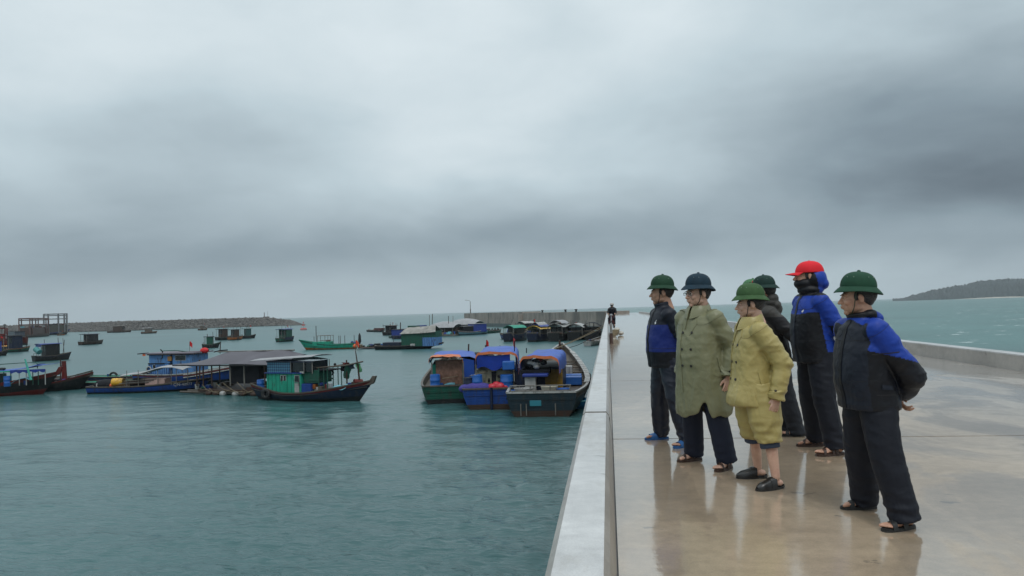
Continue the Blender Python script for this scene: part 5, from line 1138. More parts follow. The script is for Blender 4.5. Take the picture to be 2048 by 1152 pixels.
# ============ row moored against the quay
def row():
    specs = [
        ('navy boat with a green roof, leftmost of the row before the quay wall', 1034, 682, 54, 64, DBL, DBL, DARKH, GRN, 27, 0),
        ('navy boat with a white roof between the green and yellow roofed boats', 1055, 674, 44, 60, DBL, BLU, DARKH, WHT, 28, 0),
        ('navy boat with yellow and blue canopies in the row before the quay wall', 1082, 682, 56, 72, DBL, DBL, DARKH, paintm('canopy_yellow', (.62, .40, .08), k_=1), 25, 1),
        ('dark boat with two pale curved roofs in the row before the quay wall', 1121, 681, 52, 78, DARKH, DARKH, SHADE, WHT, 28, 2),
        ('dark boat with a small white and pink roof in the row before the quay wall', 1155, 679, 46, 84, DARKH, NAVH, SHADE, WHT, 25, 0),
        ('dark boat with bare posts, next to the pier in the row before the quay wall', 1184, 677, 40, 90, DARKH, BROWN, BROWN, SHADE, 24, 0)]
    for lab, cx, wl, w, hd_, hm, bd, cm, rm, h_, ex in specs:
        b = small(lab, cx, wl, w, 3.0, hd_, hm, bd, cm, rm, h_, group='boats moored before the quay wall', fb=1.45, roofk=.45)
        if ex == 1: b.canopy(BTARP, b.x0, b.x1, b.yw, b.z1 + .45, .5, .03, 'upper_canopy', 6, 8, .04); b.canopy(WHT, b.x0 + .3, b.x1, b.yw * .6, b.z1 + .75, .55, .03, 'upper_canopy', 6, 8, .04); b.flag((b.x0, 0, b.z1 + .6), 1.4, (.5, .5))
        if ex == 2: b.canopy(GREYM, b.x0, b.x1, b.yw * .9, b.z1 + .7, .6, .02, 'upper_canopy', 6, 8, .06); b.posts(POST, (b.x0, b.x1), (-b.yw * .8, b.yw * .8), b.z1, b.z1 + .65, .05)
        b.posts(POST, (b.x0 - .4,), (-b.yw, b.yw), 1.0, b.z1, .05)
        b.clutter(b.x0 - .8, b.x0 + .1, -b.yw, b.yw, 1.4, 7, (.18, .36), cx + 50)
    c = Boat('fishing_boat', 'long dark hull with a low blue prow at the left of the quay row', stern=(1045, 680), bow=(1003, 678), group='boats moored before the quay wall'); c.hull(c.L, 2.6, .9, .4, .1, .8, .6, mt=BLU, band=DBL, boot=DARKH, drop=.2); c.clutter(-c.L * .2, c.L * .3, -.8, .8, .9, 8, (.2, .45), 6); c.part('blue_drum', MB().ell((c.L * .1, 0, 1.6), (.5, .5, .8), 10, 8), BTARP, smooth=True)
    # white workboat close to the pier
    c = Boat('small_boat', 'small white boat close against the pier beyond the moored trio', stern=(1178, 692), bow=(1197, 688)); c.hull(c.L * 1.3, 1.9, .7, .5, .1, .7, .5, mt=WHT, band=WHT, boot=GREYM, cap=WHT, drop=.2); c.clutter(-c.L * .4, 0, -.5, .5, .7, 7, (.15, .35), 3)
row()
# breakwater light and quay light
def lights():
    b = Boat('navigation_light', 'small red light post near the tip of the breakwater', 'light post', centre=(522, 652.5), heading=0); P = b.P; z0 = BW[2](BW[1] - 90) - WATER
    y = 9.5
    b.part('hut', MB().box(-2.4, 2.4, y - .8, y + .8, z0 - .8, z0 + .7), RUST, bevel=.05); b.pole('mast', RUST, [(-1.6, y, z0), (-1.6, y, z0 + 4.2)], .28); b.pole('mast', POST, [(1.4, y, z0), (1.4, y, z0 + 5)], .10)
    p = (QW[1] * .12 + QW[2] * .88); o = empty('lamp_post', (p.x, p.y + 2, 1.05), 0, 'tall thin white lamp post standing on the far quay wall', 'lamp post')
    MB().tube([(0, 0, 0), (0, 0, 5.2)], [.17, .12], 8).build('pole', POST, o, True); MB().tube([(0, 0, 0), (0, 0, 1.8)], .20, 8).build('red_base', RUST, o, True); MB().tube([(0, 0, 5.2), (-.5, 0, 5.6), (-1.6, 0, 5.75)], .09, 6).build('lamp_arm', POST, o, True); MB().box(-2.3, -1.2, -.2, .2, 5.65, 5.85).build('lamp_head', WHT, o, bevel=.05)
lights()
# bollards on the far quay
for t, lb in ((.30, 'left'), (.60, 'middle of three'), (.72, 'right')):
    p = QW[1] * (1 - t) + QW[0] * t
    o = MB().lathe([(.40, 0), (.3, .15), (.26, .5), (.45, .62), (.45, .78), (0, .85)], 12).build('bollard', DARKH, smooth=True, loc=(p.x, p.y + 1.5, .62)); tag(o, 'dark mooring bollard on the far quay wall, %s along the wall' % {'left': 'leftmost', 'middle of three': 'second', 'right': 'rightmost'}[lb], 'bollard', 'quay bollards')

# ============ motorbike and rider far down the pier
def far_figures():
    V = Vector; x0, y0 = .30, 52
    b = MB(); 
    # seated rider, one continuous skinned body
    Mh = T(0, 0, 0)
    chain_ = lambda pts, r: (b.tube([V(p) for p in pts], r, 10), [b.ell(V(p), (q,) * 3, 10, 6) for p, q in zip(pts, r)])
    chain_([(0, 0, .82), (0, .02, 1.1), (0, .05, 1.35), (0, .06, 1.45)], [.15, .17, .17, .07]); b.ell((0, .07, 1.60), (.10, .11, .13), 14, 10)
    for s_ in (-1, 1):
        chain_([(s_ * .17, .04, 1.36), (s_ * .26, .16, 1.12), (s_ * .24, .40, 1.05)], [.07, .055, .035]); chain_([(s_ * .09, 0, .82), (s_ * .17, .38, .72), (s_ * .17, .28, .30)], [.10, .075, .045]); b.ell((s_ * .17, .36, .26), (.045, .12, .04), 10, 6)
        for i in range(5): b.tube([V((s_ * .24 + (i - 2) * .014, .40, 1.05)), V((s_ * .24 + (i - 2) * .016, .46, 1.03)), V((s_ * .24 + (i - 2) * .014, .47, 1.0))], .008, 6)
    me = voxel(b, .012, 2); o = finish(me, 'person', None, [SKIN]); o.location = (x0, y0, 0); o.rotation_euler = (0, 0, PI * .95); tag(o, 'distant rider in dark clothes and a pale helmet sitting on the motorbike', 'person')
    jk = MB(); c2 = lambda pts, r: jk.tube([V(p) for p in pts], r, 12)
    c2([(0, 0, .80), (0, .02, 1.1), (0, .05, 1.40), (0, .06, 1.52)], [.19, .21, .22, .12])
    for s_ in (-1, 1): c2([(s_ * .12, .04, 1.40), (s_ * .20, .06, 1.36), (s_ * .27, .16, 1.12), (s_ * .24, .36, 1.06)], [.11, .105, .08, .055])
    finish(voxel(jk, .012, 2), 'dark_jacket', o, [NAVY2]); tr = MB()
    for s_ in (-1, 1): tr.tube([V((s_ * .08, 0, .84)), V((s_ * .17, .39, .72)), V((s_ * .17, .28, .32))], [.13, .10, .075], 12); tr.ell((s_ * .17, .39, .72), (.10,) * 3, 10, 6)
    finish(voxel(tr, .012, 2), 'trousers', o, [TRO]); MB().ell((0, .06, 1.68), (.14, .165, .13), 16, 10).build('helmet', mat('pale_helmet', (.35, .33, .31), .3), o, True)
    MB().ell((0, .17, 1.62), (.10, .06, .07), 12, 8).build('visor', GLASS, o, True)
    m = empty('motorbike', (x0, y0, 0), PI * .95, 'dark motorbike parked beside the harbour parapet far down the pier', 'motorbike')
    for y in (-.62, .66):
        w_ = MB().tube([V((0, y + .25 * math.cos(t), .29 + .25 * math.sin(t))) for t in np.linspace(0, 2 * PI, 21)], .045, 8).build('wheel', TYRE, m, True)
        h_ = MB().tube([V((-.06, y, .29)), V((.06, y, .29))], .09, 10).build('rim', GREYM, w_, True)
    MB().box(-.12, .12, -.75, .05, .62, .80).build('seat', SHADE, m, bevel=.06); MB().box(-.14, .14, -.35, .30, .32, .62).build('engine', DARKH, m, bevel=.06); MB().box(-.20, .20, .30, .42, .35, .95).build('leg_shield', paintm('bike_red', (.10, .02, .02)), m, bevel=.05)
    MB().tube([V((0, .62, .30)), V((0, .48, .98))], .04, 8).build('fork', GREYM, m, True); MB().tube([V((-.33, .38, 1.05)), V((0, .46, 1.0)), V((.33, .38, 1.05))], .018, 6).build('handlebar', SHADE, m, True); MB().ell((0, .52, .96), (.10, .07, .09), 12, 8).build('headlight', GREYM, m, True)
    for s_ in (-1, 1): MB().tube([V((s_ * .28, .40, 1.05)), V((s_ * .30, .42, 1.22))], .01, 5).build('mirror', SHADE, m, True)
    # second bike, nearer, with a brown cloth
    a = D(1216, 687); o = MB().lathe([(.085, 0), (.07, .04), (.06, .42)], 12).build('marker_post', RUST, smooth=True, loc=(.10, a.y, 0)); tag(o, 'short thin post with rusty foot and pale top, against the harbour parapet', 'post'); MB().lathe([(.058, .42), (.056, .80), (0, .82)], 12).build('pale_top', WHT, o, True)
    o = MB(); 
    for i in range(5): o.tube([(.20 + .02 * i + .19 * math.cos(t), .19 * math.sin(t), .12 + .06 * i) for t in np.linspace(0, 2 * PI, 15)], .028, 6)
    o = o.build('rope_coil', ROPE, smooth=True, loc=(.04, a.y + 6, 0)); tag(o, 'coil of rope by the harbour parapet beyond the thin post', 'rope')
    # stack of pale sacks by the parapet
    for i, (dx, dy, z) in enumerate(((.25, 8.5, 0), (.62, 8.6, 0), (.42, 8.5, .2))):
        o = MB().ell((0, 0, .12), (.17, .25, .11), 14, 8).build('sack', mat('pale_sack', (.40, .38, .34), .8, var=.2), smooth=True, loc=(dx, a.y + dy, z)); tag(o, ['pale sack lying against the parapet before the motorbike', 'pale sack lying farther from the parapet before the motorbike', 'pale sack lying on top of the two others'][i], 'sack', 'pale sacks on the pier')
# ------------------------------------------------------------------ people
def cloth_mat(name, col, rough=.55, sheen=0.0, coat=0.0, wr=1.0, var=.12):
    if name in MATS: return MATS[name]
    m = mat(name, col, rough, .28, var=var, vscale=5, coat=coat)
    t = m.node_tree; L = t.links; b = t.nodes['Principled BSDF']
    tc = nd(t, 'ShaderNodeTexCoord')
    n = nd(t, 'ShaderNodeTexNoise'); n.inputs['Scale'].default_value = 7; n.inputs['Detail'].default_value = 3; n.inputs['Roughness'].default_value = .5; n.inputs['Distortion'].default_value = .5
    L.new(tc.outputs['Object'], n.inputs['Vector'])
    n2 = nd(t, 'ShaderNodeTexNoise'); n2.inputs['Scale'].default_value = 45; n2.inputs['Detail'].default_value = 3; L.new(tc.outputs['Object'], n2.inputs['Vector'])
    rd = mth(t, 'SUBTRACT', 1.0, mth(t, 'ABSOLUTE', mth(t, 'SUBTRACT', mth(t, 'MULTIPLY', n.outputs[0], 2.0), 1.0)))
    bp = nd(t, 'ShaderNodeBump'); bp.inputs['Strength'].default_value = .22 * wr; bp.inputs['Distance'].default_value = .012
    L.new(mth(t, 'ADD', mth(t, 'POWER', rd, 2.5), mth(t, 'MULTIPLY', n2.outputs[0], .05)), bp.inputs['Height']); L.new(bp.outputs[0], b.inputs['Normal'])
    return m
SKIN = mat('skin', (.46, .26, .18), .5, .4, var=.12, vscale=18, dirt=(.36, .15, .10), dscale=9, dlo=.5, dhi=.8)
SKIN_P = mat('pale_skin', (.55, .34, .255), .5, .4, var=.1, vscale=18, dirt=(.46, .20, .15), dscale=9, dlo=.5, dhi=.8)
HAIR = mat('black_hair', (.012, .010, .009), .45, .5, bump=.1, bscale=90)
EYE_W = mat('eye_white', (.55, .52, .48), .25); EYE_D = mat('dark_iris', (.012, .008, .006), .15)
LIP = mat('lips', (.30, .11, .09), .45)
BLACKRUB = mat('black_rubber', (.012, .012, .012), .5); BROWNLEA = mat('brown_leather', (.045, .022, .015), .45, var=.3, vscale=20)
BLUERUB = mat('blue_rubber', (.02, .10, .28), .45)

def loft(mb, rings, n=36, cap=True):
    """rings: (z or centre, cx, cy, a, b[, zfun]) elliptical sections"""
    vs = []
    for r in rings:
        z, cx, cy, a, b = r[:5]; zf = r[5] if len(r) > 5 else None
        for k in range(n):
            t = 2 * PI * k / n; c, s_ = math.cos(t), math.sin(t)
            x = math.copysign(abs(c) ** .85, c) * a; y = math.copysign(abs(s_) ** .85, s_) * b
            vs.append((cx + x, cy + y, z + (zf(t) if zf else 0)))
    fs = []
    for i in range(len(rings) - 1):
        for k in range(n): fs.append((i * n + k, i * n + (k + 1) % n, (i + 1) * n + (k + 1) % n, (i + 1) * n + k))
    fs.append(tuple(range(n))[::-1]); fs.append(tuple((len(rings) - 1) * n + k for k in range(n)))
    mb.add(vs, fs)
def chain(mb, pts, rads, n=14):
    mb.tube(pts, rads, n)
    for p, r in zip(pts, rads): mb.ell(p, (r, r, r), 12, 8)
def voxel(mb, size, smooth=3, sf=.5):
    me = bpy.data.meshes.new('tmp'); me.from_pydata([tuple(v) for v in mb.v], [], mb.f)
    bm = bmesh.new(); bm.from_mesh(me); bmesh.ops.recalc_face_normals(bm, faces=bm.faces); bm.to_mesh(me); bm.free()
    o = bpy.data.objects.new('tmp', me); C.objects.link(o)
    md = o.modifiers.new('r', 'REMESH'); md.mode = 'VOXEL'; md.voxel_size = size; md.adaptivity = 0
    if smooth:
        sm = o.modifiers.new('s', 'SMOOTH'); sm.iterations = smooth; sm.factor = sf
    dg = bpy.context.evaluated_depsgraph_get(); dg.update()
    out = bpy.data.meshes.new_from_object(o.evaluated_get(dg))
    bpy.data.objects.remove(o); bpy.data.meshes.remove(me)
    return out
def nzv(p, sx, sy, sz, ox=0.0):
    return noise.noise(Vector((p.x * sx + ox, p.y * sy + ox * .7, p.z * sz - ox)))
def displace(me, fn):
    N = len(me.vertices); no = [v.normal.copy() for v in me.vertices]
    co = [v.co.copy() for v in me.vertices]
    out = np.empty(N * 3, np.float32)
    for i in range(N):
        q = co[i] + no[i] * fn(co[i], no[i]); out[3 * i:3 * i + 3] = q
    me.vertices.foreach_set('co', out); me.update()
def paint(me, mats, fn):
    me.materials.clear()
    for m in mats: me.materials.append(m)
    idx = [fn(p.center, p.normal) for p in me.polygons]
    me.polygons.foreach_set('material_index', idx)
def finish(me, name, parent, mats=None):
    if mats:
        me.materials.clear(); [me.materials.append(m) for m in mats]
    me.name = name
    me.polygons.foreach_set('use_smooth', [True] * len(me.polygons))
    o = bpy.data.objects.new(name, me); C.objects.link(o)
    if parent: o.parent = parent
    return o
def bvh_of(me):
    return BVHTree.FromPolygons([v.co.copy() for v in me.vertices], [tuple(p.vertices) for p in me.polygons])
def hit(bvh, p, d, back=.5):
    d = Vector(d).normalized(); loc, nrm, i, dist = bvh.ray_cast(Vector(p) - d * back, d)
    return (loc, nrm) if loc is not None else (Vector(p), -d)
def strip(mb, bvh, pts, width, d, lift=.002, thick=.0025, seg=None):
    """a ribbon laid on the cloth along pts, projected in direction d"""
    P = []
    for a, b in zip(pts[:-1], pts[1:]):
        a, b = Vector(a), Vector(b); k = max(1, int((b - a).length / .012))
        P += [a.lerp(b, i / k) for i in range(k)]
    P.append(Vector(pts[-1]))
    rows = []
    for i, p in enumerate(P):
        t = (P[min(i + 1, len(P) - 1)] - P[max(i - 1, 0)]).normalized(); s_ = t.cross(Vector(d)).normalized() * width / 2
        row = []
        for k in (-1, -.33, .33, 1):
            q, n = hit(bvh, p + s_ * k, d); row.append(q - Vector(d).normalized() * lift)
        rows.append(row)
    mb.sheet(rows, 0); 
    rows2 = [[p - Vector(d).normalized() * thick for p in r] for r in rows]
    # closed: top sheet + rim
    n4 = 4; o = len(mb.v) - len(rows) * n4
    mb.sheet(rows2, 0); o2 = o + len(rows) * n4
    for i in range(len(rows) - 1):
        for j in (0, 3): mb.f.append((o + i * 4 + j, o + (i + 1) * 4 + j, o2 + (i + 1) * 4 + j, o2 + i * 4 + j)); mb.m.append(mb.mi)
def patch(mb, bvh, quad, d, lift=.004, thick=.004, nu=10, nv=10):
    """a flap: quad (4 corners) projected on the cloth"""
    A, B, C_, D_ = [Vector(q) for q in quad]; rows = []; dn = Vector(d).normalized()
    for i in range(nu + 1):
        u = i / nu; p = A.lerp(B, u); q = D_.lerp(C_, u)
        rows.append([hit(bvh, p.lerp(q, j / nv), d)[0] - dn * lift for j in range(nv + 1)])
    mb.sheet(rows, -thick if False else thick)

def hand(mb, wrist, fdir, palm_n, curl=.5, side=1, k=1.0, lead=None):
    """fdir: direction of the fingers, palm_n: direction the palm faces, thumb on the side fdir x palm_n * side"""
    f = Vector(fdir).normalized(); pn = Vector(palm_n); pn = (pn - f * pn.dot(f)).normalized(); s_ = f.cross(pn) * side
    if lead is not None and s_.dot(Vector(lead)) < 0: s_ = -s_
    w = Vector(wrist); B_ = Matrix((s_, pn, f)).transposed()
    P = lambda a, b, c: w + (s_ * a + pn * b + f * c) * k
    mb.ell(P(0, 0, .045), (.040 * k, .015 * k, .052 * k), 16, 10, B_)
    mb.ell(P(.008, .004, .03), (.030 * k, .017 * k, .04 * k), 12, 8, B_)
    mb.ell(P(0, 0, .0), (.027 * k, .020 * k, .03 * k), 12, 8, B_)
    for i, (a, L_, r) in enumerate(((.031, .072, .0092), (.0105, .080, .0094), (-.0105, .074, .009), (-.031, .058, .008))):
        p = P(a, 0, .082 - abs(i - 1) * .004); pts = [P(a * .8, 0, .055), p]; ang = .12 + curl * .35; d_ = None
        for sgl, da in ((.45, curl * .75), (.30, curl * .75), (.25, curl * .5)):
            d_ = (f * math.cos(ang) + pn * math.sin(ang) + s_ * a * 1.2).normalized()
            p = p + d_ * L_ * sgl * k; pts.append(p); ang += da
        chain(mb, pts, [r * k * 1.05, r * k * 1.1, r * k, r * k * .92, r * k * .8], 10)
    t0 = P(.026, .006, .022); t1 = t0 + (s_ * .55 + f * .75 + pn * .30).normalized() * .038 * k; t2 = t1 + (s_ * .25 + f * .9 + pn * .35).normalized() * .03 * k
    chain(mb, [t0, t1, t2], [.0135 * k, .0115 * k, .009 * k], 10)

def foot(mb, Mf, raise_=.022):
    e = lambda c, r: mb.ell(Mf @ Vector((c[0], c[1], c[2] + raise_)), r, 14, 8, Mf.to_3x3())
    e((-.055, 0, .026), (.035, .031, .028)); e((-.012, 0, .036), (.050, .031, .038)); e((.045, 0, .023), (.058, .036, .025)); e((.095, .002, .013), (.045, .042, .015))
    sg = Mf.get('side', 1) if isinstance(Mf, dict) else 1
def toes(mb, Mf, side, raise_=.022):
    # big toe on the inner side: side=+1 for a left foot (inner = -y)
    for i in range(5):
        y = -side * (.031 - i * .0155 - (0 if i else -.001)); x1 = [.160, .153, .146, .136, .124][i]; r = [.0135, .0095, .009, .0088, .0085][i]
        chain(mb, [Mf @ Vector((.095, y * .9, .016 + raise_)), Mf @ Vector((x1 - .022, y, .015 + raise_)), Mf @ Vector((x1 - .006, y, .011 + raise_))], [r, r, r * .9], 8)

def sole_outline(l0=-.10, l1=.172, w=.048, n=26):
    pts = []
    for k in range(n):
        t = 2 * PI * k / n; x = math.cos(t); y = math.sin(t); X = lerp(l0, l1, (x + 1) / 2)
        ww = w * (.74 + .26 * max(0, min(1, (X + .05) / .12)))
        pts.append((X, ww * math.copysign(abs(y) ** .62, y)))
    return pts
def sandal(parent, Mf, kind, side):
    mb = MB(); name = 'sandal'
    m = {'black': BLACKRUB, 'brown': BROWNLEA, 'blue': BLUERUB, 'loafer': mat('black_wet_leather', (.014, .012, .011), .28, .6)}[kind]
    mb.use(m)
    if kind == 'loafer':
        name = 'loafer'
        ol = sole_outline(-.10, .178, .050); mb.use(BLACKRUB).prism(ol, 0.0, .018, Mf); mb.use(m)
        # closed toe upper, open heel
        rows = []
        for i in range(15):
            x = lerp(-.005, .172, i / 14); t = (x + .10) / .275; w = .050 * (max(0.02, 1 - ((x - .03) / .146) ** 4) if x > .03 else 1.0) ** .6
            hgt = interp([-.005, .03, .08, .13, .172], [.094, .084, .066, .050, .022], x)
            rows.append([Mf @ Vector((x, w * math.cos(PI * j / 12), .016 + hgt * math.sin(PI * j / 12) ** .75)) for j in range(13)])
        mb.sheet(rows, .003)
        band = []
        for x in (.030, .052):
            hgt = interp([-.005, .03, .08], [.097, .0885, .069], x); band.append([Mf @ Vector((x, .052 * math.cos(PI * j / 12), .018 + hgt * math.sin(PI * j / 12) ** .75)) for j in range(13)])
        mb.sheet(band, .004)
        # low counter round the heel
        rows = [[Mf @ Vector((-.058 + .045 * math.cos(a), .040 * math.sin(a), z)) for a in np.linspace(PI * .55, PI * 1.45, 9)] for z in (.012, .032)]
        mb.sheet(rows, .004)
    else:
        ol = sole_outline(); mb.prism(ol, 0.0, .016, Mf); mb.prism([(x * .97, y * .93) for x, y in ol], .0165, .023, Mf)
        if kind == 'blue': bands = [(.035, .115, .066, 0)]
        elif kind == 'brown': bands = [(.080, .106, .056, .02), (.036, .062, .072, -.02), (-.018, .008, .094, 0)]
        else: bands = [(.070, .108, .058, .012), (-.005, .034, .088, 0)]
        for x0, x1, hgt, sk in bands:
            rows = []
            for u in range(4):
                x = lerp(x0, x1, u / 3); hh = hgt - (x - x0) * .25
                rows.append([Mf @ Vector((x + sk * math.cos(PI * j / 12), .0475 * math.cos(PI * j / 12), .012 + (hh) * math.sin(PI * j / 12) ** .7)) for j in range(13)])
            mb.sheet(rows, .0035)
        if kind in ('black', 'brown'):   # heel strap and buckle
            rows = [[Mf @ Vector((-.05 + .055 * math.cos(a), .043 * math.sin(a), z)) for a in np.linspace(PI * .5, PI * 1.5, 11)] for z in (.045, .062)]
            mb.sheet(rows, .003)
        if kind == 'black':
            mb.use(mat('dull_metal', (.25, .25, .25), .4, metal=1)); q = Mf @ T(.014, side * .030, .078, 0, 0, -side * .6); mb.box(-.010, .010, -.009, .009, 0, .004, q)
    o = mb.build(name, parent=parent, smooth=True); return o

def helmet(parent, Mh, col, tilt=0.0, badge=False, strap=(.02, .018, .016), strap_on=True):
    nm = 'helmet_felt_%d' % int(col[0] * 900 + col[1] * 90000 + col[2] * 9000)
    m = mat(nm, col, .75, .3, var=.12, vscale=30, bump=.02, bscale=250, dirt=tuple(c * .7 for c in col), dscale=12)
    mb = MB().use(m); M_ = Mh @ Matrix.Diagonal((1 / 1.17, 1 / 1.14, 1 / 1.06, 1)) @ T(-.014, 0, .069, 0, tilt) @ Matrix.Scale(.955, 4)
    prof = [(0, .118), (.022, .1175), (.045, .113), (.068, .103), (.088, .086), (.102, .062), (.110, .036), (.1125, .014), (.113, .006), (.117, .002), (.128, -.006), (.140, -.017), (.151, -.029), (.158, -.038), (.160, -.043), (.1575, -.0455), (.148, -.035), (.136, -.022), (.122, -.010), (.108, -.004), (.102, .02), (.09, .06), (.05, .09), (0, .1)]
    vs = []; n = 48
    for r, z in prof:
        for k in range(n):
            t = 2 * PI * k / n
            fb = r * math.cos(t) * (1.15 if r < .115 else 1.08) ; sd_ = r * math.sin(t) * (1.0 if r < .115 else .95)
            zz = z - (.008 * max(0, math.cos(t)) + .012 * max(0, -math.cos(t))) * max(0, (r - .113) / .05) + .010 * abs(math.sin(t)) * max(0, (r - .113) / .05)
            vs.append(M_ @ Vector((fb, sd_, zz)))
    fs = [(i * n + k, i * n + (k + 1) % n, (i + 1) * n + (k + 1) % n, (i + 1) * n + k) for i in range(len(prof) - 1) for k in range(n)]
    mb.add(vs, fs)
    # seam welt between crown and brim
    mb.tube([M_ @ Vector((.113 * 1.11 * math.cos(t), .113 * .965 * math.sin(t), .008)) for t in np.linspace(0, 2 * PI, 41)], .0022, 5)
    o = mb.build('sun_helmet', parent=parent, smooth='all'); sm_ = o.modifiers.new('s', 'SUBSURF'); sm_.levels = 1; sm_.render_levels = 1
    b = MB().use(m); b.lathe([(.0, .012), (.008, .0115), (.013, .007), (.014, 0)], 14, (0, 0, .117), M=M_); b.build('crown_button', parent=o, smooth=True)
    g = MB().use(mat('vent_eyelet', (.30, .36, .30), .5))
    for a in (35, 62, 118, 145, -35, -62, -118, -145):
        t = R(a); p = M_ @ Vector((.098 * 1.12 * math.cos(t), .098 * .97 * math.sin(t), .074)); g.ell(p, (.0028, .0028, .0028), 8, 6)
    g.build('vent', parent=o, smooth=True)
    if badge:
        q = MB().use(mat('red_enamel', (.5, .02, .02), .3)); q.ell(M_ @ Vector((.128, 0, .05)), (.006, .016, .018), 12, 8); q.build('badge', parent=o, smooth=True)
    if strap_on:
        s_ = MB().use(mat('strap_%d' % int(strap[0] * 1000 + strap[1] * 77777), strap, .7))
        for sg in (-1, 1):
            pts = [M_ @ Vector((.030, sg * .100, -.006)), Mh @ Vector((.032, sg * .085, -.02)), Mh @ Vector((.040, sg * .070, -.07)), Mh @ Vector((.052, sg * .038, -.112)), Mh @ Vector((.060, 0, -.124))]
            s_.tube(pts, .0032, 6)
        s_.build('chin_strap', parent=o, smooth=True)
    return o

def head_parts(mb, Mh):
    B_ = Mh.to_3x3(); e = lambda c, r, ry=0: mb.ell(Mh @ Vector(c), r, 18, 12, B_ @ Matrix.Rotation(ry, 3, 'Y'))
    e((-.012, 0, .012), (.094, .074, .096)); e((.028, 0, -.02), (.062, .064, .075)); e((.034, 0, -.062), (.058, .055, .050)); e((.046, .030, -.048), (.034, .027, .042)); e((.046, -.030, -.048), (.034, .027, .042)); e((.068, 0, -.100), (.021, .022, .018))
    e((.000, 0, -.07), (.05, .058, .040)); e((.062, .036, -.030), (.026, .024, .028)); e((.062, -.036, -.030), (.026, .024, .028))
    e((.073, 0, .022), (.018, .048, .012)); e((.076, 0, -.055), (.022, .028, .026))
    chain(mb, [Mh @ Vector((.082, 0, .012)), Mh @ Vector((.097, 0, -.012)), Mh @ Vector((.108, 0, -.030))], [.0085, .0095, .0125], 10)
    for s_ in (-1, 1):
        e((.096, s_ * .012, -.034), (.011, .008, .008)); e((-.004, s_ * .078, -.012), (.017, .008, .030), .2); e((-.004, s_ * .074, -.03), (.010, .008, .014))
        e((.076, s_ * .031, .002), (.012, .015, .010))
    e((.095, 0, -.0555), (.0095, .022, .0055)); e((.0925, 0, -.0665), (.0095, .019, .0065))
    chain(mb, [Mh @ Vector((-.015, 0, -.05)), Mh @ Vector((-.028, 0, -.11)), Mh @ Vector((-.038, 0, -.18))], [.060, .060, .068], 18)

def fbm_fold(p, A, sx, sy, sz, seed):
    w = nzv(p, 3, 3, 3, seed) * .5
    q = Vector((p.x + w * .10, p.y + w * .10, p.z + w * .14))
    n = noise.noise(Vector((q.x * sx + seed, q.y * sy, q.z * sz)))
    n2 = noise.noise(Vector((q.x * sx * 2.1 - seed, q.y * sy * 2.1, q.z * sz * 2.1 + 5)))
    return A * ((.5 - abs(n)) * 1.3 - .4) + A * .45 * ((.4 - abs(n2)) - .15)

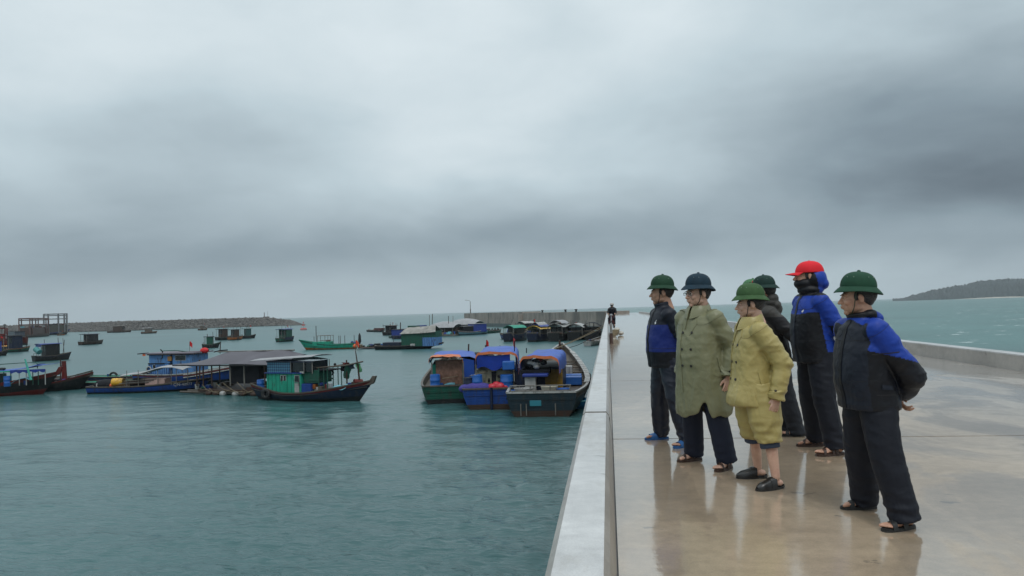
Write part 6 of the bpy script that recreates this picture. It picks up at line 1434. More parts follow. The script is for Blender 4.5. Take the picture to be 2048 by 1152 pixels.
PEOPLE_DONE = []; HEADS = {}
def person(label, feetL, feetR, heading, top_py, cfg, dx=0):
    """feetL/feetR: pixel of each foot's ankle on the deck"""
    Lw, Rw = D(*feetL), D(*feetR); mid = (Lw + Rw) / 2
    # bodily scale from the photographed height of the headgear
    dep = depth_of(mid); tx = proj(mid)[0]
    topw = at_depth(cfg.get('top_px', tx), top_py, dep); H = topw.z
    top_local = 1.585 + .066 + .118 if cfg.get('hat', 'helmet') == 'helmet' else 1.585 + .125
    S = H / top_local
    hd = R(heading)
    inv = Matrix.Rotation(-hd, 3, 'Z')
    fL = (inv @ (Lw - mid)) / S; fR = (inv @ (Rw - mid)) / S
    fw = Vector((math.cos(hd), math.sin(hd), 0))
    tgt = at_depth(cfg['top_px'], top_py, dep) - mid
    off = tgt.dot(_r0) / fw.dot(_r0) / S + .03                # head forward of the feet
    hy = cfg.get('hip', (0, 0))[1]; hx = off * cfg.get('hipf', .42) + cfg.get('hip', (0, 0))[0]
    lean = off * cfg.get('leanf', .80)
    V = Vector
    tL, tR = R(cfg.get('toe', (12, -12))[0]), R(cfg.get('toe', (12, -12))[1])
    MfL = T(fL.x, fL.y, 0, tL); MfR = T(fR.x, fR.y, 0, tR)
    HB = V((-.03 + off, 0, 1.585))
    Mh = Matrix.Translation(HB) @ Matrix.Rotation(R(cfg.get('head_yaw', 0)), 4, 'Z') @ Matrix.Rotation(R(cfg.get('head_pitch', 4)), 4, 'Y') @ Matrix.Diagonal((1.17, 1.14, 1.06, 1))
    sh = cfg.get('sh', 1.0)
    SL, SR = V((-.015 + lean, .175 * sh, 1.345)), V((-.015 + lean, -.175 * sh, 1.345))
    arm = cfg['arms']
    (EL, WL), (ER, WR) = [(V(a), V(b)) for a, b in (arm['L'], arm['R'])]
    hipL, hipR = V((hx, hy + .085, .88)), V((hx, hy - .085, .88))
    kn = cfg.get('knee', (.035, .035))
    aL, aR = V((fL.x - .02, fL.y, .10)), V((fR.x - .02, fR.y, .10))
    kL = (hipL + aL) / 2 + V((kn[0], .0, .02)); kR = (hipR + aR) / 2 + V((kn[1], .0, .02))
    # ---- body, one continuous mesh
    b = MB()
    head_parts(b, Mh)
    chain(b, [V((hx - .01, hy, .90)), V((hx, hy, 1.05)), V((lean * .5, 0, 1.2)), V((-.02 + lean, 0, 1.33)), V((-.03 + lean, 0, 1.42))], [.10, .095, .10, .085, .055], 16)
    for (s_, e_, w_) in ((SL, EL, WL), (SR, ER, WR)):
        chain(b, [V((-.02 + lean, 0, 1.33)), s_, e_, w_], [.06, .048, .036, .025], 12)
    for (h_, k_, a_) in ((hipL, kL, aL), (hipR, kR, aR)):
        mid_c = k_.lerp(a_, .30) + V((-.012, 0, 0))
        chain(b, [V((hx - .01, hy, .92)), h_, k_, mid_c, a_], [.09, .078, .052, .054, .036], 14)
    for (e_, w_, pn, cl, sd_) in ((EL, WL, arm.get('pnL', (0, -1, 0)), arm.get('curl', .45), 1), (ER, WR, arm.get('pnR', (0, 1, 0)), arm.get('curl', .45), -1)):
        fd = (w_ - e_).normalized()
        if 'fd' in arm: fd = V(arm['fd'][0 if sd_ == 1 else 1])
        hand(b, w_ + fd * .015, fd, pn, cl, sd_, 1.0, arm.get('lead', (1, 0, 0)))
    foot(b, MfL); foot(b, MfR)
    if cfg['shoes'] != 'loafer': toes(b, MfL, 1); toes(b, MfR, -1)
    me = voxel(b, .0042, 2, .5)
    o = finish(me, 'person', None, [SKIN_P if cfg.get('pale') else SKIN])
    o.location = mid; o.rotation_euler = (0, 0, hd); o.scale = (S, S, S)
    tag(o, label, 'person', 'officials standing on the pier')
    HEADS[o.name] = Mh
    # eyes, brows, lips
    ey = MB()
    for s_ in (-1, 1):
        ey.use(EYE_W); ey.ell(Mh @ V((.081, s_ * .031, .001)), (.0078, .0100, .0040), 10, 8, Mh.to_3x3())
        ey.use(EYE_D); ey.ell(Mh @ V((.0875, s_ * .031, .001)), (.004, .0048, .0048), 8, 6, Mh.to_3x3())
    ey.build('eyes', parent=o, smooth=True)
    hr = MB().use(HAIR)
    for s_ in (-1, 1): hr.ell(Mh @ V((.087, s_ * .033, .020)), (.006, .017, .0035), 10, 6, Mh.to_3x3())
    hr.ell(Mh @ V((-.026, 0, .022)), (.090, .0785, .098), 24, 16, Mh.to_3x3())
    hr.ell(Mh @ V((-.046, 0, -.030)), (.048, .058, .044), 18, 10, Mh.to_3x3())
    for s_ in (-1, 1): hr.ell(Mh @ V((.020, s_ * .071, .005)), (.014, .006, .030), 10, 8, Mh.to_3x3())
    hr.build('hair', parent=o, smooth=True)
    lp = MB().use(LIP); lp.ell(Mh @ V((.0955, 0, -.0565)), (.0080, .0185, .0036), 12, 6, Mh.to_3x3()); lp.ell(Mh @ V((.0935, 0, -.0648)), (.0078, .0160, .0042), 12, 6, Mh.to_3x3()); lp.build('lips', parent=o, smooth=True)
    # ---- headgear
    if cfg.get('hat', 'helmet') == 'helmet':
        helmet(o, Mh, cfg['hat_col'], R(-9 + .5 * cfg.get('hat_tilt', 3)), cfg.get('badge', False), cfg.get('strap', (.02, .018, .016)))
    else:
        cm = cloth_mat('red_cap_cloth', (.62, .012, .022), .7, wr=.3)
        cp = MB().use(cm)
        cp.lathe([(.0, .098), (.03, .096), (.06, .085), (.083, .062), (.096, .03), (.100, .0), (.098, -.006), (.094, 0), (.05, .07), (0, .09)], 40, (-.008, 0, .028), 1.08, .93, Mh)
        rows = []
        for i in range(7):
            r = i / 6; row = []
            for j in range(17):
                a = lerp(-1.15, 1.15, j / 16); bx = .105 * math.cos(a); by = .092 * math.sin(a); ex = .055 * r * (math.cos(a * .9)) ** .8
                row.append(Mh @ V((bx + ex * 1.25, by * (1 - .04 * r), .026 - .012 * r - .012 * (a ** 2) * r)))
            rows.append(row)
        cp.sheet(rows, .004)
        c_ = cp.build('red_cap', parent=o, smooth='all'); sm_ = c_.modifiers.new('s', 'SUBSURF'); sm_.levels = 1; sm_.render_levels = 1
        sb = MB().use(cm); sb.ell(Mh @ V((-.008, 0, .127)), (.008, .008, .004)); sb.build('cap_button', parent=c_, smooth=True)
    # ---- trousers
    tr = cfg['trousers']
    if tr:
        q = MB(); rr = tr.get('r', (.118, .094, .078)); hem = tr.get('hem', .045)
        wz = .97
        loft(q, [(.80, hx, hy, .115, .165), (.88, hx, hy, .125, .172), (wz, hx, hy, .118, .155)])
        for (h_, k_, a_) in ((hipL, kL, aL), (hipR, kR, aR)):
            e_ = a_.copy(); e_.z = hem
            if hem > .2: e_ = k_.lerp(a_, (k_.z - hem) / (k_.z - a_.z)); e_.z = hem
            m2 = k_.lerp(e_, .5)
            pts = [h_, h_.lerp(k_, .5), k_, m2, e_] if hem < .2 else [h_, h_.lerp(k_, .5), h_.lerp(k_, .85), k_, e_]
            q.tube(pts, [rr[0], (rr[0] + rr[1]) / 2, rr[1], (rr[1] + rr[2]) / 2, rr[2]], 20)
        me = voxel(q, .0085, 3, .5); sd_ = cfg['seed']; A = tr.get('fold', .012) * .75
        def f(p, n):
            low = max(0, 1 - (p.z - hem) / .30)
            s1 = fbm_fold(p, A * (.75 + low * .5), 5, 5, 11 + 5 * low, sd_)
            s1 += A * .6 * low * math.sin(p.z * 80 + 4 * nzv(p, 9, 9, 3, sd_)) * .5
            s1 += fbm_fold(p, A * .6, 9, 9, 2.5, sd_ + 3) * max(0, 1 - low)
            return s1
        displace(me, f)
        finish(me, 'trousers', o, [tr['mat']])
        if tr.get('cuff'):
            cf = MB().use(tr['cuff'])
            for (k_, a_) in ((kL, aL), (kR, aR)):
                e_ = k_.lerp(a_, (k_.z - hem) / (k_.z - a_.z)); d_ = (a_ - k_).normalized()
                cr = tr.get('cuff_r', rr[2]); e_ = e_ + d_ * tr.get('cuff_d', 0); cf.tube([e_ - d_ * .05, e_ - d_ * .04, e_ + d_ * .018, e_ + d_ * .026], [cr * .97, cr * 1.04, cr * 1.04, cr * .96], 24)
            cf.build('rolled_cuff', parent=o, smooth=True)
    # ---- shoes
    for Mf, s_ in ((MfL, 1), (MfR, -1)): sandal(o, Mf, cfg['shoes'], s_)
    # ---- coat or jacket
    ct = cfg['coat']; sd_ = cfg['seed']; q = MB()
    loft(q, [(z, cx * 1.0 + lean * interp([.9, 1.35], [0, 1], z) + hx * interp([.9, 1.3], [1, 0], z), hy * interp([.9, 1.3], [1, 0], z), a, bb * sh, *rest) for (z, cx, a, bb, *rest) in ct['rings']], 48)
    sr = ct.get('sleeve', (.083, .080, .070, .064, .056))
    for (s_, e_, w_) in ((SL, EL, WL), (SR, ER, WR)):
        inner = V((s_.x, s_.y * .6, 1.355))
        we = w_ + (w_ - e_).normalized() * ct.get('cuff_over', .0)
        q.tube([inner, s_, s_.lerp(e_, .5), e_, e_.lerp(we, .55), we], [.065, sr[0], sr[1], sr[2], sr[3], sr[4]], 22)
        q.ell(s_, (sr[0] * .98,) * 3, 16, 10); q.ell(e_, (sr[2] * 1.02,) * 3, 16, 10)
    if 'extra' in ct: ct['extra'](q, locals())
    me = voxel(q, .0080, 2, .5)
    A = ct.get('fold', .012) * .66; hemz = ct['rings'][0][0]
    def f(p, n):
        # near the sleeves: folds around the arm; in the skirt: hanging folds; on the body: diagonal pulls
        arm_d = min((p - SL.lerp(EL, .5)).length, (p - SR.lerp(ER, .5)).length, (p - EL).length, (p - ER).length, (p - WL).length, (p - WR).length)
        wa = max(0, min(1, (.17 - arm_d) / .08)); skirt = max(0, min(1, (1.0 - p.z) / .25))
        up = max(0, min(1, (1.50 - p.z) / .12))
        d = fbm_fold(p, A * (1.15 + .7 * wa), 4.5, 4.5, 10, sd_) * (wa * .9 + .35)
        d += fbm_fold(p, A * 1.3, 10, 10, 2.2, sd_ + 9) * skirt * (1 - wa)
        d += fbm_fold(V((p.x + p.z * .6, p.y + p.z * .35, p.z)), A * .85, 8, 8, 5, sd_ + 4) * (1 - wa) * (1 - skirt * .5)
        d += .003 * noise.noise(p * 34 + V((sd_, 0, 0))) * .5
        return d * up
    displace(me, f)
    if 'zones' in ct: paint(me, ct['mats'], lambda c, n: ct['zones'](c, n, dict(lean=lean, SL=SL, SR=SR, EL=EL, ER=ER)))
    bv = bvh_of(me)
    co = finish(me, ct['name'], o, None if 'zones' in ct else ct['mats'])
    env = dict(o=o, coat=co, bvh=bv, SL=SL, SR=SR, EL=EL, ER=ER, WL=WL, WR=WR, Mh=Mh, lean=lean, S=S, hx=hx, hy=hy)
    if 'details' in ct: ct['details'](env)
    dk = ct.get('seam_mat') or mat('seam_dark', (.004, .004, .006), .8)
    def near(pts, r=.0015, lift=0.0):
        out = []
        for p in pts:
            loc, nn, i_, d_ = bv.find_nearest(V(p))
            if loc is not None: out.append(loc + nn * lift)
        MB().tube(out, r, 5).build('seam', dk, co, True)
    for (s_, e_, w_) in ((SL, EL, WL), (SR, ER, WR)):
        ax = (e_ - s_).normalized(); u_ = ax.cross(V((0, 0, 1))).normalized() if abs(ax.z) < .95 else ax.cross(V((1, 0, 0))).normalized(); v_ = ax.cross(u_)
        c_ = s_ + ax * .01 + V((0, -.035 * (1 if s_.y > 0 else -1), 0)); near([c_ + (u_ * math.cos(t) + v_ * math.sin(t)) * .13 + V((0, 0, .01)) for t in np.linspace(0, 2 * PI, 40)])
        ax = (w_ - e_).normalized(); u_ = ax.cross(V((1, 0, 0))).normalized(); v_ = ax.cross(u_); c_ = e_.lerp(w_, .90)
        near([c_ + (u_ * math.cos(t) + v_ * math.sin(t)) * .09 for t in np.linspace(0, 2 * PI, 24)], .0013)
    zh = ct['rings'][0][0] + .035 if ct['name'] != 'raincoat' else None
    if zh:
        near([V((.18 * math.cos(t) + hx, .22 * math.sin(t), zh)) for t in np.linspace(0, 2 * PI, 60)], .0018)
        near([V((.16 * math.cos(t) + lean, .20 * math.sin(t), 1.285)) for t in np.linspace(-1.2, 1.2, 26)], .0018)
        near([V((.18 * math.cos(t) + lean * .4, .22 * math.sin(t), 1.00)) for t in np.linspace(.25, 1.9, 22)], .0018)
    PEOPLE_DONE.append((label[:30], round(S, 3), [round(x, 2) for x in mid]))
    return o
def locals_(): return None

# pose libraries (local metres, x forward, y left)
BEHIND = dict(L=((-.125, .215, 1.02), (-.150, .065, .885)), R=((-.125, -.215, 1.02), (-.165, -.01, .87)), pnL=(-1, 0, -.2), pnR=(-.6, 0, .6), fd=((-.1, -.8, -.45), (.0, .6, -.75)), lead=(0, 0, 1), curl=.85)
HANG = dict(L=((-.055, .262, 1.075), (.015, .272, .83)), R=((-.055, -.262, 1.075), (.025, -.272, .83)), curl=.55)

NAVY = cloth_mat('navy_rain_nylon', (.009, .012, .021), .5)
NAVY2 = cloth_mat('black_rain_nylon', (.0045, .005, .008), .5)
BLUE = cloth_mat('royal_blue_nylon', (.008, .040, .29), .5)
DBLUE = cloth_mat('deep_blue_nylon', (.008, .020, .14), .5)
TRO = cloth_mat('black_trouser_cloth', (.0055, .007, .013), .65)
OLIVE = cloth_mat('olive_raincoat', (.190, .188, .108), .42, coat=.15)
OCHRE = cloth_mat('ochre_raincoat', (.375, .305, .115), .42, coat=.15)
GREY = cloth_mat('grey_brown_jacket', (.045, .042, .038), .6)
BTN = mat('dark_button', (.02, .016, .012), .35)

def jacket_rings(belly=0.0, w=1.0, hem=.72, neck=.0):
    return [(hem, .004, .163 + belly * .7, .206 * w), (hem + .02, .004, .165 + belly * .8, .209 * w), (.86, .008, .160 + belly, .205 * w), (.98, .016 + belly * .4, .158 + belly, .203 * w), (1.10, .014 + belly * .3, .152 + belly * .8, .203 * w), (1.22, .004, .146 + belly * .3, .208 * w),
            (1.31, -.010, .132, .205), (1.365, -.018, .112, .180), (1.400, -.024, .092, .128), (1.425, -.020, .082, .092), (1.445, -.010, .078, .082), (1.470 + neck, -.002, .080, .082, lambda t: -.018 * math.cos(t)), (1.478 + neck, -.002, .072, .074, lambda t: -.018 * math.cos(t))]

def hood_down(q, L):
    lean = L['lean']; hx_ = -.105 + lean
    q.ell((hx_, 0, 1.425), (.055, .115, .060), 20, 12); q.ell((hx_ - .02, 0, 1.385), (.045, .090, .065), 18, 10)
    q.ell((hx_ + .055, .070, 1.455), (.06, .045, .040), 14, 8); q.ell((hx_ + .055, -.070, 1.455), (.06, .045, .040), 14, 8)

def zipper(env, x0=.05, z0=.76, z1=1.44, m=NAVY2):
    mb = MB().use(m); strip(mb, env['bvh'], [(0, 0, z1 - .02), (0, 0, (z0 + z1) / 2), (0, .004, z0)], .034, (-1, 0, 0), .001, .0035)
    mb.build('placket', parent=env['coat'], smooth=True)
def seam(env, pts, d, w=.006, m=None, name='seam', lift=.0005, thick=.0012):
    mb = MB().use(m or mat('seam_thread', (.01, .01, .012), .7)); strip(mb, env['bvh'], pts, w, d, lift, thick); return mb.build(name, parent=env['coat'], smooth=True)
# ---- man in front right: navy jacket with royal blue shoulders
def zones6(c, n, L):
    c = c.copy(); c.x -= L['lean'] * max(0, min(1, (c.z - .9) / .45)); L_ = 0
    side = abs(c.y)
    if c.z > 1.435 and c.x > -.08 + L_: return 1                               # collar, dark
    if c.z > 1.33 and c.x < -.065: return 2
    arm = abs(c.y) > .205 or c.x < -.19
    if arm: return 2 if c.z > 1.15 + (c.x + .1) * .3 else 1
    if c.z > 1.175 + c.x * .3 and c.x < .02 + (c.z - 1.3) * .35: return 2
    return 0
def det6(env):
    zipper(env)
    bv = env['bvh']
    seam(env, [(.00, .3, 1.20), (.09, .3, 1.19), (.16, .3, 1.185)], (0, -1, 0), .007)
    seam(env, [(-.10, .3, .90), (.14, .3, .905)], (0, -1, 0), .006)
    mb = MB().use(NAVY); patch(mb, bv, [(.02, .35, .965), (.105, .35, .975), (.105, .35, .945), (.02, .35, .935)], (0, -1, 0), .003, .004); mb.build('pocket_flap', parent=env['coat'], smooth=True)
person('man nearest the camera in a navy jacket with royal blue shoulders, dark green sun helmet',
    (1806, 1058), (1727, 1017), 194, 542, dict(hat_col=(.009, .050, .026), seed=3.1, arms=BEHIND, strap=(.035, .05, .025), shoes='black', toe=(10, -8), top_px=1718, sh=1.06, head_yaw=-20, hat_tilt=2,
    trousers=dict(mat=TRO, r=(.135, .112, .100), hem=.05, fold=.014),
    coat=dict(name='rain_jacket', rings=jacket_rings(.022, 1.05, .79), mats=[NAVY, NAVY2, BLUE], zones=zones6, extra=hood_down, details=det6, fold=.012, sleeve=(.092, .094, .094, .086, .066))))

# ---- man in the red cap
def zones5(c, n, L):
    c = c.copy(); c.x -= L['lean'] * max(0, min(1, (c.z - .9) / .45))
    side = abs(c.y)
    if c.z > 1.40: return 1 if c.x > -.035 + (c.z - 1.5) * .25 else 2
    if side > .215 or c.x < -.20: return 2 if c.z > 1.13 else 1
    if c.z > 1.235 + .02 * math.sin(c.x * 20): return 2
    return 1 if c.x > .035 else 2
def hood_up(q, L):
    Mh = L['Mh']; B_ = Mh.to_3x3()
    q.ell(Mh @ Vector((-.045, 0, -.035)), (.088, .100, .105), 24, 14, B_)
    q.ell(Mh @ Vector((.028, 0, -.068)), (.084, .084, .058), 24, 14, B_); q.ell(Mh @ Vector((-.01, 0, -.125)), (.098, .096, .055), 24, 14, B_)
    q.ell(Mh @ Vector((-.105, 0, -.075)), (.040, .075, .050), 18, 10, B_)
def det5(env):
    zipper(env, m=NAVY)
    lg = MB().use(mat('white_print', (.6, .6, .62), .6)); patch(lg, env['bvh'], [(.115, .07, 1.265), (.115, .10, 1.28), (.115, .095, 1.262), (.115, .08, 1.25)], (-1, -.2, 0), .0015, .001, 3, 3); lg.build('chest_print', parent=env['coat'])
    pol = []
person('man in a red cap, blue and black jacket hood pulled up round his face',
    (1668, 910), (1630, 892), 193, 523, dict(hat='cap', seed=11.7, arms=BEHIND, shoes='brown', toe=(6, -10), top_px=1620, head_pitch=0, head_yaw=-20,
    trousers=dict(mat=TRO, r=(.125, .100, .088), hem=.05, fold=.013),
    coat=dict(name='rain_jacket', rings=jacket_rings(.012, 1.0, .80), mats=[NAVY, NAVY2, BLUE], zones=zones5, extra=hood_up, details=det5, fold=.012)))

# ---- man in grey behind, back half turned
def zones4(c, n, L):
    if c.z > 1.16 and abs(c.y) < .215: return 0
    if c.z > 1.30: return 0
    return 1
def hood4(q, L):
    hood_down(q, L); Mh = L['Mh']; q.ell(Mh @ Vector((-.06, 0, -.09)), (.06, .085, .06), 20, 12, Mh.to_3x3())
person('man in a dark grey hooded jacket and blackish helmet, half hidden behind the ochre raincoat',
    (1592, 872), (1572, 864), 170, 549, dict(hat_col=(.007, .030, .024), seed=5.3, badge=True, arms=BEHIND, shoes='black', top_px=1534, hat_tilt=6, head_pitch=9, head_yaw=-10,
    trousers=dict(mat=cloth_mat('charcoal_trousers', (.016, .018, .024), .6), r=(.118, .100, .086), hem=.015, fold=.014),
    coat=dict(name='hooded_jacket', rings=jacket_rings(.0, 1.0, .80), mats=[GREY, cloth_mat('black_jacket', (.012, .012, .014), .6)], zones=zones4, extra=hood4, fold=.012)))

# ---- man almost hidden behind the ochre raincoat
person('man hidden behind the ochre raincoat, only his light green helmet crown showing',
    (1522, 862), (1514, 854), 185, 557, dict(hat_col=(.06, .16, .07), seed=8.8, arms=HANG, shoes='black', top_px=1506,
    trousers=dict(mat=TRO, hem=.04), coat=dict(name='rain_jacket', rings=jacket_rings(-.01, .95, .76), mats=[NAVY2], fold=.01)))

# ---- far left man, navy and blue jacket
def zones1(c, n, L):
    c = c.copy(); c.x -= L['lean'] * max(0, min(1, (c.z - .9) / .45))
    if c.z > 1.245: return 0
    if abs(c.y) > .21 or c.x < -.2: return 0
    if .965 < c.z <= 1.245 and c.x > -.16: return 0 if (abs(c.y) < .028 and c.x > .05) else 2
    return 1
def det1(env):
    zipper(env, m=NAVY2)
    lg = MB().use(mat('white_print', (.6, .6, .62), .6)); d = (-1, -.4, 0)
    patch(lg, env['bvh'], [(.12, .080, 1.270), (.12, .098, 1.285), (.12, .104, 1.258), (.12, .088, 1.250)], d, .0015, .001, 3, 3)
    patch(lg, env['bvh'], [(.12, .096, 1.292), (.12, .104, 1.298), (.12, .104, 1.285), (.12, .098, 1.283)], d, .0015, .001, 2, 2); lg.build('chest_print', parent=env['coat'])
person('man in blue slippers, navy jacket with a blue band and dark green sun helmet',
    (1372, 893), (1320, 878), 196, 549, dict(hat_col=(.010, .045, .022), seed=1.9, arms=BEHIND, shoes='blue', toe=(24, 0), top_px=1324, head_yaw=-12, hat_tilt=4,
    trousers=dict(mat=cloth_mat('navy_rain_trousers', (.012, .015, .026), .4, coat=.2), r=(.122, .098, .088), hem=.05, fold=.014),
    coat=dict(name='rain_jacket', rings=jacket_rings(.015, 1.0, .80), mats=[NAVY, NAVY2, DBLUE], zones=zones1, details=det1, fold=.011)))

# ---- trench-style raincoats
def coat_details(m, dbl=True, hemfront=.5):
    def f(env):
        o, bv, lean = env['coat'], env['bvh'], env['lean']; X = (-1, 0, 0)
        mk = MB().use(m)
        # collar leaves
        for s_ in (-1, 1):
            rows = []
            for i in range(13):
                t = lerp(.10, PI * .93, i / 12); c, sn = math.cos(t), math.sin(t) * s_
                r0 = Vector((-.020 + lean + .074 * c, .076 * sn, 1.455 + .03 * max(0, -c))); r1 = Vector((-.016 + lean + .088 * c, .092 * sn, 1.468 + .035 * max(0, -c))); 
                dz = -.055 - .045 * max(0, c) ** 2
                r2 = Vector((-.012 + lean + (.112 + .03 * max(0, c)) * c, (.122) * sn, 1.450 + dz + .02 * max(0, -c)))
                rows.append([r0, r1, r1.lerp(r2, .33) + Vector((.004 * c, .004 * sn, .006)), r1.lerp(r2, .66) + Vector((.004 * c, .004 * sn, .003)), r2])
            mk.sheet(rows, .004)
        mk.build('collar', parent=o, smooth=True)
        # lapels / overlapping front
        lp = MB().use(m)
        patch(lp, bv, [(.1, -.005, 1.44), (.1, .055, 1.415), (.1, .085, 1.30), (.1, .020, 1.20)], X, .004, .004)
        patch(lp, bv, [(.1, -.012, 1.44), (.1, -.055, 1.415), (.1, -.085, 1.32), (.1, -.040, 1.25)], X, .004, .004)
        lp.build('lapel', parent=o, smooth=True)
        fr = MB().use(m); strip(fr, bv, [(.1, -.085, 1.27), (.1, -.088, 1.0), (.1, -.075, hemfront + .08)], .020, X, .001, .004); fr.build('front_edge', parent=o, smooth=True)
        bt = MB().use(BTN)
        for z in (1.225, 1.075, .925):
            for y in ((.045, -.060) if dbl else (.0,)):
                p, n = hit(bv, (.1, y, z), X); q = Matrix.Translation(p + n * .001) @ n.to_track_quat('Z', 'Y').to_matrix().to_4x4()
                bt.lathe([(.0, .005), (.0105, .005), (.0125, .003), (.0125, 0)], 12, M=q)
        bt.build('buttons', parent=o, smooth=True)
        # epaulettes and shoulder yoke
        ep = MB().use(m)
        for s_ in (-1, 1):
            patch(ep, bv, [(-.035 + lean, s_ * .085, 1.5), (-.035 + lean, s_ * .200, 1.5), (.022 + lean, s_ * .200, 1.5), (.022 + lean, s_ * .085, 1.5)], (0, 0, -1), .004, .005, 8, 5)
        ep.build('epaulette', parent=o, smooth=True)
        eb = MB().use(BTN)
        for s_ in (-1, 1):
            p, n = hit(bv, (-.006 + lean, s_ * .105, 1.5), (0, 0, -1)); eb.ell(p + n * .010, (.010, .010, .004), 10, 6)
        eb.build('epaulette_button', parent=o, smooth=True)
        # pocket welts on both hips, sleeve straps
        for s_ in (-1, 1):
            pk = MB().use(m); patch(pk, bv, [(.075, s_ * .3, 1.00), (.105, s_ * .3, 1.00), (.082, s_ * .3, .845), (.052, s_ * .3, .845)], (0, -s_, 0), .004, .006, 8, 4)
            pk.build('pocket', parent=o, smooth=True)
        for e_, w_ in ((env['EL'], env['WL']), (env['ER'], env['WR'])):
            cs = MB().use(m); d_ = (w_ - e_).normalized(); c_ = e_.lerp(w_, .80); cs.tube([c_ - d_ * .016, c_ - d_ * .014, c_ + d_ * .014, c_ + d_ * .016], [.052, .0690, .0690, .052], 26)
            cs.build('sleeve_strap', parent=o, smooth=True)
        for s_, e_, w_ in ((1, env['EL'], env['WL']), (-1, env['ER'], env['WR'])):
            c_ = e_.lerp(w_, .80) + Vector((.045, s_ * .055, 0)); cb = MB().use(BTN); cb.ell(c_, (.011, .011, .011), 10, 6)
            cb.build('cuff_button', parent=o, smooth=True)
    return f
# olive coat, three-quarter view
def hem2(t):
    c = math.cos(t); a = (t + PI) % (2 * PI) - PI
    return .14 * math.exp(-((a - .50) / .16) ** 2) - .02 * math.cos(2 * t) + .02 * math.sin(3 * t + 1) + .015 * math.sin(7 * t)
rings2 = [(.68, .0, .160, .235, lambda t: hem2(t) * .3), (.56, .0, .160, .246, lambda t: hem2(t) * .8), (.478, .0, .164, .250, hem2), (.472, .0, .182, .266, hem2), (.52, .0, .192, .274, lambda t: hem2(t) * .8), (.62, .0, .195, .266, lambda t: hem2(t) * .4), (.75, .006, .190, .250), (.88, .014, .184, .232), (1.0, .020, .178, .218), (1.10, .018, .168, .210), (1.22, .004, .152, .212), (1.31, -.010, .136, .208), (1.365, -.018, .114, .182), (1.400, -.024, .094, .130), (1.425, -.026, .078, .086), (1.445, -.022, .070, .074), (1.452, -.02, .066, .070)]
person('man with glasses in a long olive raincoat and a dark blue sun helmet',
    (1452, 938), (1386, 921), 222, 546, dict(hat_col=(.007, .026, .044), seed=2.4, arms=HANG, shoes='brown', toe=(10, -14), pale=True, top_px=1395, head_yaw=-14, hat_tilt=5, sh=1.05,
    trousers=dict(mat=cloth_mat('dark_navy_trousers', (.008, .012, .026), .65, wr=.5), r=(.118, .098, .092), hem=.055, fold=.008),
    coat=dict(name='raincoat', rings=rings2, mats=[OLIVE], seam_mat=mat('olive_seam', (.07, .068, .04), .8), details=coat_details(OLIVE, True, .6), fold=.013, sleeve=(.090, .088, .078, .072, .068), cuff_over=.01)))
def glasses(o):
    Mh = HEADS[o.name]
    mb = MB().use(mat('glasses_metal', (.55, .55, .55), .25, metal=1.0))
    for s_ in (-1, 1):
        ring = [Mh @ Vector((.101 - .004 * abs(math.cos(a)), s_ * .034 + .022 * math.cos(a), .0 + .0145 * math.sin(a))) for a in np.linspace(0, 2 * PI, 21)]
        mb.tube(ring, .0013, 5); mb.tube([Mh @ Vector((.098, s_ * .056, .004)), Mh @ Vector((.04, s_ * .078, .003)), Mh @ Vector((-.006, s_ * .081, -.004))], .0012, 5)
    mb.tube([Mh @ Vector((.1, -.012, .004)), Mh @ Vector((.103, 0, .006)), Mh @ Vector((.1, .012, .004))], .0012, 5)
    g = mb.build('glasses', parent=o, smooth=True)
    gl = bpy.data.materials.new('lens_glass'); gl.use_nodes = True; b = gl.node_tree.nodes['Principled BSDF']; b.inputs['Transmission Weight'].default_value = 1; b.inputs['IOR'].default_value = 1.15; b.inputs['Roughness'].default_value = .02
    for s_ in (-1, 1):
        l = MB().use(gl); l.ell(Mh @ Vector((.0985, s_ * .034, 0)), (.0008, .021, .0138), 18, 10, Mh.to_3x3()); l.build('lens', parent=g, smooth=True)
glasses(bpy.data.objects[[x.name for x in bpy.data.objects if x.get('label', '').startswith('man with glasses')][0]])

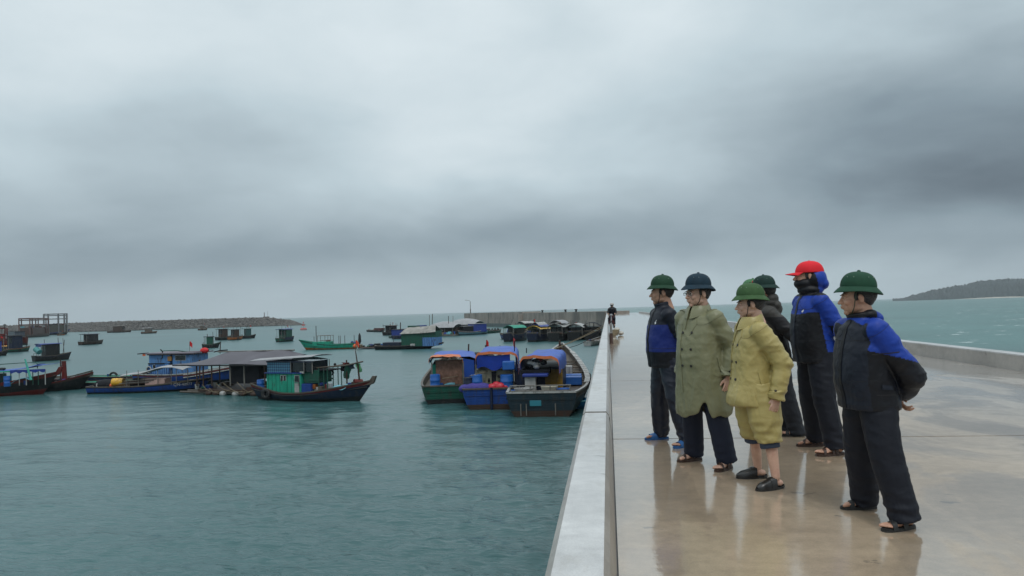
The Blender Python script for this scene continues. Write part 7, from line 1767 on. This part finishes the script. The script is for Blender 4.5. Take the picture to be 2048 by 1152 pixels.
# ochre coat, wrapped round the thighs, bare shins
def ex3(q, L):
    hl, hr, kl, kr = L['hipL'], L['hipR'], L['kL'], L['kR']; V = Vector
    for h_, k_, a_ in ((hl, kl, L['aL']), (hr, kr, L['aR'])):
        e_ = k_.lerp(a_, .22); q.tube([h_, h_.lerp(k_, .5) + V((.02, 0, 0)), k_ + V((.01, 0, 0)), e_], [.145, .145, .126, .098], 22)
rings3 = [(.690, .040, .190, .212), (.705, .042, .206, .224), (.74, .045, .208, .224), (.78, .045, .205, .216), (.88, .03, .185, .208), (1.0, .020, .166, .204), (1.10, .016, .160, .203), (1.22, .004, .148, .206), (1.31, -.010, .134, .205), (1.365, -.018, .114, .182), (1.400, -.024, .094, .130), (1.425, -.026, .078, .086), (1.445, -.022, .070, .074), (1.452, -.02, .066, .070)]
H3 = dict(L=((-.10, .245, 1.06), (-.025, .262, .79)), R=((-.05, -.262, 1.075), (.025, -.272, .80)), curl=.6)
person('man in an ochre raincoat with bare shins, black loafers and a green sun helmet',
    (1548, 978), (1512, 956), 192, 565, dict(hat_col=(.040, .092, .032), seed=6.6, arms=H3, shoes='loafer', toe=(14, -10), top_px=1502, pale=True, hat_tilt=4, head_pitch=6, head_yaw=-12, knee=(.01, .03),
    trousers=dict(mat=OCHRE, r=(.150, .142, .108), hem=.385, fold=.018, cuff_r=.080, cuff_d=.018, cuff=cloth_mat('denim_trousers', (.045, .060, .095), .8)),
    coat=dict(name='raincoat', rings=rings3, mats=[OCHRE], seam_mat=mat('ochre_seam', (.12, .095, .03), .8), details=coat_details(OCHRE, True, .75), fold=.015, sleeve=(.090, .090, .082, .074, .070), cuff_over=.03)))
for p in PEOPLE_DONE: print(p)
far_figures()
# ------------------------------------------------------------------ haze: one closed box of thin air
def build_haze():
    mb = MB().box(-3500, 3500, -400, 4200, WATER - 3, 110)
    m = bpy.data.materials.new('haze_air'); m.use_nodes = True; t = m.node_tree; t.nodes.clear()
    pv = nd(t, 'ShaderNodeVolumePrincipled'); pv.inputs['Density'].default_value = HAZE_D; pv.inputs['Color'].default_value = (.84, .91, .95, 1)
    pv.inputs['Anisotropy'].default_value = 0.0
    out = nd(t, 'ShaderNodeOutputMaterial'); t.links.new(pv.outputs[0], out.inputs['Volume'])
    o = mb.build('haze', m); tag(o, kind='stuff'); o.display_type = 'WIRE'
    m.cycles.homogeneous_volume = True
HAZE_D = .00012
build_haze()
print('objects', len(bpy.data.objects))
